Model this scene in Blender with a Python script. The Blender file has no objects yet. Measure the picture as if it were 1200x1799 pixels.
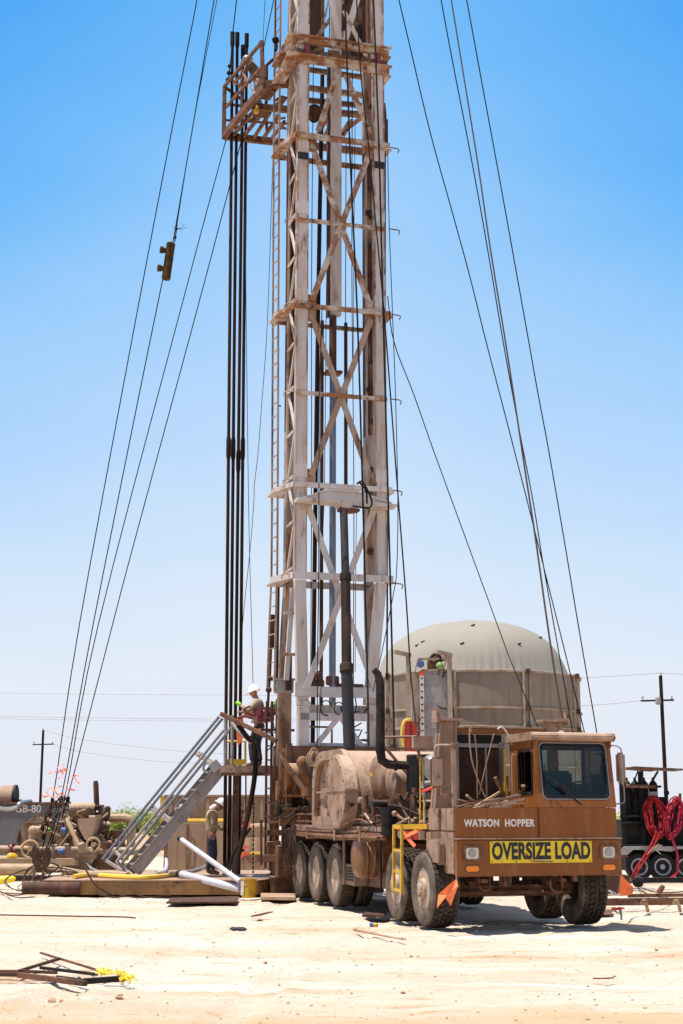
import bpy, bmesh, math, random
from mathutils import Vector, Matrix, noise
random.seed(7)
S = bpy.context.scene
COL = S.collection
rad = math.radians
# ------------------------------------------------------------------ camera, sky, sun, exposure
TILT, FPX, EYE = rad(11.98), 2499.0, 1.65
cam = bpy.data.cameras.new('camera'); cam.sensor_fit = 'VERTICAL'; cam.sensor_height = 36; cam.lens = 50
cam.clip_start = 0.5; cam.clip_end = 9000
co = bpy.data.objects.new('camera', cam); COL.objects.link(co)
co.location = (0, 0, EYE); co.rotation_euler = (math.pi/2 + TILT, 0, 0)
S.camera = co
SUN_EL, SUN_AZ = rad(70), rad(-64)        # azimuth measured clockwise from +Y
sd = Vector((math.sin(SUN_AZ)*math.cos(SUN_EL), math.cos(SUN_AZ)*math.cos(SUN_EL), math.sin(SUN_EL)))
sd = Vector((-0.27, -0.10, 0.96)).normalized()
SUN_EL = math.asin(sd.z); SUN_AZ = math.atan2(sd.x, sd.y)
W = bpy.data.worlds.new('World'); S.world = W; W.use_nodes = True
wn, wl = W.node_tree.nodes, W.node_tree.links
wn.clear()
sky = wn.new('ShaderNodeTexSky'); sky.sky_type = 'NISHITA'; sky.sun_disc = False
sky.sun_elevation = SUN_EL; sky.sun_rotation = SUN_AZ
sky.altitude = 600; sky.air_density = 1.0; sky.dust_density = 0.6; sky.ozone_density = 1.0
# pale summer haze low in the sky, by direction, over the Nishita sky
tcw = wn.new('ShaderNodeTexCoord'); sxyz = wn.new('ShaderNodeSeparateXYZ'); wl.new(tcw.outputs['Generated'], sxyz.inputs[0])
ab = wn.new('ShaderNodeMath'); ab.operation = 'ABSOLUTE'; wl.new(sxyz.outputs[0], ab.inputs[0])  # deepens the blue sideways: lens corner darkening painted into the sky
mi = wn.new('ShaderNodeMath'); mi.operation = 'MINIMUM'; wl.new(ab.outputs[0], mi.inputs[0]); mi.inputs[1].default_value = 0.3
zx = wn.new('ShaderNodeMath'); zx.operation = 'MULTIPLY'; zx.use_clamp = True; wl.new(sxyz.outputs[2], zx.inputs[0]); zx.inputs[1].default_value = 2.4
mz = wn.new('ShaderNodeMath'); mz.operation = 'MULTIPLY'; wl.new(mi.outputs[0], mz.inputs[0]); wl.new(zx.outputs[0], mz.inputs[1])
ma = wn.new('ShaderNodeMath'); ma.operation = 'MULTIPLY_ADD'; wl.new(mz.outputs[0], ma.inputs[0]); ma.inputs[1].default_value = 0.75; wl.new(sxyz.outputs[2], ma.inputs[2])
nw = wn.new('ShaderNodeTexNoise'); nw.inputs['Scale'].default_value = 5; nw.inputs['Detail'].default_value = 4
mw = wn.new('ShaderNodeMapping'); mw.inputs['Scale'].default_value = (1, 1, 3.5); wl.new(tcw.outputs['Generated'], mw.inputs[0]); wl.new(mw.outputs[0], nw.inputs[0])
nm = wn.new('ShaderNodeMath'); nm.operation = 'MULTIPLY_ADD'; wl.new(nw.outputs[0], nm.inputs[0]); nm.inputs[1].default_value = 0.07; wl.new(ma.outputs[0], nm.inputs[2])
nb_ = wn.new('ShaderNodeMath'); nb_.operation = 'SUBTRACT'; wl.new(nm.outputs[0], nb_.inputs[0]); nb_.inputs[1].default_value = 0.035; ma = nb_
def wramp(stops):
    r = wn.new('ShaderNodeValToRGB'); wl.new(ma.outputs[0], r.inputs[0]); els = r.color_ramp.elements
    els[0].position, els[0].color = stops[0][0], (*stops[0][1], 1); els[1].position, els[1].color = stops[-1][0], (*stops[-1][1], 1)
    for p, c in stops[1:-1]: els.new(p).color = (*c, 1)
    return r.outputs[0]
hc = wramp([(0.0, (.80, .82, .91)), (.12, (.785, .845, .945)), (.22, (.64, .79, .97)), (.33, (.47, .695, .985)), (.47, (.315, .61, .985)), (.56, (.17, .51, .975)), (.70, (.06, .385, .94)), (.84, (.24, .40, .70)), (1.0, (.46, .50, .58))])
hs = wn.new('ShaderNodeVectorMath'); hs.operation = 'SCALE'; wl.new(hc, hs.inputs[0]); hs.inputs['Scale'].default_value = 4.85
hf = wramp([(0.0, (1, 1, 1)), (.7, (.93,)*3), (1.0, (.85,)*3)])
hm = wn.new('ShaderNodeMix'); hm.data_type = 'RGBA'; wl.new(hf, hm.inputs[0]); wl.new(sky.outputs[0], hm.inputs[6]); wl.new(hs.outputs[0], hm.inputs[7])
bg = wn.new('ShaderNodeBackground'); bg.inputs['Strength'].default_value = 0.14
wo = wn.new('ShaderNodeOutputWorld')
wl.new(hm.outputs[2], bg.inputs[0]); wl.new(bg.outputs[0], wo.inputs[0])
sl = bpy.data.lights.new('sun', 'SUN'); sl.energy = 5.0; sl.angle = rad(0.5); sl.color = (1, 0.955, 0.89)
so = bpy.data.objects.new('sun', sl); COL.objects.link(so)
so.rotation_euler = sd.to_track_quat('Z', 'Y').to_euler()
S.view_settings.view_transform = 'Standard'; S.view_settings.look = 'None'
S.view_settings.gamma = 1; S.view_settings.exposure = 0.55
S.cycles.max_bounces = 6; S.cycles.transparent_max_bounces = 12
# ------------------------------------------------------------------ pixel helpers: where a photo point lies in the world
CT, ST = math.cos(TILT), math.sin(TILT)
YAW = rad(15.5); TX, TY = 1.18, 21.8
CY, SY = math.cos(YAW), math.sin(YAW)
def ray(u, v):
    a = (u-600)/FPX; b = (899.5-v)/FPX
    return a, CT - b*ST, ST + b*CT
def onY(u, v, Y):
    d = ray(u, v); k = Y/d[1]; return Vector((d[0]*k, Y, EYE + d[2]*k))
def onZ(u, v, z=0.0):
    d = ray(u, v); k = (z-EYE)/d[2]; return Vector((d[0]*k, d[1]*k, z))
def lray(u, v):
    d = ray(u, v); x, y = -TX, -TY
    return (CY*x+SY*y, -SY*x+CY*y, EYE), (CY*d[0]+SY*d[1], -SY*d[0]+CY*d[1], d[2])
def _ax(u, v, i, val):
    o, e = lray(u, v); k = (val-o[i])/e[i]; return Vector([o[j]+e[j]*k for j in range(3)])
def TS(u, v, s): return _ax(u, v, 1, s)      # rig frame: x across, y backward, z up
def TP(u, v, p): return _ax(u, v, 0, p)
def l2w(P): return Vector((TX + CY*P[0] - SY*P[1], TY + SY*P[0] + CY*P[1], P[2]))
# ------------------------------------------------------------------ mesh builder
def V(*a): return Vector(a[0] if len(a) == 1 else a)
def smooth(pts, n=5):
    pts = [Vector(p) for p in pts]
    if len(pts) < 3: return pts
    q = [pts[0]*2-pts[1]] + pts + [pts[-1]*2-pts[-2]]; out = []
    for i in range(1, len(q)-2):
        a, b, c, d = q[i-1:i+3]
        for k in range(n):
            t = k/n
            out.append(0.5*((2*b)+(c-a)*t+(2*a-5*b+4*c-d)*t*t+(3*b-a-3*c+d)*t**3))
    return out + [pts[-1]]
class MB:
    def __init__(s): s.v = []; s.f = []
    def add(s, vs, fs):
        o = len(s.v); s.v += [Vector(x) for x in vs]; s.f += [tuple(i+o for i in f) for f in fs]; return s
    def box(s, x0, x1, y0, y1, z0, z1):
        return s.add([(x, y, z) for z in (z0, z1) for y in (y0, y1) for x in (x0, x1)],
                     [(0, 2, 3, 1), (4, 5, 7, 6), (0, 1, 5, 4), (2, 6, 7, 3), (0, 4, 6, 2), (1, 3, 7, 5)])
    def beam(s, a, b, w, h=None, up=(0, 0, 1)):
        a, b = V(a), V(b); h = w if h is None else h
        d = (b-a).normalized(); u = V(up)
        if abs(d.dot(u)) > 0.98: u = V(0, 1, 0)
        x = d.cross(u).normalized()*w/2; z = x.cross(d).normalized()*h/2
        return s.add([p+i*x+j*z for p in (a, b) for i, j in ((-1, -1), (1, -1), (1, 1), (-1, 1))],
                     [(0, 1, 2, 3), (7, 6, 5, 4), (0, 4, 5, 1), (1, 5, 6, 2), (2, 6, 7, 3), (3, 7, 4, 0)])
    def tube(s, pts, r, n=8, sm=0, closed=False):
        if sm and isinstance(r, (list, tuple)):
            k0 = len(r); r = [r[min(i//sm, k0-1)]+(r[min(i//sm+1, k0-1)]-r[min(i//sm, k0-1)])*(i % sm)/sm for i in range((k0-1)*sm+1)]
        pts = smooth(pts, sm) if sm else [V(p) for p in pts]
        m = len(pts); vs = []; fs = []; ref = None
        for i, p in enumerate(pts):
            a = pts[(i-1) % m] if closed else pts[max(i-1, 0)]
            b = pts[(i+1) % m] if closed else pts[min(i+1, m-1)]
            d = (b-a).normalized() if (b-a).length > 1e-9 else V(0, 0, 1)
            if ref is None: ref = d.orthogonal().normalized()
            ref = (ref - d*ref.dot(d)).normalized(); w = d.cross(ref)
            rr = r[i] if isinstance(r, (list, tuple)) else r
            vs += [p + rr*(math.cos(2*math.pi*k/n)*ref + math.sin(2*math.pi*k/n)*w) for k in range(n)]
        for i in range(m if closed else m-1):
            for k in range(n):
                a = i*n+k; b = i*n+(k+1) % n; c = ((i+1) % m)*n+(k+1) % n; d = ((i+1) % m)*n+k
                fs.append((a, b, c, d))
        if not closed: fs += [tuple(reversed(range(n))), tuple(range((m-1)*n, m*n))]
        return s.add(vs, fs)
    def cyl(s, a, b, r0, r1=None, n=18): return s.tube([a, b], [r0, r0 if r1 is None else r1], n)
    def lathe(s, prof, o=(0, 0, 0), ax=(0, 0, 1), n=24, close=False):
        o, ax = V(o), V(ax).normalized(); e = ax.orthogonal().normalized(); w = ax.cross(e); m = len(prof)
        vs = [o + ax*h + r*(math.cos(2*math.pi*k/n)*e+math.sin(2*math.pi*k/n)*w) for r, h in prof for k in range(n)]
        fs = [(i*n+k, i*n+(k+1) % n, (i+1) % m*n+(k+1) % n, (i+1) % m*n+k) for i in range(m if close else m-1) for k in range(n)]
        if not close:
            if prof[0][0] > 1e-4: fs.append(tuple(reversed(range(n))))
            if prof[-1][0] > 1e-4: fs.append(tuple(range((m-1)*n, m*n)))
        return s.add(vs, fs)
    def prism(s, poly, o, ex, ey, ez):          # poly in (ex, ey), pushed along the vector ez
        o, ex, ey, ez = V(o), V(ex), V(ey), V(ez); n = len(poly)
        vs = [o+ex*a+ey*b for a, b in poly] + [o+ex*a+ey*b+ez for a, b in poly]
        return s.add(vs, [tuple(range(n-1, -1, -1)), tuple(range(n, 2*n))] + [(i, (i+1) % n, n+(i+1) % n, n+i) for i in range(n)])
    def px(s, poly, x0, x1): return s.prism(poly, (x0, 0, 0), (0, 1, 0), (0, 0, 1), (x1-x0, 0, 0))
    def py(s, poly, y0, y1): return s.prism(poly, (0, y0, 0), (1, 0, 0), (0, 0, 1), (0, y1-y0, 0))
    def pz(s, poly, z0, z1): return s.prism(poly, (0, 0, z0), (1, 0, 0), (0, 1, 0), (0, 0, z1-z0))
    def ball(s, c, r, n=12, m=8, sc=(1, 1, 1), z0=-1.0):
        c = V(c); vs = []; fs = []
        a0 = math.asin(z0)
        for i in range(m+1):
            t = a0 + (math.pi/2-a0)*i/m
            for k in range(n):
                f = 2*math.pi*k/n
                vs.append(c+V(r*sc[0]*math.cos(t)*math.cos(f), r*sc[1]*math.cos(t)*math.sin(f), r*sc[2]*math.sin(t)))
        for i in range(m):
            for k in range(n): fs.append((i*n+k, i*n+(k+1) % n, (i+1)*n+(k+1) % n, (i+1)*n+k))
        return s.add(vs, fs)
    def quad(s, a, b, c, d): return s.add([a, b, c, d], [(0, 1, 2, 3)])
    def build(s, name, mat, parent=None, w=False, bev=0.0, ang=0.6, loc=None):
        inv = None
        if parent is not None and w:
            top = parent
            while top.parent is not None: top = top.parent
            inv = Matrix.LocRotScale(top.location, top.rotation_euler, None).inverted()
        vs = [inv @ x for x in s.v] if inv is not None else list(s.v)
        if parent is None and loc is None and vs:
            lo = [min(x[i] for x in vs) for i in range(3)]; hi = [max(x[i] for x in vs) for i in range(3)]
            loc = V((lo[0]+hi[0])/2, (lo[1]+hi[1])/2, lo[2])
        if parent is None: vs = [x-V(loc) for x in vs]
        me = bpy.data.meshes.new(name); me.from_pydata([tuple(x) for x in vs], [], s.f); me.update()
        bm = bmesh.new(); bm.from_mesh(me)
        bmesh.ops.remove_doubles(bm, verts=bm.verts, dist=1e-5)
        bmesh.ops.recalc_face_normals(bm, faces=bm.faces)
        if bev:
            es = [e for e in bm.edges if len(e.link_faces) == 2 and e.calc_face_angle(0) > 0.5]
            bmesh.ops.bevel(bm, geom=es, offset=bev, segments=2, affect='EDGES', clamp_overlap=True)
        bm.to_mesh(me); bm.free()
        me.shade_smooth(); me.set_sharp_from_angle(angle=ang)
        if mat is not None: me.materials.append(mat)
        o = bpy.data.objects.new(name, me); COL.objects.link(o)
        if parent is not None: o.parent = parent
        else: o.location = loc
        return o
def thing(name, label, cat, loc=(0, 0, 0), rz=0.0, group=None):
    o = bpy.data.objects.new(name, None); COL.objects.link(o); o.empty_display_size = 0.2
    o.location = loc; o.rotation_euler = (0, 0, rz); o['label'] = label; o['category'] = cat
    if group: o['group'] = group
    return o
def tag(o, label, cat, group=None):
    o['label'] = label; o['category'] = cat
    if group: o['group'] = group
    return o
def kind(o, k, label=None, cat=None):
    o['kind'] = k
    if label: o['label'] = label
    if cat: o['category'] = cat
    return o
def dup(root, loc, rz=None, label=None, group=None):
    r = root.copy(); COL.objects.link(r); r.location = loc
    if rz is not None: r.rotation_euler = (0, 0, rz)
    if label: r['label'] = label
    if group: r['group'] = group
    for ch in list(root.children):
        c = ch.copy(); COL.objects.link(c); c.parent = r
        for g in list(ch.children):
            d = g.copy(); COL.objects.link(d); d.parent = c
    return r
def text(txt, size, mat, parent, name, M, bold=0.0, sx=1.0, depth=0.004, sp=1.0):
    cu = bpy.data.curves.new(name, 'FONT'); cu.body = txt; cu.size = size; cu.align_x = 'CENTER'; cu.align_y = 'CENTER'
    cu.extrude = depth; cu.offset = bold; cu.space_character = sp
    t = bpy.data.objects.new(name+'_tmp', cu); COL.objects.link(t)
    dg = bpy.context.evaluated_depsgraph_get()
    me = bpy.data.meshes.new_from_object(t.evaluated_get(dg)); me.name = name
    bpy.data.objects.remove(t)
    me.transform(M @ Matrix.Diagonal((sx, 1, 1, 1)))
    me.materials.clear(); me.materials.append(mat)
    o = bpy.data.objects.new(name, me); COL.objects.link(o); o.parent = parent
    return o
# ------------------------------------------------------------------ materials
def mat(name, c, c2=None, amt=0.5, sc=3.0, rough=0.6, metal=0.0, c3=None, amt3=0.3, sc3=7.0, stretch=(1, 1, 1), bump=0.0, bsc=40.0,
        dust=None, damt=0.0, spec=0.5, soft=0.12, streak=None, stamt=0.3, stsc=9.0):
    m = bpy.data.materials.new(name); m.use_nodes = True
    N, L = m.node_tree.nodes, m.node_tree.links
    b = N['Principled BSDF']; b.inputs['Roughness'].default_value = rough; b.inputs['Metallic'].default_value = metal
    b.inputs['Specular IOR Level'].default_value = spec
    tc = N.new('ShaderNodeTexCoord'); mp = N.new('ShaderNodeMapping'); mp.inputs['Scale'].default_value = stretch
    L.new(tc.outputs['Object'], mp.inputs['Vector'])
    def nz(scale, det=8, vec=mp):
        n = N.new('ShaderNodeTexNoise'); n.inputs['Scale'].default_value = scale; n.inputs['Detail'].default_value = det
        n.inputs['Roughness'].default_value = 0.65; L.new(vec.outputs[0], n.inputs['Vector']); return n
    def rgb(c):
        r = N.new('ShaderNodeRGB'); r.outputs[0].default_value = (*c, 1); return r.outputs[0]
    def mix(fac, a, bb):
        x = N.new('ShaderNodeMix'); x.data_type = 'RGBA'; L.new(fac, x.inputs[0]); L.new(a, x.inputs[6]); L.new(bb, x.inputs[7]); return x.outputs[2]
    def ramp(src, a, sf=soft):      # covers roughly the share a
        r = N.new('ShaderNodeMapRange'); mid = 0.5 + (0.5-a)*0.42
        r.inputs['From Min'].default_value = mid-sf; r.inputs['From Max'].default_value = mid+sf; L.new(src, r.inputs['Value']); return r.outputs[0]
    col = rgb(c)
    n1 = nz(sc)
    if c2: col = mix(ramp(n1.outputs[0], amt), col, rgb(c2))
    if c3: n3 = nz(sc3); col = mix(ramp(n3.outputs[0], amt3, 0.06), col, rgb(c3))
    if streak:
        ms = N.new('ShaderNodeMapping'); ms.inputs['Scale'].default_value = (1, 1, 0.07); L.new(tc.outputs['Object'], ms.inputs['Vector'])
        n5 = nz(stsc, 5, ms); n6 = nz(1.3, 3); mu = N.new('ShaderNodeMath'); mu.operation = 'MULTIPLY'
        L.new(ramp(n5.outputs[0], stamt, 0.09), mu.inputs[0]); L.new(ramp(n6.outputs[0], 0.6, 0.2), mu.inputs[1]); col = mix(mu.outputs[0], col, rgb(streak))
    if dust:
        g = N.new('ShaderNodeNewGeometry'); sp = N.new('ShaderNodeSeparateXYZ'); L.new(g.outputs['Normal'], sp.inputs[0])
        mr = N.new('ShaderNodeMapRange'); mr.inputs['From Min'].default_value = 0.2; mr.inputs['From Max'].default_value = 0.95; L.new(sp.outputs[2], mr.inputs['Value'])
        mm = N.new('ShaderNodeMath'); mm.operation = 'MULTIPLY'; mm.inputs[1].default_value = damt; L.new(mr.outputs[0], mm.inputs[0])
        col = mix(mm.outputs[0], col, rgb(dust))
    L.new(col, b.inputs['Base Color'])
    if bump:
        nb = nz(bsc, 6, tc if stretch == (1, 1, 1) else mp)
        if stretch == (1, 1, 1): L.new(tc.outputs['Object'], nb.inputs['Vector'])
        bp = N.new('ShaderNodeBump'); bp.inputs['Strength'].default_value = bump; bp.inputs['Distance'].default_value = 0.02
        L.new(nb.outputs[0], bp.inputs['Height']); L.new(bp.outputs[0], b.inputs['Normal'])
    return m
SAND = (0.66, 0.46, 0.31)
M = dict(
 brown=mat('brown_paint', (0.198, 0.061, 0.0115), (0.225, 0.08, 0.02), 0.4, 2.2, 0.42, c3=(0.25, 0.115, 0.045), amt3=0.09, sc3=6, stretch=(1, 1, 0.45), bump=0.07, bsc=9, dust=SAND, damt=0.45, streak=(0.26, 0.125, 0.055), stamt=0.2, spec=.25),
 dusty=mat('dusty_brown_paint', (0.225, 0.125, 0.072), (0.33, 0.21, 0.145), 0.5, 1.8, 0.7, c3=(0.085, 0.034, 0.013), amt3=0.27, sc3=3.4, bump=0.14, bsc=12, dust=SAND, damt=0.32, streak=(0.39, 0.27, 0.2), stamt=0.28),
 dkbrown=mat('shop_brown_paint', (0.10, 0.036, 0.012), (0.17, 0.082, 0.042), 0.35, 3, 0.6, c3=(0.035, 0.018, 0.012), amt3=0.2, bump=0.12, dust=SAND, damt=0.5),
 orange_brown=mat('ochre_brown_paint', (0.19, 0.075, 0.017), (0.13, 0.045, 0.013), 0.4, 3, 0.36, c3=(0.27, 0.15, 0.075), amt3=0.15, dust=SAND, damt=0.45, streak=(0.05, 0.02, 0.01), stamt=0.2),
 white=mat('weathered_white_paint', (0.52, 0.475, 0.455), (0.42, 0.33, 0.265), 0.4, 1.6, 0.55, c3=(0.15, 0.052, 0.016), amt3=0.15, sc3=3.2, stretch=(1, 1, 0.3), bump=0.05, streak=(0.26, 0.13, 0.055), stamt=0.2),
 white_rust=mat('rust_streaked_white_paint', (0.43, 0.345, 0.285), (0.28, 0.15, 0.075), 0.45, 1.5, 0.6, c3=(0.11, 0.035, 0.01), amt3=0.26, sc3=2.4, stretch=(1, 1, 0.3), bump=0.08, streak=(0.06, 0.025, 0.012), stamt=0.25),
 girt=mat('chipped_white_paint_over_rust', (0.46, 0.395, 0.335), (0.25, 0.10, 0.03), 0.56, 2.8, 0.6, c3=(0.06, 0.022, 0.01), amt3=0.25, sc3=4.5, bump=0.1, soft=0.07),
 rust=mat('dark_rust', (0.055, 0.02, 0.01), (0.125, 0.05, 0.02), 0.35, 3, 0.85, c3=(0.02, 0.012, 0.01), amt3=0.3, sc3=4, stretch=(1, 1, 0.3), bump=0.2),
 rustw=mat('rusted_white_paint', (0.062, 0.021, 0.009), (0.30, 0.19, 0.115), 0.3, 2, 0.8, c3=(0.018, 0.01, 0.008), amt3=0.35, sc3=3, stretch=(1, 1, 0.25), bump=0.15, soft=0.06),
 rackbrown=mat('rusty_brown_steel', (0.13, 0.047, 0.018), (0.23, 0.115, 0.058), 0.33, 4, 0.75, c3=(0.04, 0.016, 0.009), amt3=0.32, bump=0.1),
 pipe=mat('oily_dark_pipe', (0.009, 0.006, 0.005), (0.045, 0.017, 0.009), 0.4, 2.5, 0.7, stretch=(1, 1, 0.1), spec=0.12),
 black=mat('black_steel', (0.012, 0.011, 0.011), (0.035, 0.027, 0.023), 0.3, 4, 0.65, dust=(0.3, 0.22, 0.16), damt=0.2, spec=.15),
 soot=mat('sooty_pipe', (0.016, 0.013, 0.013), (0.05, 0.034, 0.027), 0.4, 3, 0.75, c3=(0.10, 0.05, 0.03), amt3=0.17, bump=0.1, spec=.15),
 ram=mat('galvanised_ram', (0.15, 0.175, 0.225), (0.21, 0.22, 0.255), 0.4, 3, 0.35, 0.5, stretch=(1, 1, 0.2)),
 blueram=mat('greasy_ram_barrel', (0.022, 0.021, 0.023), (0.055, 0.046, 0.044), 0.4, 3, 0.6, c3=(0.10, 0.055, 0.035), amt3=0.14, stretch=(1, 1, 0.2), spec=.15),
 brownram=mat('brown_ram_barrel', (0.022, 0.012, 0.009), (0.055, 0.032, 0.022), 0.4, 3, 0.7, stretch=(1, 1, 0.3), spec=.15),
 wire=mat('wire_rope', (0.008, 0.007, 0.007), rough=0.7, spec=0.15),
 wirebrown=mat('rusty_wire_rope', (0.05, 0.026, 0.018), rough=0.8, spec=.15),
 grey=mat('grey_galvanised_steel', (0.235, 0.22, 0.215), (0.32, 0.285, 0.26), 0.45, 4, 0.55, 0.2, c3=(0.15, 0.085, 0.05), amt3=0.2, bump=0.05),
 bluegrey=mat('blue_grey_rail', (0.14, 0.155, 0.185), (0.24, 0.225, 0.22), 0.4, 4, 0.5, 0.3),
 stair=mat('mauve_grey_stair_paint', (0.25, 0.20, 0.185), (0.33, 0.265, 0.23), 0.45, 3, 0.65, c3=(0.14, 0.065, 0.035), amt3=0.18, bump=0.05),
 yellow=mat('yellow_paint', (0.60, 0.34, 0.008), (0.46, 0.26, 0.02), 0.4, 6, 0.55, c3=(0.12, 0.06, 0.02), amt3=0.17, sc3=9),
 sign=mat('yellow_vinyl', (0.74, 0.52, 0.008), (0.64, 0.43, 0.014), 0.35, 3, 0.45, bump=0.35, bsc=5, streak=(.5, .33, .05), stamt=.15),
 ink=mat('black_ink', (0.012, 0.011, 0.01), rough=0.6),
 letter=mat('white_lettering', (0.62, 0.565, 0.51), (0.46, 0.33, 0.25), 0.3, 12, 0.6),
 amber=mat('amber_lens', (0.85, 0.22, 0.01), rough=0.15),
 orange=mat('orange_flag_cloth', (0.86, 0.17, 0.04), (0.9, 0.25, 0.09), 0.4, 5, 0.7),
 orangestrap=mat('orange_strap', (0.85, 0.18, 0.06), rough=0.7),
 red=mat('red_paint', (0.62, 0.05, 0.015), (0.5, 0.05, 0.02), 0.4, 5, 0.55),
 maroon=mat('maroon_paint', (0.20, 0.022, 0.022), (0.13, 0.03, 0.025), 0.4, 8, 0.5, bump=0.1),
 redhose=mat('red_rubber_hose', (0.26, 0.006, 0.012), (0.36, 0.03, 0.035), 0.4, 6, 0.6, spec=.2),
 pinkhose=mat('pinkish_red_hose', (0.29, 0.009, 0.03), (0.38, 0.04, 0.06), 0.4, 6, 0.6, spec=.2),
 tyre=mat('dusty_tyre_rubber', (0.085, 0.064, 0.05), (0.15, 0.114, 0.088), 0.5, 5, 0.95, c3=(0.22, 0.16, 0.12), amt3=0.17, bump=0.2, bsc=40, spec=.15),
 tread=mat('worn_tyre_tread', (0.032, 0.023, 0.018), (0.085, 0.06, 0.045), 0.45, 7, 0.95, bump=0.1, spec=.15),
 rim=mat('dusty_rim', (0.42, 0.33, 0.25), (0.34, 0.195, 0.10), 0.4, 5, 0.6, 0.1, c3=(0.16, 0.075, 0.03), amt3=0.22, bump=0.05),
 tank=mat('stained_grey_tank_steel', (0.235, 0.185, 0.14), (0.18, 0.135, 0.10), 0.5, 0.7, 0.75, c3=(0.18, 0.085, 0.03), amt3=0.18, sc3=0.9, stretch=(1, 1, 0.5), bump=0.05, streak=(0.13, 0.07, 0.035), stamt=0.25, stsc=4),
 tankrib=mat('pale_tank_flange', (0.32, 0.255, 0.195), (0.22, 0.125, 0.06), 0.4, 2, 0.7),
 dome=mat('grey_tarpaulin', (0.24, 0.213, 0.172), (0.27, 0.242, 0.197), 0.5, 0.5, 0.8, bump=0.12, bsc=6, soft=0.25),
 tan=mat('tan_painted_steel', (0.36, 0.235, 0.15), (0.30, 0.18, 0.105), 0.45, 1.2, 0.7, c3=(0.2, 0.1, 0.05), amt3=0.14, stretch=(1, 1, 0.5), bump=0.05, streak=(0.2, 0.11, 0.06), stamt=0.22, stsc=5),
 pump=mat('dusty_tan_machine', (0.30, 0.205, 0.13), (0.215, 0.13, 0.072), 0.5, 2.5, 0.75, c3=(0.07, 0.035, 0.018), amt3=0.32, sc3=4, bump=0.15, dust=SAND, damt=0.45),
 gbtank=mat('dark_grey_tank_paint', (0.085, 0.085, 0.09), (0.13, 0.12, 0.12), 0.4, 1.5, 0.6, stretch=(1, 1, 0.2)),
 wood=mat('weathered_timber', (0.30, 0.18, 0.10), (0.40, 0.27, 0.17), 0.5, 3, 0.85, c3=(0.12, 0.065, 0.035), amt3=0.2, sc3=5, stretch=(0.4, 2, 2), bump=0.2),
 darkwood=mat('creosoted_pole_wood', (0.018, 0.010, 0.008), (0.04, 0.02, 0.014), 0.4, 3, 0.9, stretch=(2, 2, 0.15), spec=.1),
 pvc=mat('white_plastic_pipe', (0.50, 0.49, 0.53), (0.42, 0.38, 0.37), 0.4, 4, 0.45, c3=(0.3, 0.2, 0.13), amt3=.14, sc3=6),
 yhose=mat('yellow_hose', (0.80, 0.52, 0.05), (0.7, 0.45, 0.1), 0.3, 3, 0.5),
 hosetan=mat('tan_hose', (0.40, 0.275, 0.16), (0.31, 0.19, 0.10), 0.4, 4, 0.65, c3=(.16, .08, .035), amt3=.15),
 silver=mat('bare_aluminium', (0.36, 0.34, 0.33), (0.26, 0.235, 0.22), 0.4, 4, 0.4, 0.6),
 skin=mat('sunburnt_skin', (0.36, 0.17, 0.10), (0.30, 0.13, 0.08), 0.4, 12, 0.5),
 khaki=mat('khaki_shirt', (0.40, 0.31, 0.20), (0.33, 0.25, 0.155), 0.45, 9, 0.85, bump=0.4, bsc=12),
 olive=mat('olive_work_shirt', (0.17, 0.115, 0.05), (0.13, 0.085, 0.04), 0.45, 9, 0.85, bump=0.3, bsc=14),
 maroonshirt=mat('faded_maroon_shirt', (0.20, 0.055, 0.05), (0.25, 0.09, 0.075), 0.4, 6, 0.85, bump=0.3, bsc=14),
 denim=mat('dark_denim', (0.025, 0.033, 0.055), (0.045, 0.05, 0.07), 0.4, 9, 0.85, bump=0.3, bsc=14),
 darkpants=mat('dark_work_trousers', (0.035, 0.035, 0.04), (0.06, 0.055, 0.055), 0.4, 9, 0.85, bump=0.3, bsc=14),
 hat=mat('white_hard_hat', (0.80, 0.79, 0.78), (0.7, 0.68, 0.65), 0.25, 9, 0.3),
 greyhat=mat('grey_hard_hat', (0.30, 0.31, 0.33), (0.5, 0.5, 0.5), 0.35, 9, 0.35),
 glove=mat('lime_glove', (0.22, 0.66, 0.02), (0.3, 0.75, 0.05), 0.3, 12, 0.7),
 boot=mat('dusty_boot', (0.09, 0.055, 0.035), (0.16, 0.1, 0.07), 0.4, 10, 0.8),
 leaf=mat('mesquite_leaf', (0.25, 0.32, 0.045), (0.33, 0.38, 0.07), 0.5, 1.6, 0.6, c3=(0.10, 0.17, 0.025), amt3=0.25, sc3=2.5),
 twig=mat('twig_bark', (0.12, 0.08, 0.05), rough=0.9),
 ribbon=mat('pink_orange_flagging', (0.9, 0.13, 0.07), (0.95, 0.3, 0.12), 0.4, 3, 0.6),
 lime=mat('lime_green_paint', (0.12, 0.30, 0.04), (.2, .26, .1), .4, 9, rough=0.6),
 blue=mat('blue_paint', (0.025, 0.075, 0.26), (.12, .12, .16), .35, 9, rough=0.6),
 rock=mat('sandy_rock', (0.48, 0.30, 0.17), (0.36, 0.21, 0.12), 0.5, 9, 0.95, bump=0.3),
 ytape=mat('yellow_tape', (0.85, 0.62, 0.02), rough=0.5),
 cloth=mat('dark_cloth', (0.04, 0.035, 0.05), rough=0.9),
 ochrepipe=mat('ochre_scaled_pipe', (0.085, 0.05, 0.012), (0.025, 0.014, 0.008), 0.5, 9, 0.85, bump=0.2, spec=.15),
 rimgrey=mat('grey_wheel_paint', (0.40, 0.39, 0.40), (0.3, 0.27, 0.25), 0.35, 8, 0.5),
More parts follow.
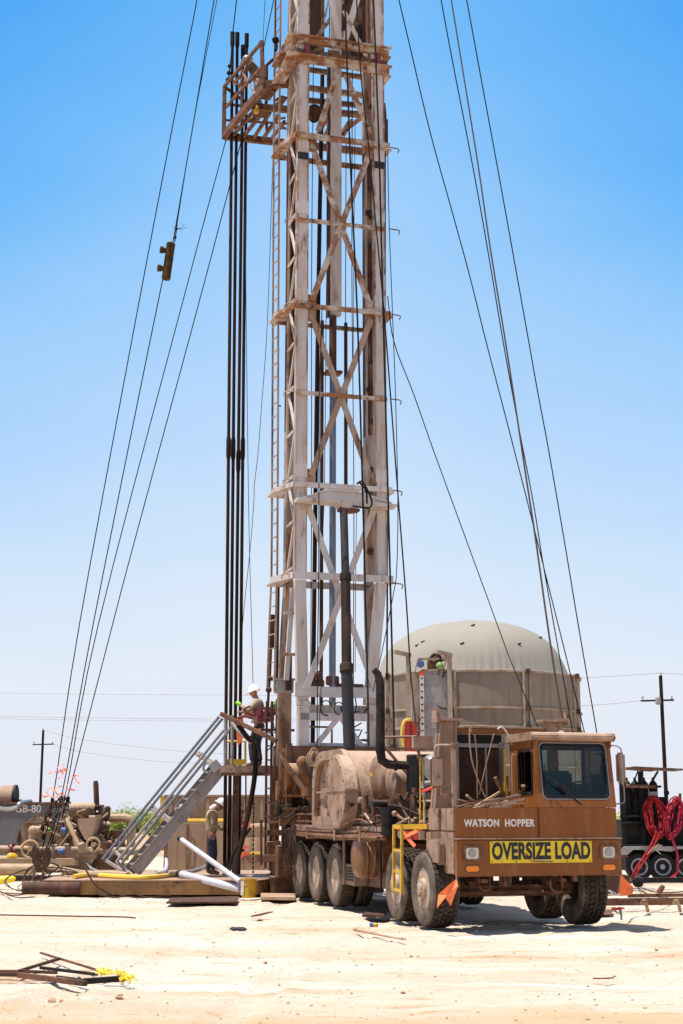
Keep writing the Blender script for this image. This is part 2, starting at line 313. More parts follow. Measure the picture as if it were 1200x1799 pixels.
 ochre=mat('ochre_skid_steel', (0.30, 0.155, 0.045), (0.22, 0.11, 0.04), 0.4, 1.5, 0.7, c3=(0.06, 0.032, 0.018), amt3=0.28, sc3=2.2, bump=0.1, streak=(0.09, 0.045, 0.02), stamt=.25, stsc=5),
 seat=mat('black_vinyl', (0.016, 0.015, 0.015), rough=0.6, spec=.2),
 whitepaint=mat('clean_white_paint', (0.50, 0.475, 0.47), (0.40, 0.355, 0.32), 0.35, 2, 0.5, c3=(0.22, 0.11, 0.05), amt3=.1),
)
def glass(name, tint, refl):
    m = bpy.data.materials.new(name); m.use_nodes = True; N, L = m.node_tree.nodes, m.node_tree.links; N.clear()
    o = N.new('ShaderNodeOutputMaterial'); t = N.new('ShaderNodeBsdfTransparent'); t.inputs[0].default_value = (*tint, 1)
    g = N.new('ShaderNodeBsdfGlossy'); g.inputs['Roughness'].default_value = 0.02; g.inputs[0].default_value = (0.65, 0.6, 0.54, 1)
    f = N.new('ShaderNodeFresnel'); f.inputs[0].default_value = 1.33
    a = N.new('ShaderNodeMath'); a.operation = 'ADD'; a.inputs[1].default_value = refl; L.new(f.outputs[0], a.inputs[0])
    x = N.new('ShaderNodeMixShader'); L.new(a.outputs[0], x.inputs[0]); L.new(t.outputs[0], x.inputs[1]); L.new(g.outputs[0], x.inputs[2]); L.new(x.outputs[0], o.inputs[0])
    return m
M['glass'] = glass('cab_glass', (0.80, 0.88, 0.86), 0.01)
M['lens'] = mat('headlight_lens', (0.62, 0.58, 0.52), (0.5, 0.42, 0.35), 0.3, 14, 0.15, 0.3)
# ------------------------------------------------------------------ the ground
def gh(x, y):
    if y < 9 or y > 140: return 0.0
    p = V(x, y, 0)
    h = 0.05*noise.noise(p*0.35) + 0.03*noise.noise(p*1.3+V(3, 1, 5)) + 0.014*noise.noise(p*4.1) + 0.008*noise.noise(p*11)
    for x0, k, a in ((-2.1, .10, .03), (-.2, .10, .03), (3.2, -.22, .022), (4.9, -.22, .022)):
        d = abs(x-(x0+k*(y-18)+.25*math.sin(y*.35))); 
        if d < .45: h += a*(-1 if d < .2 else .6)*(1-abs(d-.2)/.25 if d > .2 else 1-.3*d/.2) + .008*math.sin(y*14)*(d < .2)
    return (h - 0.045)*min(1, (140-y)/60)
def make_ground():
    ys = []; y = 9.0
    while y < 36: ys.append(y); y += 0.07 if y < 24 else 0.16
    while y < 140: ys.append(y); y *= 1.03
    while y < 7000: ys.append(y); y *= 1.35
    mb = MB(); n = 171
    for y in [-300, 0, 5]+ys:
        hw = max(8.0, abs(y)*0.3) if 9 <= y < 36 else max(14, abs(y)*0.9)
        for i in range(n):
            t = (i/(n-1)*2-1); x = (t + 0.0)*hw if abs(t) < 0.94 else math.copysign(hw*0.94 + (abs(t)-0.94)/0.06*(hw*0.06+400+abs(y)*3), t)
            mb.v.append(V(x, y, gh(x, y) if abs(t) < .94 else -0.02))
    m = len(ys)+3
    for j in range(m-1):
        for i in range(n-1): mb.f.append((j*n+i, j*n+i+1, (j+1)*n+i+1, (j+1)*n+i))
    o = mb.build('ground', None, ang=3.0, loc=(0, 0, 0)); kind(o, 'structure', 'pale sandy dirt ground of the well pad', 'ground')
    m = bpy.data.materials.new('pale_caliche'); m.use_nodes = True; N, L = m.node_tree.nodes, m.node_tree.links
    b = N['Principled BSDF']; b.inputs['Roughness'].default_value = 0.95; b.inputs['Specular IOR Level'].default_value = 0.1
    tc = N.new('ShaderNodeTexCoord')
    def nz(sc, st, det=8):
        mp = N.new('ShaderNodeMapping'); mp.inputs['Scale'].default_value = st; L.new(tc.outputs['Object'], mp.inputs[0])
        q = N.new('ShaderNodeTexNoise'); q.inputs['Scale'].default_value = sc; q.inputs['Detail'].default_value = det; q.inputs['Roughness'].default_value = 0.65; L.new(mp.outputs[0], q.inputs[0]); return q.outputs[0]
    def rp(src, a, bb):
        r = N.new('ShaderNodeMapRange'); r.inputs[1].default_value = a; r.inputs[2].default_value = bb; L.new(src, r.inputs[0]); return r.outputs[0]
    def mix(f, a, c):
        x = N.new('ShaderNodeMix'); x.data_type = 'RGBA'; L.new(f, x.inputs[0])
        if isinstance(a, tuple): x.inputs[6].default_value = (*a, 1)
        else: L.new(a, x.inputs[6])
        x.inputs[7].default_value = (*c, 1); return x.outputs[2]
    c = mix(rp(nz(0.5, (0.5, 1, 1)), 0.36, 0.66), (0.59, 0.485, 0.395), (0.50, 0.385, 0.285))
    c = mix(rp(nz(0.33, (0.3, 1.3, 1)), 0.54, 0.70), c, (0.42, 0.265, 0.145))
    c = mix(rp(nz(0.7, (0.25, 1.5, 1)), 0.56, 0.68), c, (0.65, 0.59, 0.54))
    c = mix(rp(nz(2.2, (0.4, 1.5, 1)), 0.585, 0.70), c, (0.37, 0.22, 0.115))
    c = mix(rp(nz(5.5, (0.7, 1, 1), 6), 0.60, 0.70), c, (0.55, 0.42, 0.30))
    c = mix(rp(nz(13, (0.8, 1, 1), 4), 0.63, 0.70), c, (0.30, 0.18, 0.095))
    sp_ = N.new('ShaderNodeSeparateXYZ'); L.new(tc.outputs['Object'], sp_.inputs[0])
    ad = N.new('ShaderNodeMath'); ad.operation = 'MULTIPLY_ADD'; L.new(nz(0.9, (0.5, 1, 1)), ad.inputs[0]); ad.inputs[1].default_value = -3.2; L.new(sp_.outputs[1], ad.inputs[2])
    mu = N.new('ShaderNodeMath'); mu.operation = 'MULTIPLY'; L.new(rp(ad.outputs[0], 12.2, 10.6), mu.inputs[0]); mu.inputs[1].default_value = 0.75
    c = mix(mu.outputs[0], c, (0.46, 0.285, 0.14))       # a strip of orange sand runs across the near ground
    L.new(c, b.inputs['Base Color'])
    bp = N.new('ShaderNodeBump'); bp.inputs['Strength'].default_value = 0.8; bp.inputs['Distance'].default_value = 0.06
    L.new(nz(14, (0.8, 1, 1), 10), bp.inputs['Height']); L.new(bp.outputs[0], b.inputs['Normal'])
    o.data.materials.append(m)
make_ground()
def rock(mb, c, r):
    o = len(mb.v); n0 = len(mb.v); mb.ball(c, r, 7, 5, (random.uniform(.8, 1.3), random.uniform(.8, 1.2), random.uniform(.5, .8)))
    for i in range(n0, len(mb.v)): mb.v[i] += V([random.uniform(-.22, .22)*r for _ in range(3)])
mb = MB()
for i in range(1500):
    y = 12 + 26*random.random()**1.25; x = random.uniform(-.27, .27)*y; r = random.choice((.005, .006, .007, .008, .010, .012, .018))*random.uniform(.6, 1.1)
    rock(mb, (x, y, gh(x, y)+r*0.2), r)
kind(mb.build('pebbles', M['rock'], loc=(0, 0, 0)), 'stuff', 'small pebbles scattered over the sandy ground', 'pebbles')
for u, v, r, lb in ((210, 1746, .038, 'largest reddish dirt clod lying right of the yellow tape end'), (92, 1745, .035, 'reddish dirt clod below the fallen frame, left of its neighbour'), (109, 1746, .026, 'small reddish dirt clod below the fallen frame, right of its neighbour'),
                    (466, 1687, .03, 'dirt clod on open ground below the dark rag'), (708, 1742, .02, 'dark dirt clod on the bare foreground sand'), (1153, 1663, .03, 'round tan stone alone on the sand at right'), (722, 1670, .025, 'dark clod below the truck stick, beside another'), (734, 1671, .024, 'dark clod nearest the lying stick on its right')):
    P = onZ(u, v); mb = MB(); rock(mb, (P.x, P.y, gh(P.x, P.y)+r*.4), r); tag(mb.build('dirt_clod', M['rock']), lb, 'clod', 'dirt clods on the ground')
# ------------------------------------------------------------------ the rig carrier truck (local frame: x across, y backward, z up)
truck = thing('rig_truck', 'brown five axle rig carrier truck with right hand cab and oversize load banner', 'truck', (TX, TY, 0), YAW)
def T(mb, name, m, parent=truck, bev=0.0, ang=0.6): return mb.build(name, M[m] if isinstance(m, str) else m, parent, bev=bev, ang=ang)
# bumper box
b = MB().box(.21, 2.78, -1.02, -.90, .77, 1.285)
T(b, 'bumper', 'brown', bev=.012)
T(MB().box(.20, 2.79, -1.045, -.6, 1.288, 1.305), 'bumper_ledge', 'dusty', bev=.004)
b = MB().box(.20, .30, -.897, .06, .80, 1.40).box(.10, .19, -.55, .02, .92, 1.22)
T(b, 'side_skirt', 'dusty', bev=.01)
T(MB().prism([(-.62, .95), (-.18, .95), (-.18, 1.27), (-.62, 1.27)], (.06, 0, 0), (0, 1, 0), (0, 0, 1), (.035, 0, 0)), 'tool_box_door', 'dusty', bev=.008)
T(MB().px([(.06, .88), (.30, .88), (.34, 1.38), (.06, 1.38)], .20, .26), 'fender_flap', 'dusty', bev=.008)
T(MB().box(2.68, 2.78, -.897, .3, .80, 1.285), 'side_skirt', 'brown', bev=.01)
# upper front panel, tray, step boxes
T(MB().box(.215, 1.497, -.96, -.925, 1.308, 1.735), 'front_panel', 'brown', bev=.008)
T(MB().box(1.503, 2.745, -.965, -.925, 1.308, 1.735), 'cab_front_panel', 'brown', bev=.008)
T(MB().box(.26, 1.5, -.92, .28, 1.60, 1.64), 'tray_floor', 'dusty')
T(MB().box(.19, .24, -.92, -.40, 1.41, 1.73), 'step_box', 'dusty', bev=.01)
T(MB().box(.16, .25, -.35, .10, 1.41, 1.73), 'step_box', 'dusty', bev=.01)
# cab
cab = T(MB().box(1.5, 1.54, -.92, -.80, 1.738, 2.72).box(1.5, 1.54, -.22, .10, 1.738, 2.72).box(1.5, 1.54, -.80, -.22, 1.738, 1.93).box(1.5, 1.54, -.80, -.22, 2.60, 2.72)
        .box(2.72, 2.76, -.60, .10, 1.738, 1.95).box(2.72, 2.76, -.15, .10, 1.95, 2.72).box(2.72, 2.76, -.86, -.15, 2.62, 2.72)
        .box(1.54, 2.72, .06, .10, 1.738, 2.1).box(1.54, 2.72, .06, .10, 2.62, 2.72).box(1.54, 1.60, .06, .10, 2.1, 2.62).box(2.12, 2.30, .06, .10, 2.1, 2.62).box(2.69, 2.72, .06, .10, 2.1, 2.62), 'cab', 'brown', bev=.008)
def frontface(x0, x1, z0, z1, th=.05):   # a piece of the raked front face
    f = lambda z: -.95 + (z-1.735)*.155
    return [(x0, f(z0), z0), (x1, f(z0), z0), (x1, f(z1), z1), (x0, f(z1), z1)], th
def ff(mb, x0, x1, z0, z1):
    q, th = frontface(x0, x1, z0, z1); mb.add(q+[(a, y+th, z) for a, y, z in q], [(0, 1, 2, 3), (7, 6, 5, 4), (0, 4, 5, 1), (1, 5, 6, 2), (2, 6, 7, 3), (3, 7, 4, 0)])
fy = lambda z: -.95 + (z-1.735)*.155
def rrect(x0, x1, z0, z1, r, n=6):
    out = []
    for cx, cz, a in ((x1-r, z1-r, 0), (x0+r, z1-r, 90), (x0+r, z0+r, 180), (x1-r, z0+r, 270)):
        out += [(cx+r*math.cos(rad(a+90*k/n)), cz+r*math.sin(rad(a+90*k/n))) for k in range(n+1)]
    return out
def holed(mb, outer, inner, yf, th):      # plate with a rounded opening, both outlines with the same number of points
    n = len(outer)
    vs = [(x, yf(z)+d, z) for d in (0, th) for ring in (outer, inner) for x, z in ring]; fs = []
    for i in range(n):
        j = (i+1) % n
        fs += [(i, j, n+j, n+i), (2*n+j, 2*n+i, 3*n+i, 3*n+j), (i, 2*n+i, 2*n+j, j), (n+j, 3*n+j, 3*n+i, n+i)]
    return mb.add(vs, fs)
mb = MB(); holed(mb, rrect(1.5, 2.76, 1.74, 2.73, .02), rrect(1.62, 2.655, 1.885, 2.665, .07), fy, .045)
T(mb, 'windscreen_surround', 'brown', cab)
mb = MB(); holed(mb, rrect(1.605, 2.67, 1.87, 2.68, .08), rrect(1.64, 2.635, 1.905, 2.645, .06), lambda z: fy(z)-.006, .02)
T(mb, 'windscreen_seal', 'black', cab)
mb = MB(); holed(mb, rrect(1.592, 2.683, 1.857, 2.693, .09), rrect(1.607, 2.668, 1.872, 2.678, .08), lambda z: fy(z)-.004, .012)
T(mb, 'windscreen_trim', 'silver', cab)
T(MB().prism(rrect(1.625, 2.65, 1.89, 2.66, .07), (0, -.95-1.735*.155+.012, 0), (1, 0, 0), (0, .155, 1), (0, .006, 0)), 'windscreen', 'glass', cab)
prof = [(-.85, 2.715), (-.90, 2.74), (-.915, 2.785), (-.89, 2.825), (-.82, 2.845), (.1, 2.85), (.16, 2.82), (.16, 2.715)]
T(MB().px(prof, 1.46, 2.79), 'roof', 'dusty', cab, bev=.012)
T(MB().px(prof, 2.793, 2.81), 'roof_edge', 'brown', cab)
wf = MB()
def sidehole(mb, ya, yb, z0, z1, p, th, r, w):
    o = rrect(ya-w, yb+w, z0-w, z1+w, r+w); i = rrect(ya, yb, z0, z1, r); n = len(o)
    vs = [(p+d, y, z) for d in (0, th) for ring in (o, i) for y, z in ring]; fs = []
    for k in range(n):
        j = (k+1) % n
        fs += [(k, j, n+j, n+k), (2*n+j, 2*n+k, 3*n+k, 3*n+j), (k, 2*n+k, 2*n+j, j), (n+j, 3*n+j, 3*n+k, n+k)]
    return mb.add(vs, fs)
T(sidehole(MB(), -.76, -.26, 1.97, 2.56, 1.488, .02, .05, .035), 'side_window_seal', 'black', cab)
T(MB().box(1.508, 1.514, -.80, -.22, 1.93, 2.60), 'side_window', 'glass', cab)
T(MB().box(2.735, 2.741, -.80, -.15, 1.95, 2.62), 'door_window', 'glass', cab)
T(MB().box(1.60, 2.12, .075, .081, 2.1, 2.62), 'rear_window', 'glass', cab)
T(MB().box(1.54, 2.72, -.90, .06, 1.70, 1.737), 'cab_floor', 'seat', cab)
T(MB().px([(-.88, 1.74), (-.88, 1.90), (-.74, 1.96), (-.66, 1.90), (-.66, 1.74)], 1.56, 2.71), 'dashboard', 'seat', cab)
T(MB().box(1.95, 2.45, -.12, -.02, 1.74, 2.30).box(1.95, 2.45, -.45, -.12, 1.74, 1.86), 'seat', 'seat', cab, bev=.04)
mb = MB(); c0 = V(2.3, -.55, 2.02); n_ = V(0, .5, .85).normalized(); e1 = V(1, 0, 0); e2 = n_.cross(e1)
mb.tube([c0+.2*(math.cos(a)*e1+math.sin(a)*e2) for a in [2*math.pi*k/28 for k in range(28)]], .012, 8, closed=True)
for a in (0, 2.1, 4.2): mb.tube([c0, c0+.2*(math.cos(a)*e1+math.sin(a)*e2)], .01, 6)
mb.tube([c0, c0+V(0, -.15, -.25)], .02, 8)
T(mb, 'steering_wheel', 'black', cab)
mb = MB().tube([TS(958, 1362, -.93), TS(985, 1383, -.98), TS(1019, 1413, -.985)], .008, 6).tube([TS(990, 1380, -.99), TS(1000, 1391, -.985)], .012, 6).beam(TS(957, 1344, -.915), TS(961, 1395, -.95), .012, .02)
mb.tube([TS(978, 1375, -.985), TS(1023, 1415, -.985)], .008, 6)
T(mb, 'wiper', 'black', cab)
mb = MB().tube([TS(1062, 1345, -.72), TS(1056, 1347, -.72), TS(1055, 1362, -.74), TS(1057, 1378, -.74), TS(1064, 1384, -.74)], .012, 8, 5)
T(mb, 'grab_handle', 'black', cab)
mb = MB()
for x in [.235+.125*k for k in range(21)]: mb.cyl((x, -1.0255, 1.268), (x, -1.02, 1.268), .009, n=8).cyl((x, -1.0255, .79), (x, -1.02, .79), .009, n=8)
T(mb, 'bumper_bolts', 'dkbrown')
mb = MB()
for x in [.25+.1*k for k in range(13)]: mb.cyl((x, -.9655, 1.33), (x, -.96, 1.33), .008, n=8)
for z in [1.36+.075*k for k in range(5)]: mb.cyl((1.475, -.9655, z), (1.475, -.96, z), .008, n=8).cyl((2.72, -.9705, z), (2.72, -.965, z), .008, n=8)
T(mb, 'panel_rivets', 'dkbrown')
T(MB().box(1.4975, 1.5025, -.962, -.93, 1.31, 1.733), 'panel_seam', 'ink')
mb = MB()
for z in (1.95, 2.05): mb.box(2.762, 2.80, -.55, -.50, z+.3, z+.34)
T(mb, 'door_hinges', 'dkbrown', cab)
T(MB().tube([(1.49, -.15, 1.95), (1.44, -.15, 1.97), (1.44, -.15, 2.5), (1.49, -.15, 2.52)], .014, 8, 3), 'side_grab_rail', 'dusty', cab)
T(MB().lathe([(.0, 0), (.05, 0), (.06, .02), (.03, .05), (0, .055)], (2.2, -.3, 2.85), (0, 0, 1), 14), 'roof_vent', 'dusty', cab)
# mirrors
mb = MB().box(-.05, .16, -.66, -.60, 2.02, 2.47); mr = T(mb, 'mirror', 'dusty', bev=.03)
T(MB().tube([(.02, -.63, 2.44), (.03, -.63, 2.60), (.10, -.63, 2.64), (.33, -.63, 2.64)], .016, 8, 5).tube([(.12, -.63, 2.03), (.12, -.63, 1.93), (.30, -.63, 1.93)], .013, 8, 4), 'mirror_arm', 'dusty', mr)
T(MB().box(.28, .345, -.68, -.60, 1.735, 2.68), 'mirror_post', 'dusty', bev=.008)
mb = MB().box(2.90, 3.05, -.74, -.67, 2.10, 2.56); mr = T(mb, 'mirror', 'dusty', bev=.03)
T(MB().box(2.96, 2.985, -.755, -.742, 2.08, 2.55), 'mirror_strip', 'grey', mr)
T(MB().tube([(2.77, -.72, 2.66), (2.90, -.72, 2.66), (2.98, -.72, 2.62), (2.99, -.72, 2.55)], .011, 8, 5).tube([(3.0, -.72, 2.11), (3.01, -.72, 1.9), (2.98, -.72, 1.81), (2.76, -.72, 1.79)], .012, 8, 5), 'mirror_arm', 'grey', mr)
# lights
for x0, x1 in ((.30, .565), (2.435, 2.70)):
    mb = MB(); holed(mb, rrect(x0-.005, x1+.005, .985, 1.205, .05), rrect(x0+.03, x1-.03, 1.015, 1.175, .04), lambda z: -1.05, .05)
    h = T(mb, 'headlight', 'rackbrown')
    cx = (x0+x1)/2
    T(MB().prism(rrect(x0+.02, x1-.02, 1.01, 1.18, .04), (0, -1.032, 0), (1, 0, 0), (0, 0, 1), (0, .01, 0)), 'lens', 'lens', h, bev=.004)
    T(MB().lathe([(.0, .012), (.06, .008), (.062, 0)], (cx, -1.034, 1.1), (0, -1, 0), 20), 'reflector', 'silver', h)
    T(MB().prism(rrect(cx-.1, cx+.1, .842, .922, .038), (0, -1.035, 0), (1, 0, 0), (0, 0, 1), (0, .014, 0)), 'indicator_lamp', 'amber', bev=.005)
    T(MB().prism(rrect(cx-.125, cx+.125, .825, .94, .055), (0, -1.0235, 0), (1, 0, 0), (0, 0, 1), (0, .01, 0)), 'indicator_base', 'dkbrown')
# banner
bn = T(MB().box(.70, 2.295, -1.036, -1.030, .955, 1.262), 'oversize_banner', 'sign'); bn['label'] = 'yellow vinyl banner reading OVERSIZE LOAD'
RX = Matrix.Rotation(math.pi/2, 4, 'X')
text('OVERSIZE LOAD', .315, M['ink'], bn, 'banner_lettering', Matrix.Translation((1.5, -1.0385, 1.112)) @ RX, .0135, .645, .0015, 1.03)
mb = MB()
for x in (.73, 1.1, 1.5, 1.9, 2.265):
    for z in (.975, 1.242): mb.cyl((x, -1.044, z), (x, -1.036, z), .008, n=8)
T(mb, 'grommets', 'black', bn)
T(MB().tube([(1.34, -1.03, .985), (1.34, -1.07, .985), (1.65, -1.07, .98), (1.65, -1.03, .98)], .013, 8), 'tow_handle', 'dkbrown')
text('WATSON  HOPPER', .138, M['letter'], truck, 'door_lettering', Matrix.Translation((.885, -.963, 1.515)) @ RX, .0062, .85, .0015, 1.1)
# posts carrying the mast rest
T(MB().py([(.27, 1.60), (.64, 1.60), (.66, 3.05), (.40, 3.05)], .2, .3).py([(.27, 1.60), (.30, 1.60), (.43, 3.05), (.40, 3.05)], .14, .36).box(.63, .66, .14, .36, 1.6, 3.05).box(.38, .76, .10, .40, 3.05, 3.09).box(.335, .38, .12, .38, 3.02, 3.22), 'rest_post', 'dusty', bev=.006)
T(MB().box(2.2, 2.46, .2, .3, 2.75, 3.06).box(2.18, 2.21, .16, .34, 2.75, 3.06).box(2.08, 2.5, .1, .4, 3.06, 3.1).box(2.5, 2.545, .12, .38, 3.02, 3.22), 'rest_post', 'dusty', bev=.006)
T(MB().box(.663, 2.178, .22, .3, 2.865, 2.95), 'rest_beam', 'brown', bev=.006)
T(MB().box(.80, 2.05, .20, .34, 2.953, 2.975), 'rest_pad', 'dusty')
T(MB().box(.05, .36, .42, .55, 2.64, 2.83), 'rest_bracket', 'dusty', bev=.006)
# radiator
ra = T(MB().box(.69, 1.5, .42, .85, 1.62, 2.86), 'radiator', 'seat')
T(MB().box(.69, .74, .30, .42, 1.62, 2.74).box(1.46, 1.5, .30, .42, 1.62, 2.74).box(.74, 1.46, .33, .40, 2.66, 2.72).box(1.18, 1.20, .30, .34, 1.7, 2.66), 'radiator_frame', 'grey', ra)
mb = MB()
for i in range(-26, 17):
    for sg in (1, -1):
        # diamond lattice clipped to the opening
        L_ = .93
        x0 = .745 + i*.044; pts = []
        for (px_, pz_) in ((x0, 1.70), (x0+L_*.8, 1.70+L_)):
            pts.append((px_, pz_))
        (ax_, az_), (bx_, bz_) = pts
        lo, hi = .745, 1.455
        if bx_ <= lo or ax_ >= hi: continue
        t0 = max(0, (lo-ax_)/(bx_-ax_)); t1 = min(1, (hi-ax_)/(bx_-ax_))
        A = V(ax_+(bx_-ax_)*t0, .345, az_+(bz_-az_)*t0); B = V(ax_+(bx_-ax_)*t1, .345, az_+(bz_-az_)*t1)
        if sg < 0: A.x = lo+hi-A.x; B.x = lo+hi-B.x; A.y = B.y = .352
        mb.beam(A, B, .0045, .005, (0, 1, 0))
T(mb, 'radiator_guard', 'rackbrown', ra)
T(MB().box(1.455, 1.475, .20, .24, 1.70, 2.64).box(1.43, 1.475, .16, .195, 1.70, 2.12), 'yellow_bar', 'yellow')
# whip hoses over the tray
for pts, r, m in (([(828, 1287), (826, 1279), (825, 1300), (830, 1340), (842, 1375), (853, 1402)], .011, 'hosetan'), ([(874, 1281), (882, 1277.5), (892, 1290), (905, 1320), (915, 1345), (921, 1365), (925, 1390)], .013, 'letter'),
                  ([(834, 1290), (838, 1330), (838, 1360), (839, 1403)], .010, 'dusty'), ([(868, 1288), (860, 1320), (850, 1360), (842, 1396)], .010, 'dusty')):
    T(MB().tube([TS(u, v, -.02+(v-1285)*.0008) for u, v in pts], r, 8, 6), 'whip_hose', m)
# chassis, axles, springs
T(MB().box(.86, .96, -.85, 9.2, .88, 1.16).box(1.86, 1.96, -.85, 9.2, .88, 1.16).box(.96, 1.86, -.86, -.76, .9, 1.14).box(.96, 1.86, 2.9, 3.1, .9, 1.14).box(.96, 1.86, 5.6, 5.8, .9, 1.14), 'chassis', 'dkbrown', bev=.01)
AX = (.0, 1.32, 4.98, 6.35, 7.68)
for i, s in enumerate(AX):
    if i < 2:
        mb = MB().box(.55, 2.27, s-.07, s+.07, .44, .60).cyl((.42, s, .57), (.6, s, .57), .12).cyl((2.2, s, .57), (2.4, s, .57), .12)
        for p in (.78, 2.02): mb.box(p-.05, p+.05, s-.6, s+.6, .66, .72).box(p-.06, p+.06, s-.1, s+.1, .5, .78).tube([(p-.05, s-.09, .42), (p-.05, s-.09, .82)], .014, 6).tube([(p+.05, s-.09, .42), (p+.05, s-.09, .82)], .014, 6)
        mb.tube([(.5, s-.2, .5), (2.3, s-.2, .5)], .03, 8)
    else: mb = MB().cyl((.5, s, .57), (2.3, s, .57), .1).ball((1.4, s, .57), .24)
    T(mb, 'axle', 'rackbrown', bev=.008)
T(MB().tube([(.62, -.75, .76), (.62, -.85, .60), (.75, -.85, .58), (.80, -.75, .76)], .014, 8, 4).tube([(1.75, -.8, .76), (1.72, -.82, .6), (1.85, -.8, .52), (1.93, -.75, .6), (1.95, -.7, .78)], .014, 8, 4).box(1.0, 1.12, -.8, -.6, .62, .77).box(2.05, 2.12, -.9, -.8, .68, .77), 'underslung_hoses', 'rackbrown')
# wheels
R = .565
def tyre_mesh(w, lug, n):
    h = w/2
    mb = MB().lathe([(.29, -h*.72), (.31, -h*.86), (.38, -h*.99), (.45, -h*1.0), (.51, -h*.93), (R-.034, -h*.80), (R-.034, -h*.5), (R-.034, h*.5), (R-.034, h*.80), (.51, h*.93), (.45, h), (.38, h*.99), (.31, h*.86), (.29, h*.72)], (0, 0, 0), (1, 0, 0), 48, close=True)
    return mb
def lug_mesh(w, rows, n):
    mb = MB(); h = w/2*.84
    for k in range(n):
        for r in range(rows):
            a = 2*math.pi*(k+(.5 if r % 2 else 0))/n; x0 = -h+2*h*r/rows+.011; x1 = -h+2*h*(r+1)/rows-.011; da = 2*math.pi/n
            pts = []
            for rr in (R-.045, R):
                for x, sk in ((x0, -.16), (x0, .52), (x1, .36+(.28 if r % 2 else -.28)*0+.16), (x1, -.16)):
                    z = (.18 if r % 2 else -.18) if x == x1 else 0
                    aa = a+da*(sk+z); edge = .012 if (r == 0 and x == x0) or (r == rows-1 and x == x1) else 0
                    pts.append((x, (rr-edge)*math.sin(aa), (rr-edge)*math.cos(aa)))
            mb.add(pts, [(0, 1, 2, 3), (7, 6, 5, 4), (0, 4, 5, 1), (1, 5, 6, 2), (2, 6, 7, 3), (3, 7, 4, 0)])
    return mb
def wheel(p, s, side, wd, front, first=[{}]):
    c = V(p, s, R); d = first[0]; key = (wd, front, side)
    if key not in d:
        if front: prof = [(.30, -.02), (.315, 0), (.29, .012), (.27, .045), (.255, .06), (.20, .055), (.155, .03), (.15, -.06), (.125, -.075), (.09, -.075), (.085, -.095), (.0, -.1)]
        else: prof = [(.30, -.02), (.315, 0), (.29, .012), (.275, .06), (.262, .12), (.24, .15), (.13, .16), (.125, .1), (.10, .085), (.0, .08)]
        mb = MB().lathe(prof, (0, 0, 0), (1, 0, 0), 36)
        if front:
            for k in range(10): a = 2*math.pi*k/10; mb.cyl((.05, .21*math.sin(a), .21*math.cos(a)), (.005, .21*math.sin(a), .21*math.cos(a)), .02, .018, 8)
            for k in range(8): a = 2*math.pi*(k+.5)/8; mb.cyl((-.07, .115*math.sin(a), .115*math.cos(a)), (-.09, .115*math.sin(a), .115*math.cos(a)), .012, n=8)
        else:
            for k in range(10): a = 2*math.pi*k/10; mb.cyl((.155, .19*math.sin(a), .19*math.cos(a)), (.12, .19*math.sin(a), .19*math.cos(a)), .017, n=8)
        if side > 0:
            for q in mb.v: q.x = -q.x
        r = mb.build('wheel', M['rim'], truck); r.location = c
        t = tyre_mesh(wd, .02, 48).build('tyre', M['tyre'], r); t.location = (-side*(wd/2-.06), 0, 0)
        l = lug_mesh(wd, 5 if front else 5, 40).build('tread', M['tread'], r, ang=.3); l.location = t.location
        if not front:
            for g in (t, l): q = g.copy(); COL.objects.link(q); q.parent = r; q.location = (-side*(wd/2-.06+.36), 0, 0)
        d[key] = r; return r
    src = d[key]; r = src.copy(); COL.objects.link(r); r.location = c
    for g in src.children: q = g.copy(); COL.objects.link(q); q.parent = r
    return r
for i, s in enumerate(AX):
    for side in (-1, 1):
        if i < 2: wheel(1.4+side*1.34, s, side, .44, True)
        else:
            wheel(1.4+side*1.34, s, side, .29, False)
# ------------------------------------------------------------------ truck: deck, drawworks guard, drums, exhaust, tanks
T(MB().box(.02, 2.78, 1.75, 8.7, 1.375, 1.42).box(.0, .018, 1.75, 8.7, 1.36, 1.44), 'deck', 'dusty', bev=.005)
mb = MB()
for k, (p, z, a, b) in enumerate(((-.06, 1.32, 8.6, 1.75), (-.10, 1.29, 8.4, 1.55), (-.05, 1.26, 8.0, 1.6), (-.12, 1.245, 7.6, 1.9), (-.09, 1.345, 8.3, 3.0), (-.15, 1.27, 6.5, 1.7))):
    mb.tube([(p, a, z), (p-.02, (a+b)/2, z-.015), (p, b, z)], .027, 8, 3)
T(mb, 'rack_rod', 'rackbrown')
mb = MB()
for s in (2.6, 4.2, 6.2): mb.box(-.2, 0, s-.03, s+.03, 1.19, 1.22).box(-.2, -.18, s-.03, s+.03, 1.22, 1.40).box(-.2, .01, s-.03, s+.03, 1.375, 1.40)
T(mb, 'rod_bracket', 'dusty')
# wire bundle hanging over the rods
mb = MB()
for k in range(16):
    s = 7.6+random.uniform(-.5, .5); a = random.uniform(.35, .85); q = random.uniform(.06, .25)
    mb.tube([(-.13, s*.2+7.5*.8, 1.42), (-.2, s-q*.6, 1.42-a*.4), (-.17-random.uniform(0, .06), s-q, 1.42-a), (-.16, s+q, 1.42-a*.9), (-.2, s+q*.5, 1.42-a*.4), (-.14, 7.6, 1.40)], .009, 5, 4)
T(mb, 'wire_bundle', 'wirebrown')
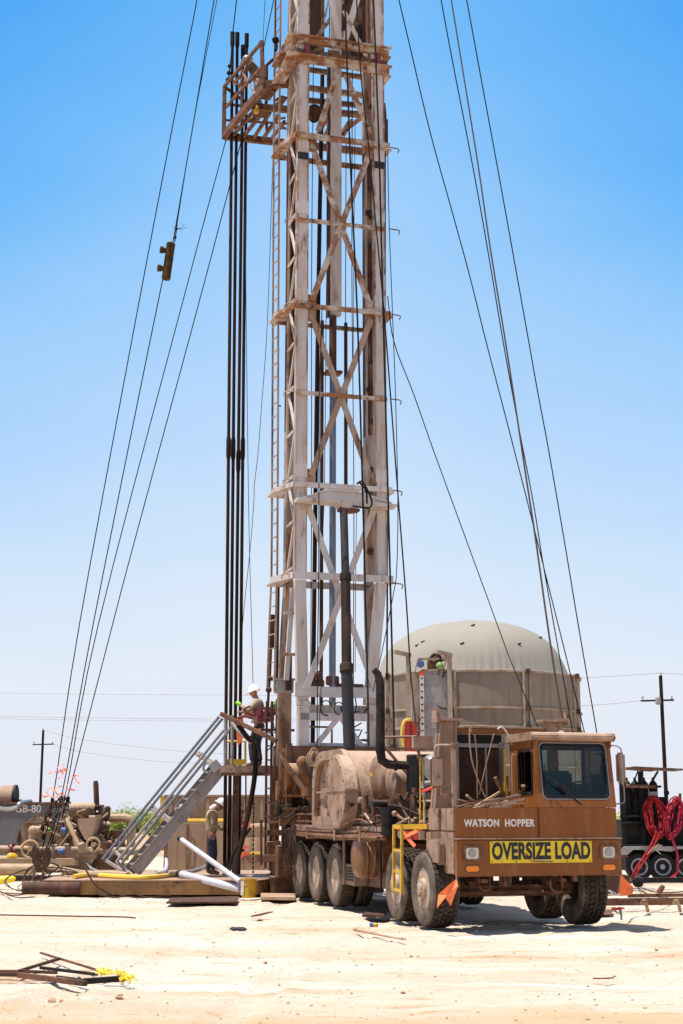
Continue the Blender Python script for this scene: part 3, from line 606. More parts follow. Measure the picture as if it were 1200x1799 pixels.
# drawworks chain guard (faces the side), rounded top
def guard_poly(a, b, z0, z1, r, n=8, lean=0.0):
    out = [(a, z0)]
    for k in range(n+1): t = math.pi*(1-.5*k/n); out.append((a+r+r*math.cos(t), z1-r+r*math.sin(t)))
    for k in range(n+1): t = math.pi*(.5-.5*k/n); out.append((b-r+r*math.cos(t), z1-r+r*math.sin(t)))
    return out+[(b, z0)]
gd = T(MB().px(guard_poly(4.02, 6.55, 1.425, 2.79, .62), .10, .16), 'drawworks_guard', 'dusty', bev=.015)
o_, i_ = guard_poly(4.0, 6.57, 1.43, 2.81, .64), guard_poly(4.2, 6.37, 1.60, 2.63, .56); nn = len(o_); mb = MB()
mb.v = [V(x, y, z) for x in (.0, .098) for R0_ in (o_, i_) for y, z in R0_]
mb.f = [q for k in range(nn) for q in ((k, (k+1) % nn, nn+(k+1) % nn, nn+k), (2*nn+(k+1) % nn, 2*nn+k, 3*nn+k, 3*nn+(k+1) % nn), (k, 2*nn+k, 2*nn+(k+1) % nn, (k+1) % nn), (nn+(k+1) % nn, 3*nn+(k+1) % nn, 3*nn+k, nn+k))]
T(mb, 'guard_rim', 'dusty', gd, bev=.01)
T(MB().box(.02, .098, 4.95, 5.02, 1.6, 2.63), 'guard_web', 'dusty', gd)
el = [(4.08+.64*math.cos(2*math.pi*k/40)+(.16 if math.sin(2*math.pi*k/40) > 0 else -.05)*abs(math.sin(2*math.pi*k/40)), 2.04+.65*math.sin(2*math.pi*k/40)) for k in range(40)]
cv = T(MB().px(el, -.20, .05), 'chain_cover', 'dusty', gd, bev=.025)
T(MB().box(-.215, .06, 3.42, 4.76, 2.03, 2.075).box(.03, .06, 4.7, 6.4, 2.03, 2.07), 'cover_flange', 'dusty', gd, bev=.005)
T(MB().cyl((-.08, 3.60, 1.82), (-.08, 3.46, 1.82), .05, n=14), 'inspection_hole', 'ink', gd)
T(MB().box(.0, .055, 5.0, 5.12, 1.7, 2.2).tube([(-.0, 5.06, 2.35), (-.04, 5.05, 2.1), (-.02, 5.06, 1.75)], .03, 8, 4), 'guard_latch', 'dusty', gd)
for k in range(len(o_)):
    if k % 2 == 0: y_, z_ = (o_[k][0]+i_[k][0])/2, (o_[k][1]+i_[k][1])/2; T(MB().cyl((-.016, y_, z_), (.0, y_, z_), .022, n=8), 'guard_bolt', 'dkbrown', gd)
for k in range(0, 40, 3): T(MB().cyl((-.214, 4.08+(el[k][0]-4.08)*.9, 2.04+(el[k][1]-2.04)*.9), (-.2, 4.08+(el[k][0]-4.08)*.9, 2.04+(el[k][1]-2.04)*.9), .016, n=8), 'guard_bolt', 'dkbrown', gd)
T(MB().box(.03, .098, 5.5, 5.75, 1.75, 2.0).box(.06, .097, 5.2, 6.3, 2.25, 2.28), 'guard_hatch', 'dkbrown', gd, bev=.01)
for a_, b_, c_, r_ in ((TS(600, 1452, 3.6), TS(630, 1440, 3.2), TS(655, 1452, 2.6), .022), (TS(640, 1400, 3.3), TS(660, 1418, 2.9), TS(700, 1425, 2.4), .03), (TS(700, 1410, 2.6), TS(712, 1430, 2.2), TS(725, 1452, 1.6), .025), (TS(655, 1430, 2.8), TS(690, 1415, 2.2), TS(738, 1432, 1.3), .018), (TS(615, 1444, 3.4), TS(650, 1448, 2.6), TS(684, 1440, 2.0), .016)):
    T(MB().tube([a_, b_, c_], r_, 8, 6), 'engine_hose', random.choice(('black', 'soot', 'rackbrown')))
for k in range(12):
    a_ = TS(random.uniform(640, 740), random.uniform(1400, 1446), random.uniform(1.6, 3.0)); s_ = random.uniform(.03, .09)
    T(random.choice((MB().box(a_.x-s_, a_.x+s_, a_.y-s_, a_.y+s_, a_.z-s_, a_.z+s_), MB().cyl(a_, a_+V(s_*3, 0, 0), s_*.7), MB().cyl(a_, a_+V(0, 0, s_*3), s_*.7))), 'engine_part', random.choice(('rust', 'black', 'dkbrown', 'rackbrown', 'grey')), bev=.006)
# drum housing behind the guard
hp = []
for k in range(25): t = math.pi*k/24; hp.append((5.15+1.05*math.cos(t)*1.05, 1.78+1.02*math.sin(t)))
T(MB().px(hp+[(4.05, 1.43), (6.25, 1.43)], .17, 2.65), 'drum_housing', 'dusty', bev=.01)
def head_cyl(p0, p1, s, z, r, cap=.07):
    return MB().lathe([(0, -cap), (r*.45, -cap*.85), (r*.8, -cap*.45), (r, 0), (r, p1-p0), (r*.8, p1-p0+cap*.45), (0, p1-p0+cap)], (p0, s, z), (1, 0, 0), 36)
a_ = T(head_cyl(.52, 2.5, 4.02, 2.28, .375), 'air_receiver', 'dusty')
T(MB().box(.446, .452, 3.98, 4.10, 2.3, 2.37), 'yellow_label', 'sign', a_)
T(head_cyl(.62, 2.2, 3.42, 2.19, .285), 'air_receiver', 'dusty')
# engine exhaust: stack, elbow, muffler can
ex = [TS(u, v, 2.75) for u, v in ((657, 1176), (664, 1184), (668, 1200), (668.5, 1260), (668, 1318), (671, 1336), (682, 1343), (700, 1344.5), (722, 1345))]
T(MB().tube(ex, [.055, .065, .075, .078, .08, .08, .075, .072, .072], 14), 'exhaust_stack', 'soot')
for q, d in ((ex[4], (0, 0, 1)), (ex[7]-V(.05, 0, 0), (1, 0, 0))): T(MB().lathe([(.082, -.015), (.095, -.015), (.095, .015), (.082, .015)], q, d, 16), 'exhaust_clamp', 'black')
T(MB().lathe([(0, 0), (.2, 0), (.215, .02), (.215, .70), (.2, .72), (.0, .72)], TS(731, 1401, 2.75)+V(.06, 0, 0), (0, 0, 1), 24), 'muffler', 'black')
# lower stub stack, pipework, black duct
T(MB().lathe([(0, 0), (.12, 0), (.12, .2), (.14, .21), (.14, .45), (.0, .45)], TS(683, 1468, 1.75), (0, 0, 1), 18), 'duct_stub', 'black')
T(MB().tube([TS(646, 1412, 2.7), TS(655, 1420, 2.6), TS(672, 1435, 2.5), TS(690, 1438, 2.5)], .06, 10, 4), 'coolant_hose', 'soot')
T(MB().tube([TS(630, 1405, 3.0), TS(637, 1407, 3.0), TS(644, 1417, 3.0)], .05, 10, 3).tube([TS(640, 1428, 3.0), TS(660, 1456, 2.4)], .02, 8), 'drain_pipe', 'dusty')
mb = MB()
for z in (1.50, 1.62, 1.76): mb.tube([(.08, 4.0, z), (.08, 1.9, z)], .018, 6)
for s in (4.0, 3.3, 2.6, 1.95): mb.tube([(.08, s, 1.42), (.08, s, 1.80)], .018, 6)
for z in (1.5, 1.64): mb.tube([(.06, 8.4, z), (.06, 6.7, z)], .018, 6)
for s in (8.4, 7.8, 7.2, 6.7): mb.tube([(.06, s, 1.42), (.06, s, 1.66)], .018, 6)
T(mb, 'deck_rail', 'rackbrown')
# engine bay clutter between the drums and the radiator
T(MB().box(.9, 2.2, .9, 2.5, 1.2, 2.0).box(1.0, 1.9, 1.1, 2.4, 2.0, 2.3), 'engine_block', 'dkbrown', bev=.05)
T(MB().box(.35, 1.2, 2.55, 2.9, 1.43, 1.9).box(.62, .75, 2.2, 2.4, 1.43, 2.0), 'gearbox', 'dkbrown', bev=.03)
mb = MB()
for k in range(12):
    a = V(random.uniform(.15, .8), random.uniform(.7, 2.0), random.uniform(1.45, 2.1)); b = a+V(random.uniform(-.3, .3), random.uniform(-.5, .5), random.uniform(-.3, .3))
    mb.tube([a, (a+b)/2+V(0, 0, random.uniform(-.2, .2)), b], random.choice((.014, .02, .03)), 8, 4)
T(mb, 'engine_hoses', 'black')
mb = MB()
for k in range(10):
    c = TS(random.uniform(690, 748), random.uniform(1425, 1448), random.uniform(1.3, 1.9)); mb.ball(c, random.uniform(.03, .06), 8, 6).tube([c, c+V(random.uniform(-.15, .15), random.uniform(-.2, .2), random.uniform(-.1, .1))], .02, 6)
T(mb, 'pipe_fittings', 'dusty')
T(MB().tube([TS(741, 1380, .8), TS(757, 1378, .8), TS(772, 1388, .7)], .06, 10, 4).lathe([(.0, 0), (.19, .01), (.21, .06), (.21, .3), (.19, .35), (0, .36)], TS(752, 1352, .9), (1, .2, .3), 20), 'air_intake', 'grey')
T(MB().tube([TS(767, 1381, .1), TS(745, 1390, .1), TS(741, 1391, .1)], .022, 8, 3), 'red_strap', 'red')
# hanging block and yellow hoses
mb = MB()
for dx in (738, 744.5): mb.tube([TS(dx, 1330, .55), TS(dx+.4, 1390, .5), TS(dx, 1447, .45)], .012, 8, 4)
T(mb, 'yellow_hose', 'yellow')
T(MB().tube([TS(741, 1330, .55), TS(743, 1352, .55), TS(744, 1385, .5)], .02, 8).tube([TS(746, 1400, .5), TS(746, 1447, .45)], .022, 8).ball(TS(745, 1395, .5), .06, 10, 8, (.7, .7, 1.2)), 'hoist_hook', 'grey')
# diagonal brace and handrail above the housing
T(MB().beam(TS(674, 1310, 3.2), TS(718, 1362, 3.0), .05, .05), 'brace', 'dkbrown')
T(MB().tube([TS(672, 1295.5, 4.6), TS(735, 1294, 4.6)], .022, 8).box(.95, 2.6, 4.4, 4.5, 2.80, 2.83), 'handrail', 'dkbrown')
# hung yellow access ladder
q = [TP(u, v, -.12) for u, v in ((692, 1453), (706, 1453), (692, 1566), (706, 1570))]
mb = MB()
mb.beam(q[0], q[2], .035, .05).beam(q[1], q[3], .035, .05)
for t in (.36, .68, .97): mb.beam(q[0].lerp(q[2], t), q[1].lerp(q[3], t), .03, .04)
mb.beam(q[0], q[1], .04, .05)
mb.beam(TP(692, 1453, -.1), TS(752, 1452, .3), .05, .075)
T(mb, 'access_ladder', 'yellow')
# side fuel tank with domed head and straps, louvre box, rear black boxes
tk = T(MB().lathe([(0, -.16), (.17, -.15), (.29, -.12), (.33, -.085), (.34, -.05), (.34, .62), (.3, .65), (0, .66)], (0, 3.1, .93), (1, 0, 0), 40), 'fuel_tank', 'orange_brown')
for p in (-.01, .12, .25): T(MB().lathe([(.341, -.016), (.356, -.016), (.356, .016), (.341, .016)], (p, 3.1, .93), (1, 0, 0), 40), 'tank_strap', 'dusty', tk)
T(MB().box(.06, .30, 3.78, 4.42, .42, .78).box(.02, .06, 4.36, 4.42, .42, 1.36), 'louvre_box', 'dusty', bev=.01)
mb = MB()
for i in range(5):
    for j in range(6): mb.box(.052, .059, 3.84+j*.085, 3.90+j*.085, .50+i*.05, .535+i*.05)
T(mb, 'louvre_holes', 'ink')
T(MB().box(.3, .8, 2.2, 4.3, .42, .70).box(.9, 1.9, 1.9, 4.5, .5, .86), 'battery_box', 'dkbrown', bev=.01)
T(MB().tube([TS(647, 1475, 2.6), TS(648, 1540, 2.6), TS(638, 1595, 3.2)], .006, 5, 4).tube([(-.01, 1.98, .4), (-.01, 1.98, 1.36)], .015, 6), 'hanging_cable', 'wire')
# ------------------------------------------------------------------ rear of the carrier: mast base frame, shelves, ladder
mb = MB()
mb.box(.0, .12, 8.7, 8.82, .5, 3.1).box(2.3, 2.42, 8.7, 8.82, .5, 3.1).box(.0, .12, 9.9, 10.02, .3, 3.1).box(2.3, 2.42, 9.9, 10.02, .3, 3.1)
mb.box(.12, 2.3, 8.72, 8.80, 2.72, 3.05).box(.12, 2.3, 8.72, 8.80, 1.05, 1.3).box(.0, .1, 8.82, 9.9, 2.85, 3.0).box(-.3, 2.4, 9.2, 9.3, 1.2, 1.32)
T(mb, 'mast_base_frame', 'dkbrown', bev=.008)
mb = MB()
for z in (1.72, 1.98): mb.box(-.2, .9, 8.0, 8.6, z, z+.06)
mb.box(-.18, .35, 8.1, 8.55, 1.43, 1.72).box(.1, .5, 8.15, 8.5, 2.04, 2.3).box(-.25, -.16, 8.2, 8.3, 1.4, 2.9)
T(mb, 'rear_shelf', 'orange_brown', bev=.01)
T(MB().box(.3, 1.6, 8.5, 8.6, 1.43, 2.7), 'back_plate', 'orange_brown', bev=.01)
T(MB().cyl((-.1, 8.4, 2.4), (.5, 8.4, 2.4), .28).cyl((.25, 7.9, 2.18), (.25, 7.9, 2.0), .14), 'winch_drum', 'orange_brown')
T(MB().prism([(0, 0), (.12, -.06), (1.06, -.94), (1.16, -1.12), (1.06, -1.12), (.9, -1.0), (.05, -.12)], TS(493.5, 1325, 8.0), (.62, 0, 0), (0, 0, .9), (0, .12, 0)), 'tapered_boom', 'dusty', bev=.02)
T(MB().cyl(TS(553, 1347, 7.0), TS(553, 1440, 7.0), .085), 'hydraulic_post', 'black')
mb = MB().box(.2, .75, 8.05, 8.4, 2.42, 2.75).ball(TS(532, 1340, 7.6), .14, 10, 8).ball(TS(534, 1352, 7.6), .12, 10, 8)
T(mb, 'winch_motor', 'rackbrown', bev=.03)
mb = MB()
for k in range(7):
    r = .11+.03*random.random(); c = TS(549, 1333, 7.3)+V(random.uniform(-.05, .05), 0, random.uniform(-.05, .05))
    mb.tube([c+V(r*.7*math.cos(a), .04*k-.2, r*1.1*math.sin(a)) for a in [2*math.pi*i/16 for i in range(16)]], .012, 6, closed=True)
T(mb, 'rope_coil', 'hosetan')
mb = MB().tube([TS(535, 1345, 7.3), TS(545, 1365, 7.2), TS(549, 1395, 7.2), TS(547, 1420, 7.2)], .03, 8, 5)
for k in range(16):
    a = TS(random.uniform(490, 556), random.uniform(1400, 1450), random.uniform(7.2, 8.2)); b = a+V(random.uniform(-.5, .5), random.uniform(-.3, .3), random.uniform(-.3, .3))
    mb.tube([a, a.lerp(b, .5)+V(0, 0, random.uniform(-.15, .1)), b], random.choice((.012, .018, .025)), 6, 4)
T(mb, 'rear_hoses', 'black')
for k in range(15):
    a = TS(random.uniform(488, 555), random.uniform(1330, 1452), random.uniform(8.0, 8.9)); s_ = random.uniform(.05, .16)
    T(random.choice((MB().box(a.x-s_, a.x+s_, a.y-.1, a.y+.1, a.z-s_*.8, a.z+s_*.8), MB().cyl(a, a+V(0, 0, s_*3), s_*.5), MB().cyl(a, a+V(s_*3, 0, 0), s_*.5), MB().beam(a, a+V(random.uniform(-.3, .3), 0, .5), .05))), 'rig_fitting', random.choice(('rust', 'dkbrown', 'black', 'rackbrown')), bev=.01)
T(MB().box(-.05, 2.0, 8.86, 8.95, 1.0, 2.75), 'rear_panel', 'rust')
T(MB().box(-.15, .9, 8.75, 9.1, .35, 1.0).box(.2, 1.8, 8.2, 8.7, .5, 1.0).box(-.1, 2.3, 9.3, 9.9, .0, .35), 'rear_jack', 'dkbrown', bev=.015)
# vertical ladder at the rear corner
a0, a1, b0, b1 = TS(466, 1525, 9.6), TS(469, 1232, 9.6), TS(474.5, 1530, 9.4), TS(478, 1232, 9.4)
mb = MB().beam(a0, a1, .045, .05).beam(b0, b1, .045, .05)
for k in range(11): mb.beam(a0.lerp(a1, .05+.085*k), b0.lerp(b1, .05+.085*k), .03, .03)
T(mb, 'rear_ladder', 'rust')
c_a, c_b = TS(485, 1318, 9.5), TS(491, 1228, 9.5)
T(MB().box(c_a.x, c_b.x, 9.5, 9.6, .4, c_b.z), 'rear_column', 'dkbrown', bev=.01)
T(MB().box(c_b.x+.01, TS(507, 1300, 9.5).x, 9.52, 9.58, 3.55, c_b.z-.1), 'rear_column', 'dkbrown', bev=.01)
T(MB().px([(9.3, 2.65), (9.42, 2.65), (9.42, 4.2), (9.3, 4.2)], -.06, .24), 'pale_column_plate', 'dusty', bev=.01)
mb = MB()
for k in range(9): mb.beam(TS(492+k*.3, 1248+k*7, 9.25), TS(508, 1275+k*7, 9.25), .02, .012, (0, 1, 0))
T(mb, 'plate_shadow_bars', 'dkbrown')  # dark bars stand in for the striped shadow on the pale plate
mb = MB().beam(TS(494, 1425, 9.0), TS(491, 1345, 9.2), .06).beam(TS(484, 1430, 9.0), TS(493, 1340, 9.1), .05).beam(TS(482, 1350, 9.4), TS(482, 1470, 9.4), .09).beam(TS(470, 1444, 9.2), TS(520, 1444, 8.9), .06)
mb.beam(TS(480, 1478, 9.2), TS(482, 1505, 9.2), .28, .2).beam(TS(462, 1508, 9.2), TS(512, 1508, 8.9), .14).beam(TS(459, 1440, 9.4), TS(459, 1520, 9.4), .05).beam(TS(504, 1450, 8.8), TS(505, 1545, 8.8), .06)
T(mb, 'corner_struts', 'dkbrown', bev=.006)
# orange safety straps and flags hang from the truck: things of their own
mb = MB().beam(l2w(TS(698, 1452, .7)), l2w(TS(729, 1487, .5)), .012, .055, (.3, .2, 1)).beam(l2w(TS(712, 1470, .6)), l2w(TS(754, 1449, .4)), .012, .055, (.3, .2, 1))
tag(mb.build('orange_strap', M['orangestrap']), 'crossed orange straps hanging at the yellow truck ladder', 'strap')
def flag(pts, s, stick, lb, ds):
    t = thing('warning_flag', lb, 'flag', l2w(TS(*stick[1], s)), 0, 'orange flags on the bumper ends')
    q = [l2w(TS(u, v, s+d)) for (u, v), d in zip(pts, ds)]; mb = MB(); n = len(q); c = sum(q, V(0, 0, 0))/n
    mb.v = q+[c]+[x+V(.0, .012, 0) for x in q+[c]]; mb.f = [(i, (i+1) % n, n) for i in range(n)]+[(n+1+(i+1) % n, n+1+i, 2*n+1) for i in range(n)]+[(i, n+1+i, n+1+(i+1) % n, (i+1) % n) for i in range(n)]
    mb.build('flag_cloth', M['orange'], t, w=True, ang=.3)
    MB().tube([l2w(TS(*stick[0], s)), l2w(TS(*stick[1], s))], .009, 6).build('flag_stick', M['wood'], t, w=True)
flag(((802, 1544), (805, 1556), (792, 1592), (782, 1577), (768, 1595), (770, 1572), (786, 1557)), -1.12, ((801, 1535), (804, 1560)), 'pale orange flag hanging at the bumper corner over the striped front tyre', (0, -.05, .03, -.08, .0, .06, -.04))
flag(((1091, 1536), (1103, 1549), (1114, 1560), (1111, 1571), (1099, 1574), (1086, 1571), (1088, 1553)), -.85, ((1091, 1530), (1087, 1568)), 'deep orange flag hanging at the bumper corner beside the trailer', (0, -.03, .05, -.04, .03, 0, .02))
# junk heap in the tray
mb = MB()
for k in range(26):
    u = random.uniform(822, 925); s = random.uniform(-.7, .1); p = TS(u, 1410, s); L_ = random.uniform(.15, .45); a = random.uniform(-.5, .5)
    c = V(p.x, s, 1.70+random.random()*.14); d = V(math.cos(a), random.uniform(-.6, .6), random.uniform(-.25, .3)).normalized()*L_/2
    mb.beam(l2w(c-d), l2w(c+d), random.uniform(.015, .05), random.uniform(.012, .03))
tag(mb.build('scrap_heap', M['wood']), 'heap of broken timber and scrap in the open tray beside the cab', 'scrap')
for (a, b, w, m, lb) in (((785, 1414), (885, 1401), .03, 'rackbrown', 'long brown rod lying along the front of the tray'), ((870, 1366), (888, 1402), .05, 'rackbrown', 'short thick stick leaning steeply against the radiator guard'),
                         ((835, 1418), (880, 1391), .045, 'wood', 'reddish board tilted across the scrap heap'), ((820, 1397), (838, 1413), .035, 'wood', 'short pale stick poking up at the left of the scrap heap'),
                         ((845, 1410), (925, 1396), .05, 'wood', 'long grey timber on top of the scrap heap'), ((919, 1380), (924, 1400), .06, 'rackbrown', 'stubby reddish post below the cab side window')):
    mb = MB().beam(l2w(TS(*a, -.45)), l2w(TS(*b, -.3)), w, w*.8); tag(mb.build('scrap_stick', M[m]), lb, 'stick', 'sticks in the truck tray')
# ------------------------------------------------------------------ the mast (derrick), standing on the truck's rear; same frame as the truck
B0 = V(l2w((0, 8.9, 0)))
mast = thing('derrick_mast', 'tall white rust streaked lattice mast raised behind the truck', 'mast', (TX, TY, 0), YAW)
def A(mb, name, m, parent=mast, bev=0.0, ang=0.6): return mb.build(name, M[m] if isinstance(m, str) else m, parent, bev=bev, ang=ang)
PL, PR, SF, SR = .20, 2.28, 8.9, 10.05        # outer left and right, front face, rear face
ZT = 23.5
# front legs: box columns with a flange on each side
for x0, x1, nm in ((PL, PL+.245, 'l'), (PR-.235, PR, 'r')):
    mb = MB().box(x0, x1, SF, SF+.14, 6.72, ZT)
    for z in (8.9, 10.9, 13.0, 15.1, 16.6, 19.6): mb.box(x0-.014, x1+.014, SF-.016, SF, z, z+.3)
    lg = A(mb, 'front_leg', 'white', bev=.004)
    for xx in (x0, x1): A(MB().box(xx-.014, xx+.014, SF-.013, SF+.16, 6.72, 12.8), 'leg_flange', 'white_rust', lg); A(MB().box(xx-.014, xx+.014, SF-.013, SF+.16, 12.802, ZT), 'leg_flange', 'girt', lg)
for x0, x1 in ((PL-.006, PL+.251), (PR-.241, PR+.006)):
    A(MB().box(x0, x1, SF-.02, SF+.14, 16.45, 16.62), 'leg_band', 'ink')
A(MB().box(PR-.06, PR+.04, SF+.15, SF+.2, 8.0, 17), 'cable_tray', 'rust')
# rear legs: rusted webs inside, pale flanges
for x0, x1 in ((PL, PL+.16), (PR-.20, PR-.04)):
    lg = A(MB().box(x0, x1, SR-.30, SR, 10.2, 17.3), 'rear_leg', 'rustw', bev=.004)
    A(MB().box(x0, x1, SR-.30, SR, 6.7, 10.198), 'rear_leg', 'white_rust', bev=.004); A(MB().box(x0, x1, SR-.30, SR, 17.302, ZT), 'rear_leg', 'white_rust', bev=.004)
    A(MB().box(x0-.02, x0+.02, SR-.36, SR-.301, 6.7, ZT), 'leg_flange', 'white_rust', lg)
for z in [7.6+.72*k for k in range(22)]:
    A(MB().box(PR-.10, PR+.02, SF+.16, SR-.32, z, z+.07), 'side_rung', 'rust') if 10 < z < 19 else None
# zigzag lacing on the left face
mb = MB(); zs = [6.9+1.03*k for k in range(16)]
for k in range(len(zs)-1):
    a = V(PL+.02, SF+.16, zs[k]); b = V(PL+.02, SR-.32, zs[k]); c = V(PL+.02, SF+.16, zs[k+1]); d = V(PL+.02, SR-.32, zs[k+1])
    mb.beam(*((d, a) if k % 2 else (b, c)), .05, .06)
    mb.beam(a+V(-.03, 0, 0), b+V(-.03, 0, 0), .04, .045)
A(mb, 'side_lacing', 'white')
A(MB().box(PL+.07, PL+.15, SF+.17, SF+.25, 7.0, ZT), 'drill_line_guide', 'rust')
# girt frames
def ring(z, h, mt, ov=.10, shelf=.28):
    mb = MB().box(PL-.05, PR+ov+.02, SF-.10, SF-.025, z-h/2, z+h/2)
    mb.box(PL-.05-shelf, PL-.051, SF-.099, SF+.12, z-h/2, z-h/2+.03) if False else None
    mb.prism([(PL-.06, SF-.10), (PL-.06, SF+.0), (PL-.10, SR+.05), (PL-.10-shelf, SR+.05), (PL-.10-shelf, SR-.4)], (0, 0, z-h/2), (1, 0, 0), (0, 1, 0), (0, 0, .04))
    mb.prism([(PR+.02, SF-.02), (PR+ov+.1, SF+.02), (PR+ov, SR+.05), (PR+.02, SR+.05)], (0, 0, z-h/2), (1, 0, 0), (0, 1, 0), (0, 0, .04))
    mb.box(PL-.1, PR+ov, SR+.01, SR+.07, z-h/2, z+h/2)
    mb.beam((PL-.07, SF-.09, z), (PL-.10-shelf+.02, SR-.38, z), .03, h*.96)
    return A(mb, 'girt_frame', mt, bev=.004)
Z = {'a': 19.42, 'b': 18.93, 'c': 17.02, 'd': 12.86, 'e': 8.72, 'f': 6.70}
ring(Z['a'], .13, 'girt'); ring(Z['b'], .15, 'girt'); ring(Z['c'], .13, 'girt'); ring(Z['d'], .10, 'girt'); ring(Z['e'], .11, 'white'); ring(Z['f'], .15, 'white')
for zz in (Z['a'], Z['b']): A(MB().box(PL-.3, PR+.16, SF-.2, SF-.105, zz+.07, zz+.10).box(PL-.3, PL-.06, SF-.104, SR, zz+.07, zz+.10), 'deck_plate', 'girt')
A(MB().box(PL-.05, PR+.05, SF-.06, SF-.02, 19.1, 19.2).box(PL-.05, PR+.1, SF-.02, SF+.02, 19.0, 19.24).box(.9, 1.2, SF-.03, SF, 19.1, 19.3), 'lock_beam', 'rackbrown')
for p in (PL+.16, PR-.16): A(MB().box(p-.045, p+.045, SF-.17, SF-.06, 19.02, 19.32), 'lock_pin', 'maroon', bev=.01)
for z, mt in ((14.93, 'girt'), (10.82, 'girt')):
    A(MB().box(PL-.02, PR+.02, SF-.065, SF-.022, z-.045, z+.045), 'cross_angle', mt)
mb = MB()
for z in (17.0, 14.95, 12.86, 10.84, 8.72, 6.62):
    mb.tube([(PR+.1, SF-.05, z), (PR+.30, SF-.05, z-.01), (PR+.36, SF-.05, z-.03), (PR+.33, SF-.05, z-.12)], .014, 6)
A(mb, 'rope_hook', 'rackbrown')
mb = MB()
for z in (14.95, 12.9, 10.84, 8.82, 6.72): mb.tube([(PL, SF-.05, z), (PL-.20, SF+.05, z+.02), (PL-.26, SF+.1, z+.0), (PL-.27, SF+.12, z-.08)], .014, 6)
A(mb, 'rope_hook', 'girt')
# crossed braces on the front face
IL, IR = PL+.20, PR-.20
def X(z0, z1, mt, x0=IL+.14, x1=IR-.14):
    zm = (z0+z1)/2
    A(MB().beam((x0, SF-.01, z0), (x1, SF-.01, z1), .03, .135, (1, 0, 0)), 'brace', mt)
    A(MB().beam((x0, SF+.03, z1), (x1, SF+.03, z0), .03, .135, (1, 0, 0)), 'brace', mt)
    mb = MB()
    for x, z in ((x0, z0), (x1, z0), (x0, z1), (x1, z1)):
        sx = -1 if x == x0 else 1; sz = -1 if z == z0 else 1
        mb.box(min(x+sx*.22, x-sx*.12), max(x+sx*.22, x-sx*.12), SF+.045, SF+.065, z-.16, z+.16)
    mb.box((x0+x1)/2-.13, (x0+x1)/2+.13, SF+.047, SF+.06, zm-.14, zm+.14)
    A(mb, 'gusset', mt)
X(13.02, 16.85, 'girt'); X(8.95, 12.70, 'white_rust'); X(4.25, 8.35, 'white', IL+.05, IR-.05)
A(MB().beam((1.14, SF, 18.75), (.68, SF, 17.2), .03, .13, (1, 0, 0)), 'brace', 'girt'); A(MB().beam((1.34, SF, 18.75), (1.98, SF, 17.2), .03, .13, (1, 0, 0)), 'brace', 'girt')
A(MB().beam((.72, SF, 22.0), (1.22, SF, 19.5), .03, .14, (1, 0, 0)), 'brace', 'white'); A(MB().beam((1.85, SF, 21.6), (1.30, SF, 19.5), .03, .14, (1, 0, 0)), 'brace', 'white')
A(MB().beam((1.30, SF, 20.4), (1.85, SF, 19.3), .03, .1, (1, 0, 0)), 'brace', 'white'); A(MB().beam((1.2, SF, 22.6), (1.75, SF, 24), .03, .14, (1, 0, 0)), 'brace', 'white')
# centre column of the upper section, guides and raising rams
cc = A(MB().box(1.13, 1.40, 9.45, 9.63, 12.95, ZT), 'centre_column', 'white', bev=.006)
A(MB().box(1.07, 1.128, 9.47, 9.60, 12.9, 19.3), 'column_flange', 'rust', cc)
A(MB().box(.55, .95, 9.7, 9.75, 19.4, ZT).box(1.5, 2.0, 9.7, 9.75, 19.4, ZT), 'back_panel', 'rustw')
A(MB().box(.95, 1.02, 9.65, 9.8, 19.4, ZT).box(1.42, 1.5, 9.65, 9.8, 19.4, ZT).box(2.02, 2.06, 9.3, 9.8, 19.4, ZT), 'panel_rib', 'rackbrown')
for k in range(4): A(MB().beam((.6+.2*k, 9.62, 19.5+k*.5), (1.9-.3*k, 9.62, 20.6+k*.7), .04, .09), 'inner_strut', 'girt')
A(MB().cyl((1.19, 9.45, 11.6), (1.19, 9.45, 12.9), .085), 'ram_barrel', 'rust')
A(MB().box(1.0, 1.38, 9.3, 9.6, 11.50, 11.56), 'ram_plate', 'rackbrown')
A(MB().cyl((1.19, 9.45, 3.9), (1.19, 9.45, 11.49), .075), 'ram_rod', 'ram')
for p in (.955, 1.52): A(MB().box(p-.035, p+.035, 9.5, 9.56, 3.9, 12.8), 'guide_rail', 'rustw')
# telescoping raising ram in front of the mast, up to the cross beam
q = [TS(614, 1316, 7.3), TS(609, 1172, 7.6), TS(607, 1012, 8.2), TS(603.5, 886, 8.62)]
A(MB().cyl(q[0], q[1], .122), 'ram_stage', 'blueram'); A(MB().cyl(q[1], q[2], .103), 'ram_stage', 'brownram'); A(MB().cyl(q[2], q[3], .086), 'ram_stage', 'blueram')
for i, r in ((1, .138), (2, .115)):
    d = (q[i+1]-q[i]).normalized(); A(MB().lathe([(r, -.12), (r+.012, -.08), (r, -.04), (r+.012, 0), (r, .06)], q[i], d, 24), 'ram_gland', 'brownram')
cb = MB().py([(PL-.05, 8.30), (1.05, 8.27), (1.15, 8.18), (1.5, 8.18), (1.56, 8.27), (2.42, 8.27), (2.42, 8.33), (PL-.05, 8.36)], 8.50, 8.86)
A(cb, 'cross_beam', 'white', bev=.004)
A(MB().py([(PL+.06, 8.361), (.9, 8.62), (1.55, 8.62), (2.3, 8.40), (2.3, 8.331)], 8.84, 8.87).py([(PL+.02, 8.38), (.9, 8.64), (1.55, 8.64), (2.36, 8.42), (2.36, 8.39), (1.55, 8.61), (.9, 8.61), (PL+.02, 8.36)], 8.74, 8.838), 'cross_beam_web', 'whitepaint')
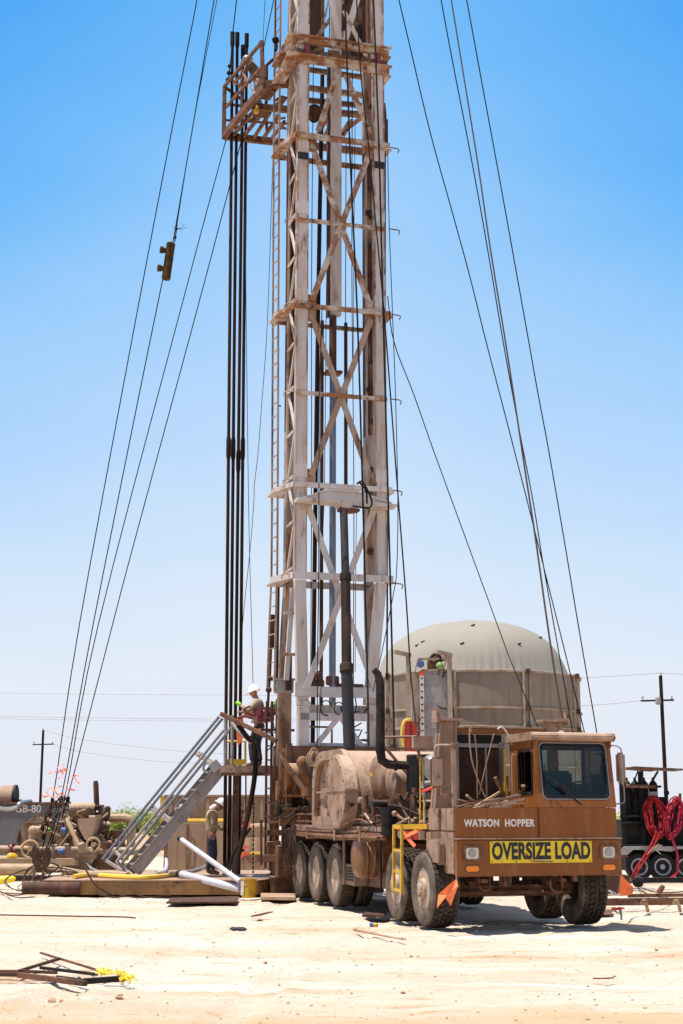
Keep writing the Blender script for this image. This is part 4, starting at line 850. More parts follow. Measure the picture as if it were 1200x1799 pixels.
A(MB().cyl((1.35, 8.62, 8.10), (1.35, 8.62, 8.18), .14).box(1.1, 1.55, 8.5, 8.75, 8.12, 8.178), 'ram_head', 'rackbrown')
A(MB().tube([TS(627, 850, 8.3), TS(636, 846, 8.3), TS(645, 860, 8.3), TS(653, 880, 8.3), TS(648, 892, 8.3), TS(620, 889, 8.4)], .022, 8, 5).tube([TS(632, 848, 8.35), TS(643, 862, 8.35), TS(645, 885, 8.35)], .02, 8, 5), 'hydraulic_hose', 'wire')
# lower section: legs drawn in at the foot
A(MB().beam((PL+.12, SF+.07, 6.62), (.42, SF+.15, 3.95), .245, .16, (0, 1, 0)), 'front_leg', 'white', bev=.006)
A(MB().beam((PR-.115, SF+.07, 6.62), (1.90, SF+.15, 3.95), .24, .16, (0, 1, 0)), 'front_leg', 'white', bev=.006)
rl = TS(496, 1200, SR+.2)
A(MB().beam((PL+.08, SR-.15, 6.62), rl, .16, .30, (0, 1, 0)), 'rear_leg', 'white_rust', bev=.006)
A(MB().beam((PR-.12, SR-.15, 6.62), (PR+.05, SR+.25, 3.9), .16, .30, (0, 1, 0)), 'rear_leg', 'white_rust', bev=.006)
A(MB().beam((PL+.06, SF+.45, 6.5), TS(503, 1195, SF+.6), .10, .10), 'side_strut', 'white')
A(MB().box(.05, .3, SF+.35, SF+.41, 5.0, 5.06).box(.05, .3, SF+.35, SF+.41, 5.9, 5.96), 'side_rung', 'girt')
q_ = TS(507, 1150, SF+.9); A(MB().box(q_.x-.06, q_.x+.08, SF+.9, SF+1.0, 4.3, 5.1), 'side_post', 'rust')
A(MB().box(.30, 2.12, SF+.02, SF+.14, 4.10, 4.32), 'base_beam', 'whitepaint', bev=.006)
A(MB().box(.33, 2.0, SF+.0, SF+.09, 3.60, 3.76).box(.6, 1.9, SF+.3, SF+.4, 3.78, 3.95), 'base_beam', 'white', bev=.006)
A(MB().box(.30, .545, SF+.0, SF+.2, 3.03, 3.88).box(.29, .56, SF-.01, SF+.21, 3.9, 4.0), 'foot_box', 'white', bev=.008)
A(MB().box(1.86, 2.1, SF+.0, SF+.2, 2.6, 3.95), 'foot_box', 'white', bev=.008)
fx0, fx1, fz = TS(486, 1215, SR).x, TS(516, 1215, SR).x, TS(500, 1217, SR).z
A(MB().box(fx0, fx1, SR+.0, SR+.3, fz, fz+.27), 'rear_foot_box', 'white', bev=.008)
A(MB().box(fx0-.03, fx1+.03, SR-.02, SR+.32, fz+.273, fz+.32), 'rear_foot_box', 'white')
A(MB().box(fx0+.12, fx0+.26, SR+.05, SR+.25, fz-.35, fz-.003), 'rear_foot_box', 'rackbrown', bev=.008)
A(MB().beam((.70, SF+.05, 3.08), (1.18, SF+.05, 3.66), .04, .11, (1, 0, 0)), 'brace', 'white'); A(MB().beam((1.28, SF+.05, 3.62), (1.75, SF+.05, 3.02), .04, .11, (1, 0, 0)), 'brace', 'white')
A(MB().box(.545, 1.9, SF+.08, SF+.16, 3.03, 3.13), 'base_beam', 'whitepaint', bev=.006)
A(MB().box(.72, 1.0, 9.4, 9.6, 4.32, 4.52).box(1.2, 1.9, 9.4, 9.7, 4.3, 4.44).box(1.05, 1.33, 9.38, 9.52, 4.4, 4.6).ball((.85, 9.35, 4.6), .1), 'crown_gear', 'rackbrown', bev=.02)
mb = MB().cyl((.42, SF+.25, 3.15), (.42, SF+.25, 3.75), .07)
for k in range(14):
    a = V(random.uniform(1.5, 1.95), SF+random.uniform(.0, .5), random.uniform(3.2, 3.8)); b = a+V(random.uniform(-.3, .3), random.uniform(-.1, .1), random.uniform(-.45, .45))
    mb.tube([a, a.lerp(b, .5)+V(random.uniform(-.2, .2), 0, 0), b], .014, 6, 4)
for cx, r in ((.98, .13), (.70, .16)): mb.tube([(cx+.8*r*math.cos(t*.5)+.2, SF-.02, 3.86+r*math.sin(t*.5)) for t in range(11)], .012, 6)
A(mb, 'hydraulic_hose', 'wire')
A(MB().tube([(.62, SF+1.0, 3.02), (.62, SF+1.0, 3.52), (1.3, SF+1.0, 3.52), (1.3, SF+1.0, 3.02)], .03, 8).tube([(-.3, SF+1.2, 3.45), (.5, SF+1.2, 3.45)], .03, 6), 'floor_rail', 'orange_brown')
A(MB().cyl((.97, SF-.3, 2.8), (.97, SF-.3, 2.99), .03) if False else MB().box(.8, 2.0, SF-.2, SF-.1, 2.86, 2.9), 'base_beam', 'dkbrown')
# ladder on the mast's left side
def q2(u, v, Y): return onY(u, v, Y)
la = [q2(484, -40, 31.75), q2(481, 260, 31.75), q2(479.5, 540, 31.75), q2(478, 850, 31.75), q2(477, 1010, 31.75), q2(473, 1100, 31.75), q2(469.5, 1215, 31.75)]
lb_ = [q2(493.5, -40, 31.4), q2(490.5, 260, 31.4), q2(489, 540, 31.4), q2(488, 850, 31.4), q2(487, 1010, 31.4), q2(484.5, 1100, 31.4), q2(482, 1215, 31.4)]
inv = Matrix.LocRotScale(V(TX, TY, 0), mast.rotation_euler, None).inverted()
la = [inv @ p for p in la]; lb_ = [inv @ p for p in lb_]
mb = MB(); 
for k in range(len(la)-1): mb.beam(la[k], la[k+1], .045, .03).beam(lb_[k], lb_[k+1], .045, .03)
ld = A(mb, 'ladder', 'white_rust')
mb = MB()
def along(P, z):
    for a, b in zip(P, P[1:]):
        lo, hi = sorted((a.z, b.z))
        if lo <= z <= hi: return a.lerp(b, (z-a.z)/(b.z-a.z))
    return None
z = 4.3
while z < 22.5:
    a, b = along(la, z), along(lb_, z)
    if a and b: mb.beam(a, b, .022)
    z += .315
A(mb, 'rungs', 'white_rust', ld)
mb = MB()
for z in (6.7, 8.7, 10.8, 12.8, 12.95, 16.9, 17.0, 19): mb.beam(along(lb_, z), (PL-.1, SR-.1, z), .03)
A(mb, 'ladder_bracket', 'rackbrown', ld)
A(MB().tube([inv @ onY(479, 1080, 31.8), inv @ onY(477, 1140, 31.8)], .06, 8).tube([inv @ onY(488, 1020, 31.6), inv @ onY(486, 1150, 31.6), inv @ onY(484, 1215, 31.6)], .05, 8), 'tong_counterweight', 'rust')
# suspended hoist line with hook and chain by the ladder top
mb = MB()
for k in range(30): mb.tube([inv @ onY(484+1.2*math.sin(k*2.6), 3*k, 31.2), inv @ onY(484+1.2*math.sin(k*2.6+2.6), 3*k+3, 31.2)], .016, 5)
mb.ball(inv @ onY(484, 70, 31.2), .09, 8, 6).tube([inv @ onY(484, 72, 31.2), inv @ onY(487, 80, 31.2), inv @ onY(485, 90, 31.2), inv @ onY(482, 86, 31.2)], .02, 6, 4)
A(mb, 'hoist_chain', 'wire')
# running lines inside and in front of the mast: each is a thing
def line(name, lb, cat, pts, r, m='wire', grp=None, n=6, sm=6):
    mb = MB().tube([onY(u, v, Y) for u, v, Y in pts], r, n, sm); return tag(mb.build(name, M[m]), lb, cat, grp)
g1 = 'hoist lines in the mast'
line('hoist_line', 'thick black hoist line crossing the mast front slightly right of centre', 'cable', [(605, -30, 29.8), (615, 270, 29.8), (628, 560, 29.8), (637, 860, 29.8), (645, 1165, 29.3), (648, 1310, 28.5)], .021, grp=g1)
line('hoist_line', 'thick black hoist line running down the right front mast leg', 'cable', [(655, -30, 29.7), (665.5, 250, 29.7), (673, 545, 29.7), (681.5, 860, 29.6), (690, 1190, 29.4), (693, 1312, 29.2)], .021, grp=g1)
line('hoist_line', 'thin grey hoist line slanting from the mast centre top to its right leg', 'cable', [(625, -30, 29.75), (634, 130, 29.75), (647, 250, 29.75), (660, 390, 29.75), (674, 540, 29.7), (688, 720, 29.6), (700, 880, 29.5), (714, 1060, 29.2), (722, 1190, 28.8), (731, 1275, 28)], .016, grp=g1)
line('hoist_line', 'thin dark line hanging just outside the right mast leg with a slight kink', 'cable', [(681, 262, 30.3), (684, 400, 30.3), (690, 560, 30.2), (695, 700, 30.2), (699, 880, 30), (697, 1000, 30), (690, 1050, 30), (670, 1150, 29.8), (655, 1215, 29.6)], .010, grp=g1)
line('hoist_line', 'thin dark line left of the mast centre beside the black pipe', 'cable', [(580, -30, 31), (577, 250, 31), (573, 560, 31), (570, 850, 31), (565, 1000, 31), (566, 1150, 30.6), (560, 1300, 30)], .009, grp=g1)
line('hoist_line', 'thin dark line in front of the left inner edge of the mast', 'cable', [(566, 540, 29.8), (561, 700, 29.8), (560, 1000, 29.8), (558, 1150, 29.6), (557, 1315, 29.2)], .012, grp=g1)
line('hoist_line', 'thin line between the mast centre column and its right guide rail', 'cable', [(608, 250, 31.2), (607, 560, 31.2), (606, 860, 31.2)], .010, grp=g1)
line('hoist_line', 'faint thin line beside the right guide rail low in the mast', 'cable', [(627, 860, 31.4), (625, 1000, 31.4), (624, 1180, 31.2)], .008, grp=g1)
line('hoist_line', 'thin line near the right inner leg of the upper mast', 'cable', [(624, 220, 31.2), (622, 400, 31.2), (621, 560, 31.2), (620, 680, 31.2)], .008, grp=g1)
line('tubing_string', 'black pipe hanging in the mast left of its centre column', 'pipe', [(566.5, 128, 32.2), (561, 420, 32.2), (556, 740, 32.2), (552, 1060, 32.2), (549, 1330, 32.2)], .052, 'pipe', n=10)

for zz in (7.4, 9.3, 11.2, 13.6, 15.6): A(MB().box(PR-.22, PR-.02, SR-.42, SR-.31, zz, zz+.12).ball((PR-.12, SR-.42, zz+.06), .07, 8, 6), 'leg_lug', 'rust')
for k, (p, s_, r) in enumerate(((.66, 9.3, .010), (1.74, 9.7, .010))): A(MB().tube([(p, s_, 4.4), (p+.02*math.sin(k), s_, 9), (p-.02, s_, 14), (p, s_, 19.5)], r, 6, 5), 'inner_line', 'wire')
A(MB().tube([(PR+.02, SF+.1, 4.5), (PR+.05, SF+.1, 8), (PR+.03, SF+.1, 12), (PR+.06, SF+.1, 17)], .02, 6, 5), 'side_cable', 'wire')
A(MB().box(PR+.05, PR+.2, SF+.3, SF+.5, 17.3, 17.9).tube([(PR+.1, SF+.3, 18.3), (PR+.13, SF+.3, 17.9), (PR+.1, SF+.3, 17.5)], .04, 8, 3), 'side_block', 'rust')
# ------------------------------------------------------------------ racked pipe, monkey board, guy wires
g2 = 'pipe stands racked beside the mast'
for (ub, ut, vt, vc, Y, lb) in ((394.5, 408.5, 58, 777, 33.0, 'leftmost dark pipe of the racked bundle, its top level with the next'), (402.5, 417, 59, 779, 33.15, 'second dark pipe from the left in the racked bundle, slightly behind the first'),
                            (410.5, 427, 81, 801, 33.3, 'shortest dark pipe of the racked bundle, its top lower than the others'), (419.5, 433.5, 61, 779, 33.45, 'rightmost dark pipe of the racked bundle')):
    a = onZ(ub, 1528, .30); a = onY(ub, 1530, Y); a.z = .30; b = onY(ut, vt, Y+1.05)
    t = thing('pipe_stand', lb, 'pipe', a, 0, g2)
    MB().cyl(a, b, .041, n=14).build('pipe', M['pipe'], t, w=True)
    f = (onY(ub, vc, Y).z-a.z)/(b.z-a.z); c = a.lerp(b, f); d = (b-a).normalized()
    MB().lathe([(.041, -.32), (.058, -.2), (.058, .2), (.041, .3)], c, d, 14).build('tool_joint', M['pipe'], t, w=True)
    MB().lathe([(.041, -.42), (.058, -.35), (.06, .02), (.045, .021), (.04, -.1)], b, d, 14).build('box_end', M['pipe'], t, w=True)
ZB = 18.88
Pn = onZ(467, 148, ZB); Pf = onZ(393, 239, ZB); Pb = onZ(500, 248.5, ZB)
mk = thing('monkey_board', 'rusty brown racking platform cantilevered from the left of the mast', 'platform', onZ(450, 200, ZB))
def K(mb, name, m, bev=0.0): return mb.build(name, M[m], mk, w=True, bev=bev)
dl = (Pf-Pn).normalized(); up = V(0, 0, 1)
K(MB().beam(Pn, Pf, .12, .20), 'side_beam', 'rackbrown', .01)
K(MB().beam(Pf, onZ(645, 258, ZB)+V(0, .3, 0), .12, .18), 'outer_beam', 'rackbrown', .01)
K(MB().beam(Pn, onZ(512, 147, ZB), .12, .18), 'inner_beam', 'rackbrown', .01)
fa, fb = onZ(442, 187, ZB), onZ(560, 197, ZB)
K(MB().beam(fa, fb, .12, .16), 'finger_root', 'rackbrown', .01)
K(MB().beam(onZ(540, 176, ZB), onZ(640, 186, ZB), .1, .12), 'finger_root', 'rackbrown', .01)
for (u0, v0), (u1, v1) in (((411, 236), (447, 194)), ((428, 239), (463, 196)), ((444, 245), (475, 197)), ((460, 246), (490, 204)), ((478, 242), (500, 214)), ((552, 245), (577, 206)), ((566, 247), (584, 212)), ((574, 252), (636, 206)), ((604, 237), (618, 212)), ((590, 250), (612, 216))):
    K(MB().beam(onZ(u0, v0, ZB), onZ(u1, v1, ZB), .06, .11), 'finger', 'rackbrown', .005)
pf = V(Pf.x, Pf.y, ZB); tf = onY(394, 152, Pf.y); tn = onY(459, 73, Pn.y)
K(MB().beam(pf, V(pf.x, pf.y, tf.z), .10), 'corner_post', 'rackbrown', .008)
K(MB().beam(onZ(462, 148, ZB), onY(460, 72, Pn.y), .10), 'corner_post', 'rackbrown', .008)
K(MB().beam(tf, onY(458, 76, Pn.y), .07, .08), 'top_rail', 'rackbrown', .006)
K(MB().beam(onY(397, 188, Pf.y), onY(459, 119, Pn.y), .06, .07), 'mid_rail', 'rackbrown', .006)
K(MB().beam(onY(422, 119, 33.0), onZ(447, 165, ZB), .03, .05), 'rail_brace', 'girt')
K(MB().beam(onY(419, 155, 33.2), onY(440, 98, 32.3), .03, .06), 'rail_brace', 'rackbrown')
K(MB().beam(onY(425, 120, 33.0), onY(424, 205, 33.0), .06, .07), 'mid_post', 'rackbrown')
K(MB().beam(tf, onZ(405, 190, ZB+1.0)+V(.6, 0, 0), .05, .07).beam(pf+V(0, 0, .9), pf+V(1.6, .3, .9), .05, .06).beam(pf+V(0, 0, .45), pf+V(1.7, .3, .5), .04, .05), 'end_rail', 'rackbrown')
K(MB().tube([onY(468, 146, 31.9), onY(468, 115, 31.9), onY(480, 104, 31.9), onY(500, 106, 31.7)], .045, 8), 'hoop_rail', 'rust')
K(MB().tube([onY(469, 232, 33.5), onY(467, 195, 33.5), onY(469, 150, 33.0)], .04, 8), 'hoop_rail', 'rackbrown')
mb = MB(); c0, c1, c2, c3 = onZ(452, 172, ZB+.02), onZ(470, 152, ZB+.02), onZ(488, 153, ZB+.02), onZ(474, 176, ZB+.02)
for k in range(13):
    t = k/12; mb.beam(c0.lerp(c1, t), c3.lerp(c2, t), .012, .02); mb.beam(c0.lerp(c3, t), c1.lerp(c2, t), .012, .02)
K(mb, 'floor_mesh', 'rackbrown')
mb = MB().beam(onZ(447, 196, ZB-.04), onZ(472, 199, ZB-.04), .5, .03).beam(onZ(490, 176, ZB), onZ(500, 178, ZB), .4, .05)
K(mb, 'standing_plate', 'rust')
mb = MB()
for k in range(5): mb.beam(onZ(480+4*k, 160+k*16, ZB-.05), onZ(494+2*k, 150+k*19, ZB+.2), .05, .06)
K(mb, 'board_knee', 'rackbrown')
for c in ((552, 198, .14), (585, 190, .11)): K(MB().cyl(onZ(c[0], c[1], ZB-.1), onZ(c[0], c[1], ZB+.12), c[2]*1.5).cyl(onZ(c[0], c[1]+8, ZB-.1), onZ(c[0], c[1]+8, ZB), c[2]), 'sheave', 'rust')
K(MB().beam(onZ(570, 196, ZB), onZ(640, 202, ZB), .14, .12).beam(onZ(540, 178, ZB+.1), onZ(590, 182, ZB+.1), .05, .05), 'cross_walk', 'rackbrown')
K(MB().lathe([(.05, 0), (.07, .05), (.05, .16), (.02, .2)], onZ(450.5, 199, ZB-.2), (0, 0, 1), 12), 'work_lamp', 'yellow')
K(MB().tube([onY(402, 143, 33.9), onY(403, 125, 33.9), onY(405, 110, 33.9), onY(410, 60, 33.9)], .018, 6).ball(onY(402, 128, 33.9), .06, 8, 6).ball(onY(403, 116, 33.9), .05, 8, 6).ball(onY(401, 140, 33.9), .07, 8, 6), 'hanger_chain', 'wire')
# guy wires
def guy(lb, pts, Y0, Y1, r=.014, m='wire', grp='guy wires of the mast', name='guy_wire', cat='guy wire'):
    zs = [p[1] for p in pts]; lo, hi = min(zs), max(zs)
    P = [onY(u, v, Y0+(Y1-Y0)*(v-lo)/(hi-lo)) for u, v in pts]
    t = thing(name, lb, cat, P[-1], 0, grp)
    MB().tube(P, r, 6, 5).build('wire', M[m], t, w=True)
    return t, P
def ribbons(t, pts):
    for u, v, Y in pts:
        mb = MB()
        for k in range(random.choice((1, 2))):
            c = onY(u+random.uniform(-2, 2), v+random.uniform(-3, 3), Y); d = V(random.choice((-1, 1))*random.uniform(.06, .2), random.uniform(-.1, .1), random.uniform(-.16, .06))
            w = V(0, .02, .035); n = V(.0, .004, 0)
            P = [c, c+d*.4+V(0, 0, random.uniform(-.05, .06)), c+d*.75+V(0, 0, random.uniform(-.06, .03)), c+d]
            for a, b in zip(P, P[1:]): mb.add([a-w*.5, b-w*.5, b+w*.5, a+w*.5], [(0, 1, 2, 3)])
        mb.build('flagging_ribbon', M['ribbon'], t, w=True, ang=.2)
t, _ = guy('outermost left guy wire, running from above the frame to the left anchors', [(352, -30), (346, 0), (250, 500), (139, 1100), (95, 1390), (70, 1512)], 31, 35.5); ribbons(t, [(92, 1360, 35), (89, 1385, 35), (87, 1395, 35), (101, 1345, 35)])
t, _ = guy('left guy wire on which the short pipe counterweight hangs', [(381, -30), (376, 0), (303, 430), (284, 500), (163, 1100), (110, 1390), (76, 1514)], 31, 35.5); ribbons(t, [(112, 1345, 35), (110, 1360, 35), (107, 1382, 35), (105, 1398, 35)])
t, _ = guy('left guy wire tied to the lower corner of the monkey board', [(397, 246), (329, 500), (172, 1100), (116, 1390), (84, 1500)], 34.1, 35.5); ribbons(t, [(119, 1352, 35), (118, 1377, 35), (113, 1392, 35)])
t, _ = guy('left guy wire rising behind the racked pipes to the monkey board middle', [(428, 232), (358, 500), (233, 963), (197, 1100), (127, 1370), (112, 1420)], 33.4, 35.5); ribbons(t, [(126, 1368, 35), (121, 1385, 35), (131, 1362, 35)])
t, P = guy('thin left line ending at a swivel above the hanging pipe', [(386, -30), (381, 0), (340, 215), (311, 394)], 31, 32.2, .009)
MB().tube([onY(311, 394, 32.2), onY(309, 410, 32.2), onY(307, 425, 32.2)], .016, 6).ball(onY(310, 402, 32.2), .035, 8, 6).ball(onY(308, 417, 32.2), .035, 8, 6).build('swivel', M['wire'], t, w=True)
mb = MB()
for d in ((12, -8), (15, -3), (9, 3), (-9, -4)): mb.tube([onY(312, 402, 32.2), onY(312+d[0]*.6, 402+d[1]*.4, 32.2), onY(312+d[0], 402+d[1], 32.2)], .005, 5, 3)
mb.build('frayed_strands', M['wire'], t, w=True)
cw = thing('hanging_pipe', 'short rusty yellow pipe with two side lugs hanging on the left guy wires', 'counterweight', onY(293, 460, 32.2))
a, b = onY(300.5, 427, 32.2), onY(291.5, 491, 32.2); d = (b-a).normalized()
MB().lathe([(0, 0), (.095, 0), (.11, .03), (.105, .06), (.105, (b-a).length-.08), (.112, (b-a).length-.04), (.09, (b-a).length), (0, (b-a).length)], a, d, 18).build('pipe_body', M['ochrepipe'], cw, w=True)
for f in (.22, .72): c = a.lerp(b, f); MB().lathe([(.06, 0), (.065, .14), (.085, .16), (.085, .24), (0, .25)], c, V(-.95, -.25, .05), 14).build('side_lug', M['ochrepipe'], cw, w=True)
R_ = lambda L: [(p[0], p[1]) for p in L]
guy('leftmost of the four long right guy wires, ending behind the radiator', [(694, -30), (701, 0), (723, 93), (756, 233), (793, 367), (824, 480), (854, 600), (893, 750), (927, 883), (958, 1007), (993, 1147), (1012, 1225), (1035, 1320)], 31, 37)
guy('dark right guy wire running close to the rusty one', [(769, -30), (775, 0), (793, 97), (817, 220), (840, 343), (860, 457), (884, 600), (910, 743), (937, 883), (953, 983), (970, 1080), (990, 1193), (1010, 1310)], 31, 36)
guy('rusty brown right guy line tied to the post behind the cab', [(788, -30), (793, 0), (813, 123), (840, 290), (860, 427), (888, 600), (907, 723), (923, 830), (940, 940), (960, 1083), (975, 1183), (988, 1262)], 31, 22.6, .016, 'wirebrown')
t, _ = guy('outermost right guy wire, reaching the ground beside the trailer', [(814, -30), (820, 0), (847, 147), (877, 310), (907, 477), (929, 600), (945, 690), (962, 780), (980, 883), (997, 983), (1013, 1080), (1033, 1197), (1049, 1290), (1075, 1450), (1086, 1535)], 31, 35)
ribbons(t, [(1055, 1335, 34), (1058, 1362, 34), (1060, 1385, 34), (1063, 1372, 34)])
guy('short right guy wire leaving the mast at mid height and crossing the domed tank', [(681, 520), (692, 600), (727, 693), (760, 787), (793, 877), (827, 970), (860, 1060), (893, 1150), (912, 1197), (948, 1285)], 30.2, 36, .012)
guy('thin dark line hanging straight beside the racked pipes', [(431, 255), (432, 500), (437, 900), (442, 1100), (444.5, 1200)], 33.2, 32.6, .008, grp='light lines by the pipe rack', name='tag_line', cat='line')
guy('thin crooked line crossing behind the tag line beside the pipes', [(480, 255), (470, 560), (459, 720), (453, 800), (447, 850), (446, 880), (440, 960), (426, 1100), (421, 1230)], 32.5, 33.4, .008, grp='light lines by the pipe rack', name='tag_line', cat='line')
guy('faint vertical line rising above the monkey board post', [(467, -30), (462, 72)], 31.2, 31.4, .007, grp='light lines by the pipe rack', name='tag_line', cat='line')
guy('dark line slanting to the monkey board corner from above', [(487, -30), (462, 90)], 31.0, 31.4, .012, grp='light lines by the pipe rack', name='tag_line', cat='line')
guy('dark line from above to the leftmost racked pipe top', [(419, -30), (409, 58)], 32.5, 33.4, .014, grp='light lines by the pipe rack', name='tag_line', cat='line')
# ------------------------------------------------------------------ work platform, stair, pad
ZF = 2.66
pad = thing('rig_pad', 'long low brown steel skid pad under the stair and pipes', 'skid', (-4.2, 32.8, 0))
MB().pz([(-6.2, 30.6), (-1.75, 30.6), (-1.3, 32.0), (-1.3, 36), (-6.6, 36)], .0, .275).build('skid_body', M['ochre'], pad, w=True, bev=.01)
MB().pz([(-6.22, 30.57), (-1.73, 30.57), (-1.28, 32.0), (-1.28, 36), (-6.62, 36)], .277, .30).build('skid_top', M['tan'], pad, w=True)
MB().lathe([(0, 0), (.11, .0), (.13, .05), (.13, 1.2), (0, 1.2)], onZ(40, 1560, .14), (1, .0, 0), 18).build('skid_end_pipe', M['rust'], pad, w=True)
wp = thing('work_platform', 'raised steel work platform with rails where the upper worker stands', 'platform', (-2.0, 32, ZF))
def PK(mb, name, m, bev=0.0): return mb.build(name, M[m], wp, w=True, bev=bev)
PK(MB().box(-2.62, -1.45, 31.5, 33.2, ZF-.10, ZF), 'deck', 'rackbrown', .008)
PK(MB().box(-2.64, -1.4, 31.47, 31.495, ZF-.13, ZF+.02), 'toe_board', 'dusty')
for u0, Y in ((395.5, 31.6), (407.5, 31.55)): PK(MB().cyl(onY(u0, 1347, Y), onY(u0+.5, 1257, Y), .035), 'rail_post', 'grey')
PK(MB().beam(onY(388, 1254, 31.4), onY(486, 1302, 30.6), .09, .09), 'loading_beam', 'rackbrown', .01)
PK(MB().tube([onY(407, 1270, 31.5), onY(420, 1285, 31.4), onY(440, 1303, 31.2), onY(445, 1308, 31.2)], .04, 8, 4), 'rail_brace', 'grey')
PK(MB().tube([onY(399, 1302.5, 32.9), onY(431, 1302.5, 32.9), onY(431, 1342, 32.9)], .03, 8).beam(onY(399, 1339, 32.9), onY(430, 1339, 32.9), .06, .13), 'guard_rail', 'yellow')
PK(MB().box(-2.45, -2.35, 33.0, 33.1, .3, ZF-.1).box(-1.6, -1.5, 33.0, 33.1, .3, ZF-.1).cyl(onY(432, 1350, 33), onY(432, 1470, 33), .018), 'support_post', 'rackbrown')
PK(MB().beam((-2.62, 31.5, ZF-.16), (-1.4, 31.5, ZF-.16), .05, .08), 'edge_beam', 'rackbrown')
st = thing('stair', 'steep grey steel stair with pipe handrails leading up to the platform', 'stair', onZ(228, 1536, .3))
def SK(mb, name, m, bev=0.0): return mb.build(name, M[m], st, w=True, bev=bev)
n0, n1 = onY(237, 1533, 31.6), onY(389, 1350, 31.9); f0, f1 = n0+V(-.24, .85, .0), n1+V(-.24, .85, 0)
n0.z = f0.z = .42
dn = (n1-n0).normalized(); pn = V(-dn.z, 0, dn.x).normalized()
for a, b, nm in ((n0, n1, 'near'), (f0, f1, 'far')):
    mb = MB().beam(a, b, .03, .25); mb.beam(a+pn*.125+V(0, -.03, 0), b+pn*.125+V(0, -.03, 0), .08, .02).beam(a-pn*.125+V(0, -.03, 0), b-pn*.125+V(0, -.03, 0), .08, .02)
    SK(mb, 'stringer', 'stair', .004)
for k in range(11):
    t = (k+.6)/11; a = n0.lerp(n1, t); b = f0.lerp(f1, t)
    SK(MB().beam(a+V(0, .03, .03), b+V(0, -.03, .03), .22, .04), 'tread', 'grey')
for p0, p1, Y, m in (((180, 1510), (385, 1259), 33.0, 'bluegrey'), ((187, 1514), (391, 1262), 32.8, 'bluegrey'), ((205, 1514), (393, 1283), 32.0, 'grey'), ((213, 1518), (409, 1275), 31.8, 'bluegrey')):
    SK(MB().cyl(onY(*p0, Y), onY(*p1, Y-.25), .032, n=10), 'handrail', m)
for p0, p1 in (((186, 1512), (228, 1538)), ((206, 1514), (224, 1537)), ((266, 1414), (301, 1442)), ((262, 1419), (300, 1446)), ((345, 1325), (378, 1347)), ((350, 1322), (382, 1345)), ((203, 1496), (215, 1510))):
    SK(MB().beam(onY(*p0, 32.8), onY(*p1, 32.0), .05, .06), 'rail_bracket', 'stair')
SK(MB().beam(onY(371, 1352, 31.7), onY(385, 1340, 31.7), .02, .2), 'patch_plate', 'grey')
SK(MB().tube([onY(366+9*math.cos(a), 1349+9*math.sin(a), 32.4) for a in [2*math.pi*k/14 for k in range(14)]], .03, 8, closed=True), 'lifting_ring', 'grey')
SK(MB().ball(onY(312, 1424, 32.6), .09, 8, 6).ball(onY(318, 1419, 32.6), .08, 8, 6).tube([onY(312, 1430, 32.6), onY(322, 1412, 32.6)], .05, 8), 'stair_clamp', 'grey')
# tongs hanging by the upper worker
tg = thing('power_tongs', 'maroon power tongs hanging in front of the worker on the platform', 'tongs', onY(470, 1258, 31.6))
def TG(mb, n, m='maroon', bev=0.0): return mb.build(n, M[m], tg, w=True, bev=bev)
TG(MB().lathe([(0, 0), (.17, 0), (.2, .03), (.2, .22), (.17, .25), (0, .25)], onY(466, 1268, 31.6), (0, 0, 1), 20), 'tong_body', bev=.005)
TG(MB().box(-1.86, -1.74, 31.35, 31.5, 3.72, 3.98), 'motor_housing', bev=.03); TG(MB().box(-1.72, -1.4, 31.4, 31.7, 3.80, 3.95), 'tong_jaw', bev=.03)
TG(MB().tube([onY(446, 1262, 31.5), onY(430, 1258, 31.5), onY(417, 1262, 31.5)], .035, 8, 4).tube([onY(446, 1256, 31.5), onY(428, 1247, 31.5), onY(440, 1240, 31.5)], .03, 8, 4).beam(onY(456, 1266, 31.5), onY(485, 1252, 31.5), .06, .08), 'tong_arm', 'maroon')
TG(MB().tube([onY(470, 1250, 31.6), onY(472, 1215, 31.6), onY(474, 1190, 31.6), onY(476, 1140, 31.6)], .03, 8).ball(onY(472, 1212, 31.6), .07, 8, 6).ball(onY(475, 1192, 31.6), .06, 8, 6), 'hanger', 'rust')
mb = MB()
for k in range(8): a = onY(random.uniform(450, 490), random.uniform(1250, 1300), 31.4); b = a+V(random.uniform(-.3, .3), 0, random.uniform(-.5, .1)); mb.tube([a, a.lerp(b, .5)+V(.1, 0, -.05), b], .014, 6, 4)
TG(mb, 'tong_hose', 'wire')
tag(MB().lathe([(.0, 0), (.07, .02), (.085, .1), (.05, .16), (0, .17)], onY(481, 1246, 31.3), (0, 0, 1), 12).build('lime_cap', M['lime']), 'small lime green cap on the tongs right of the upper worker', 'cap')
# chain, black hose and cables behind the rack
mb = MB()
for k in range(46):
    a = onY(446-.03*k, 1350+4*k, 31.3); mb.beam(a, a+V(0, 0, -.05), .035 if k % 2 else .012, .012 if k % 2 else .035)
tag(mb.build('chain', M['wirebrown']), 'long chain hanging from the platform edge behind the black hose', 'chain')
tag(MB().tube([onY(418, 1274, 31.2), onY(432, 1292, 31.2), onY(446, 1310, 31.2), onY(449, 1340, 31.2), onY(446, 1375, 31.2), onY(438, 1420, 31.2), onY(428, 1465, 31.0), onY(418, 1505, 30.9), onY(415, 1535, 30.8)], .055, 10, 6).build('black_hose', M['pipe']), 'thick black hose hanging from the platform to the ground', 'hose')
tag(MB().tube([onY(440, 1455, 31.3), onY(425, 1475, 31.2), onY(410, 1500, 31.1), onY(402, 1530, 31)], .03, 8, 6).build('black_hose', M['pipe']), 'thinner black hose curving low behind the racked pipes', 'hose')
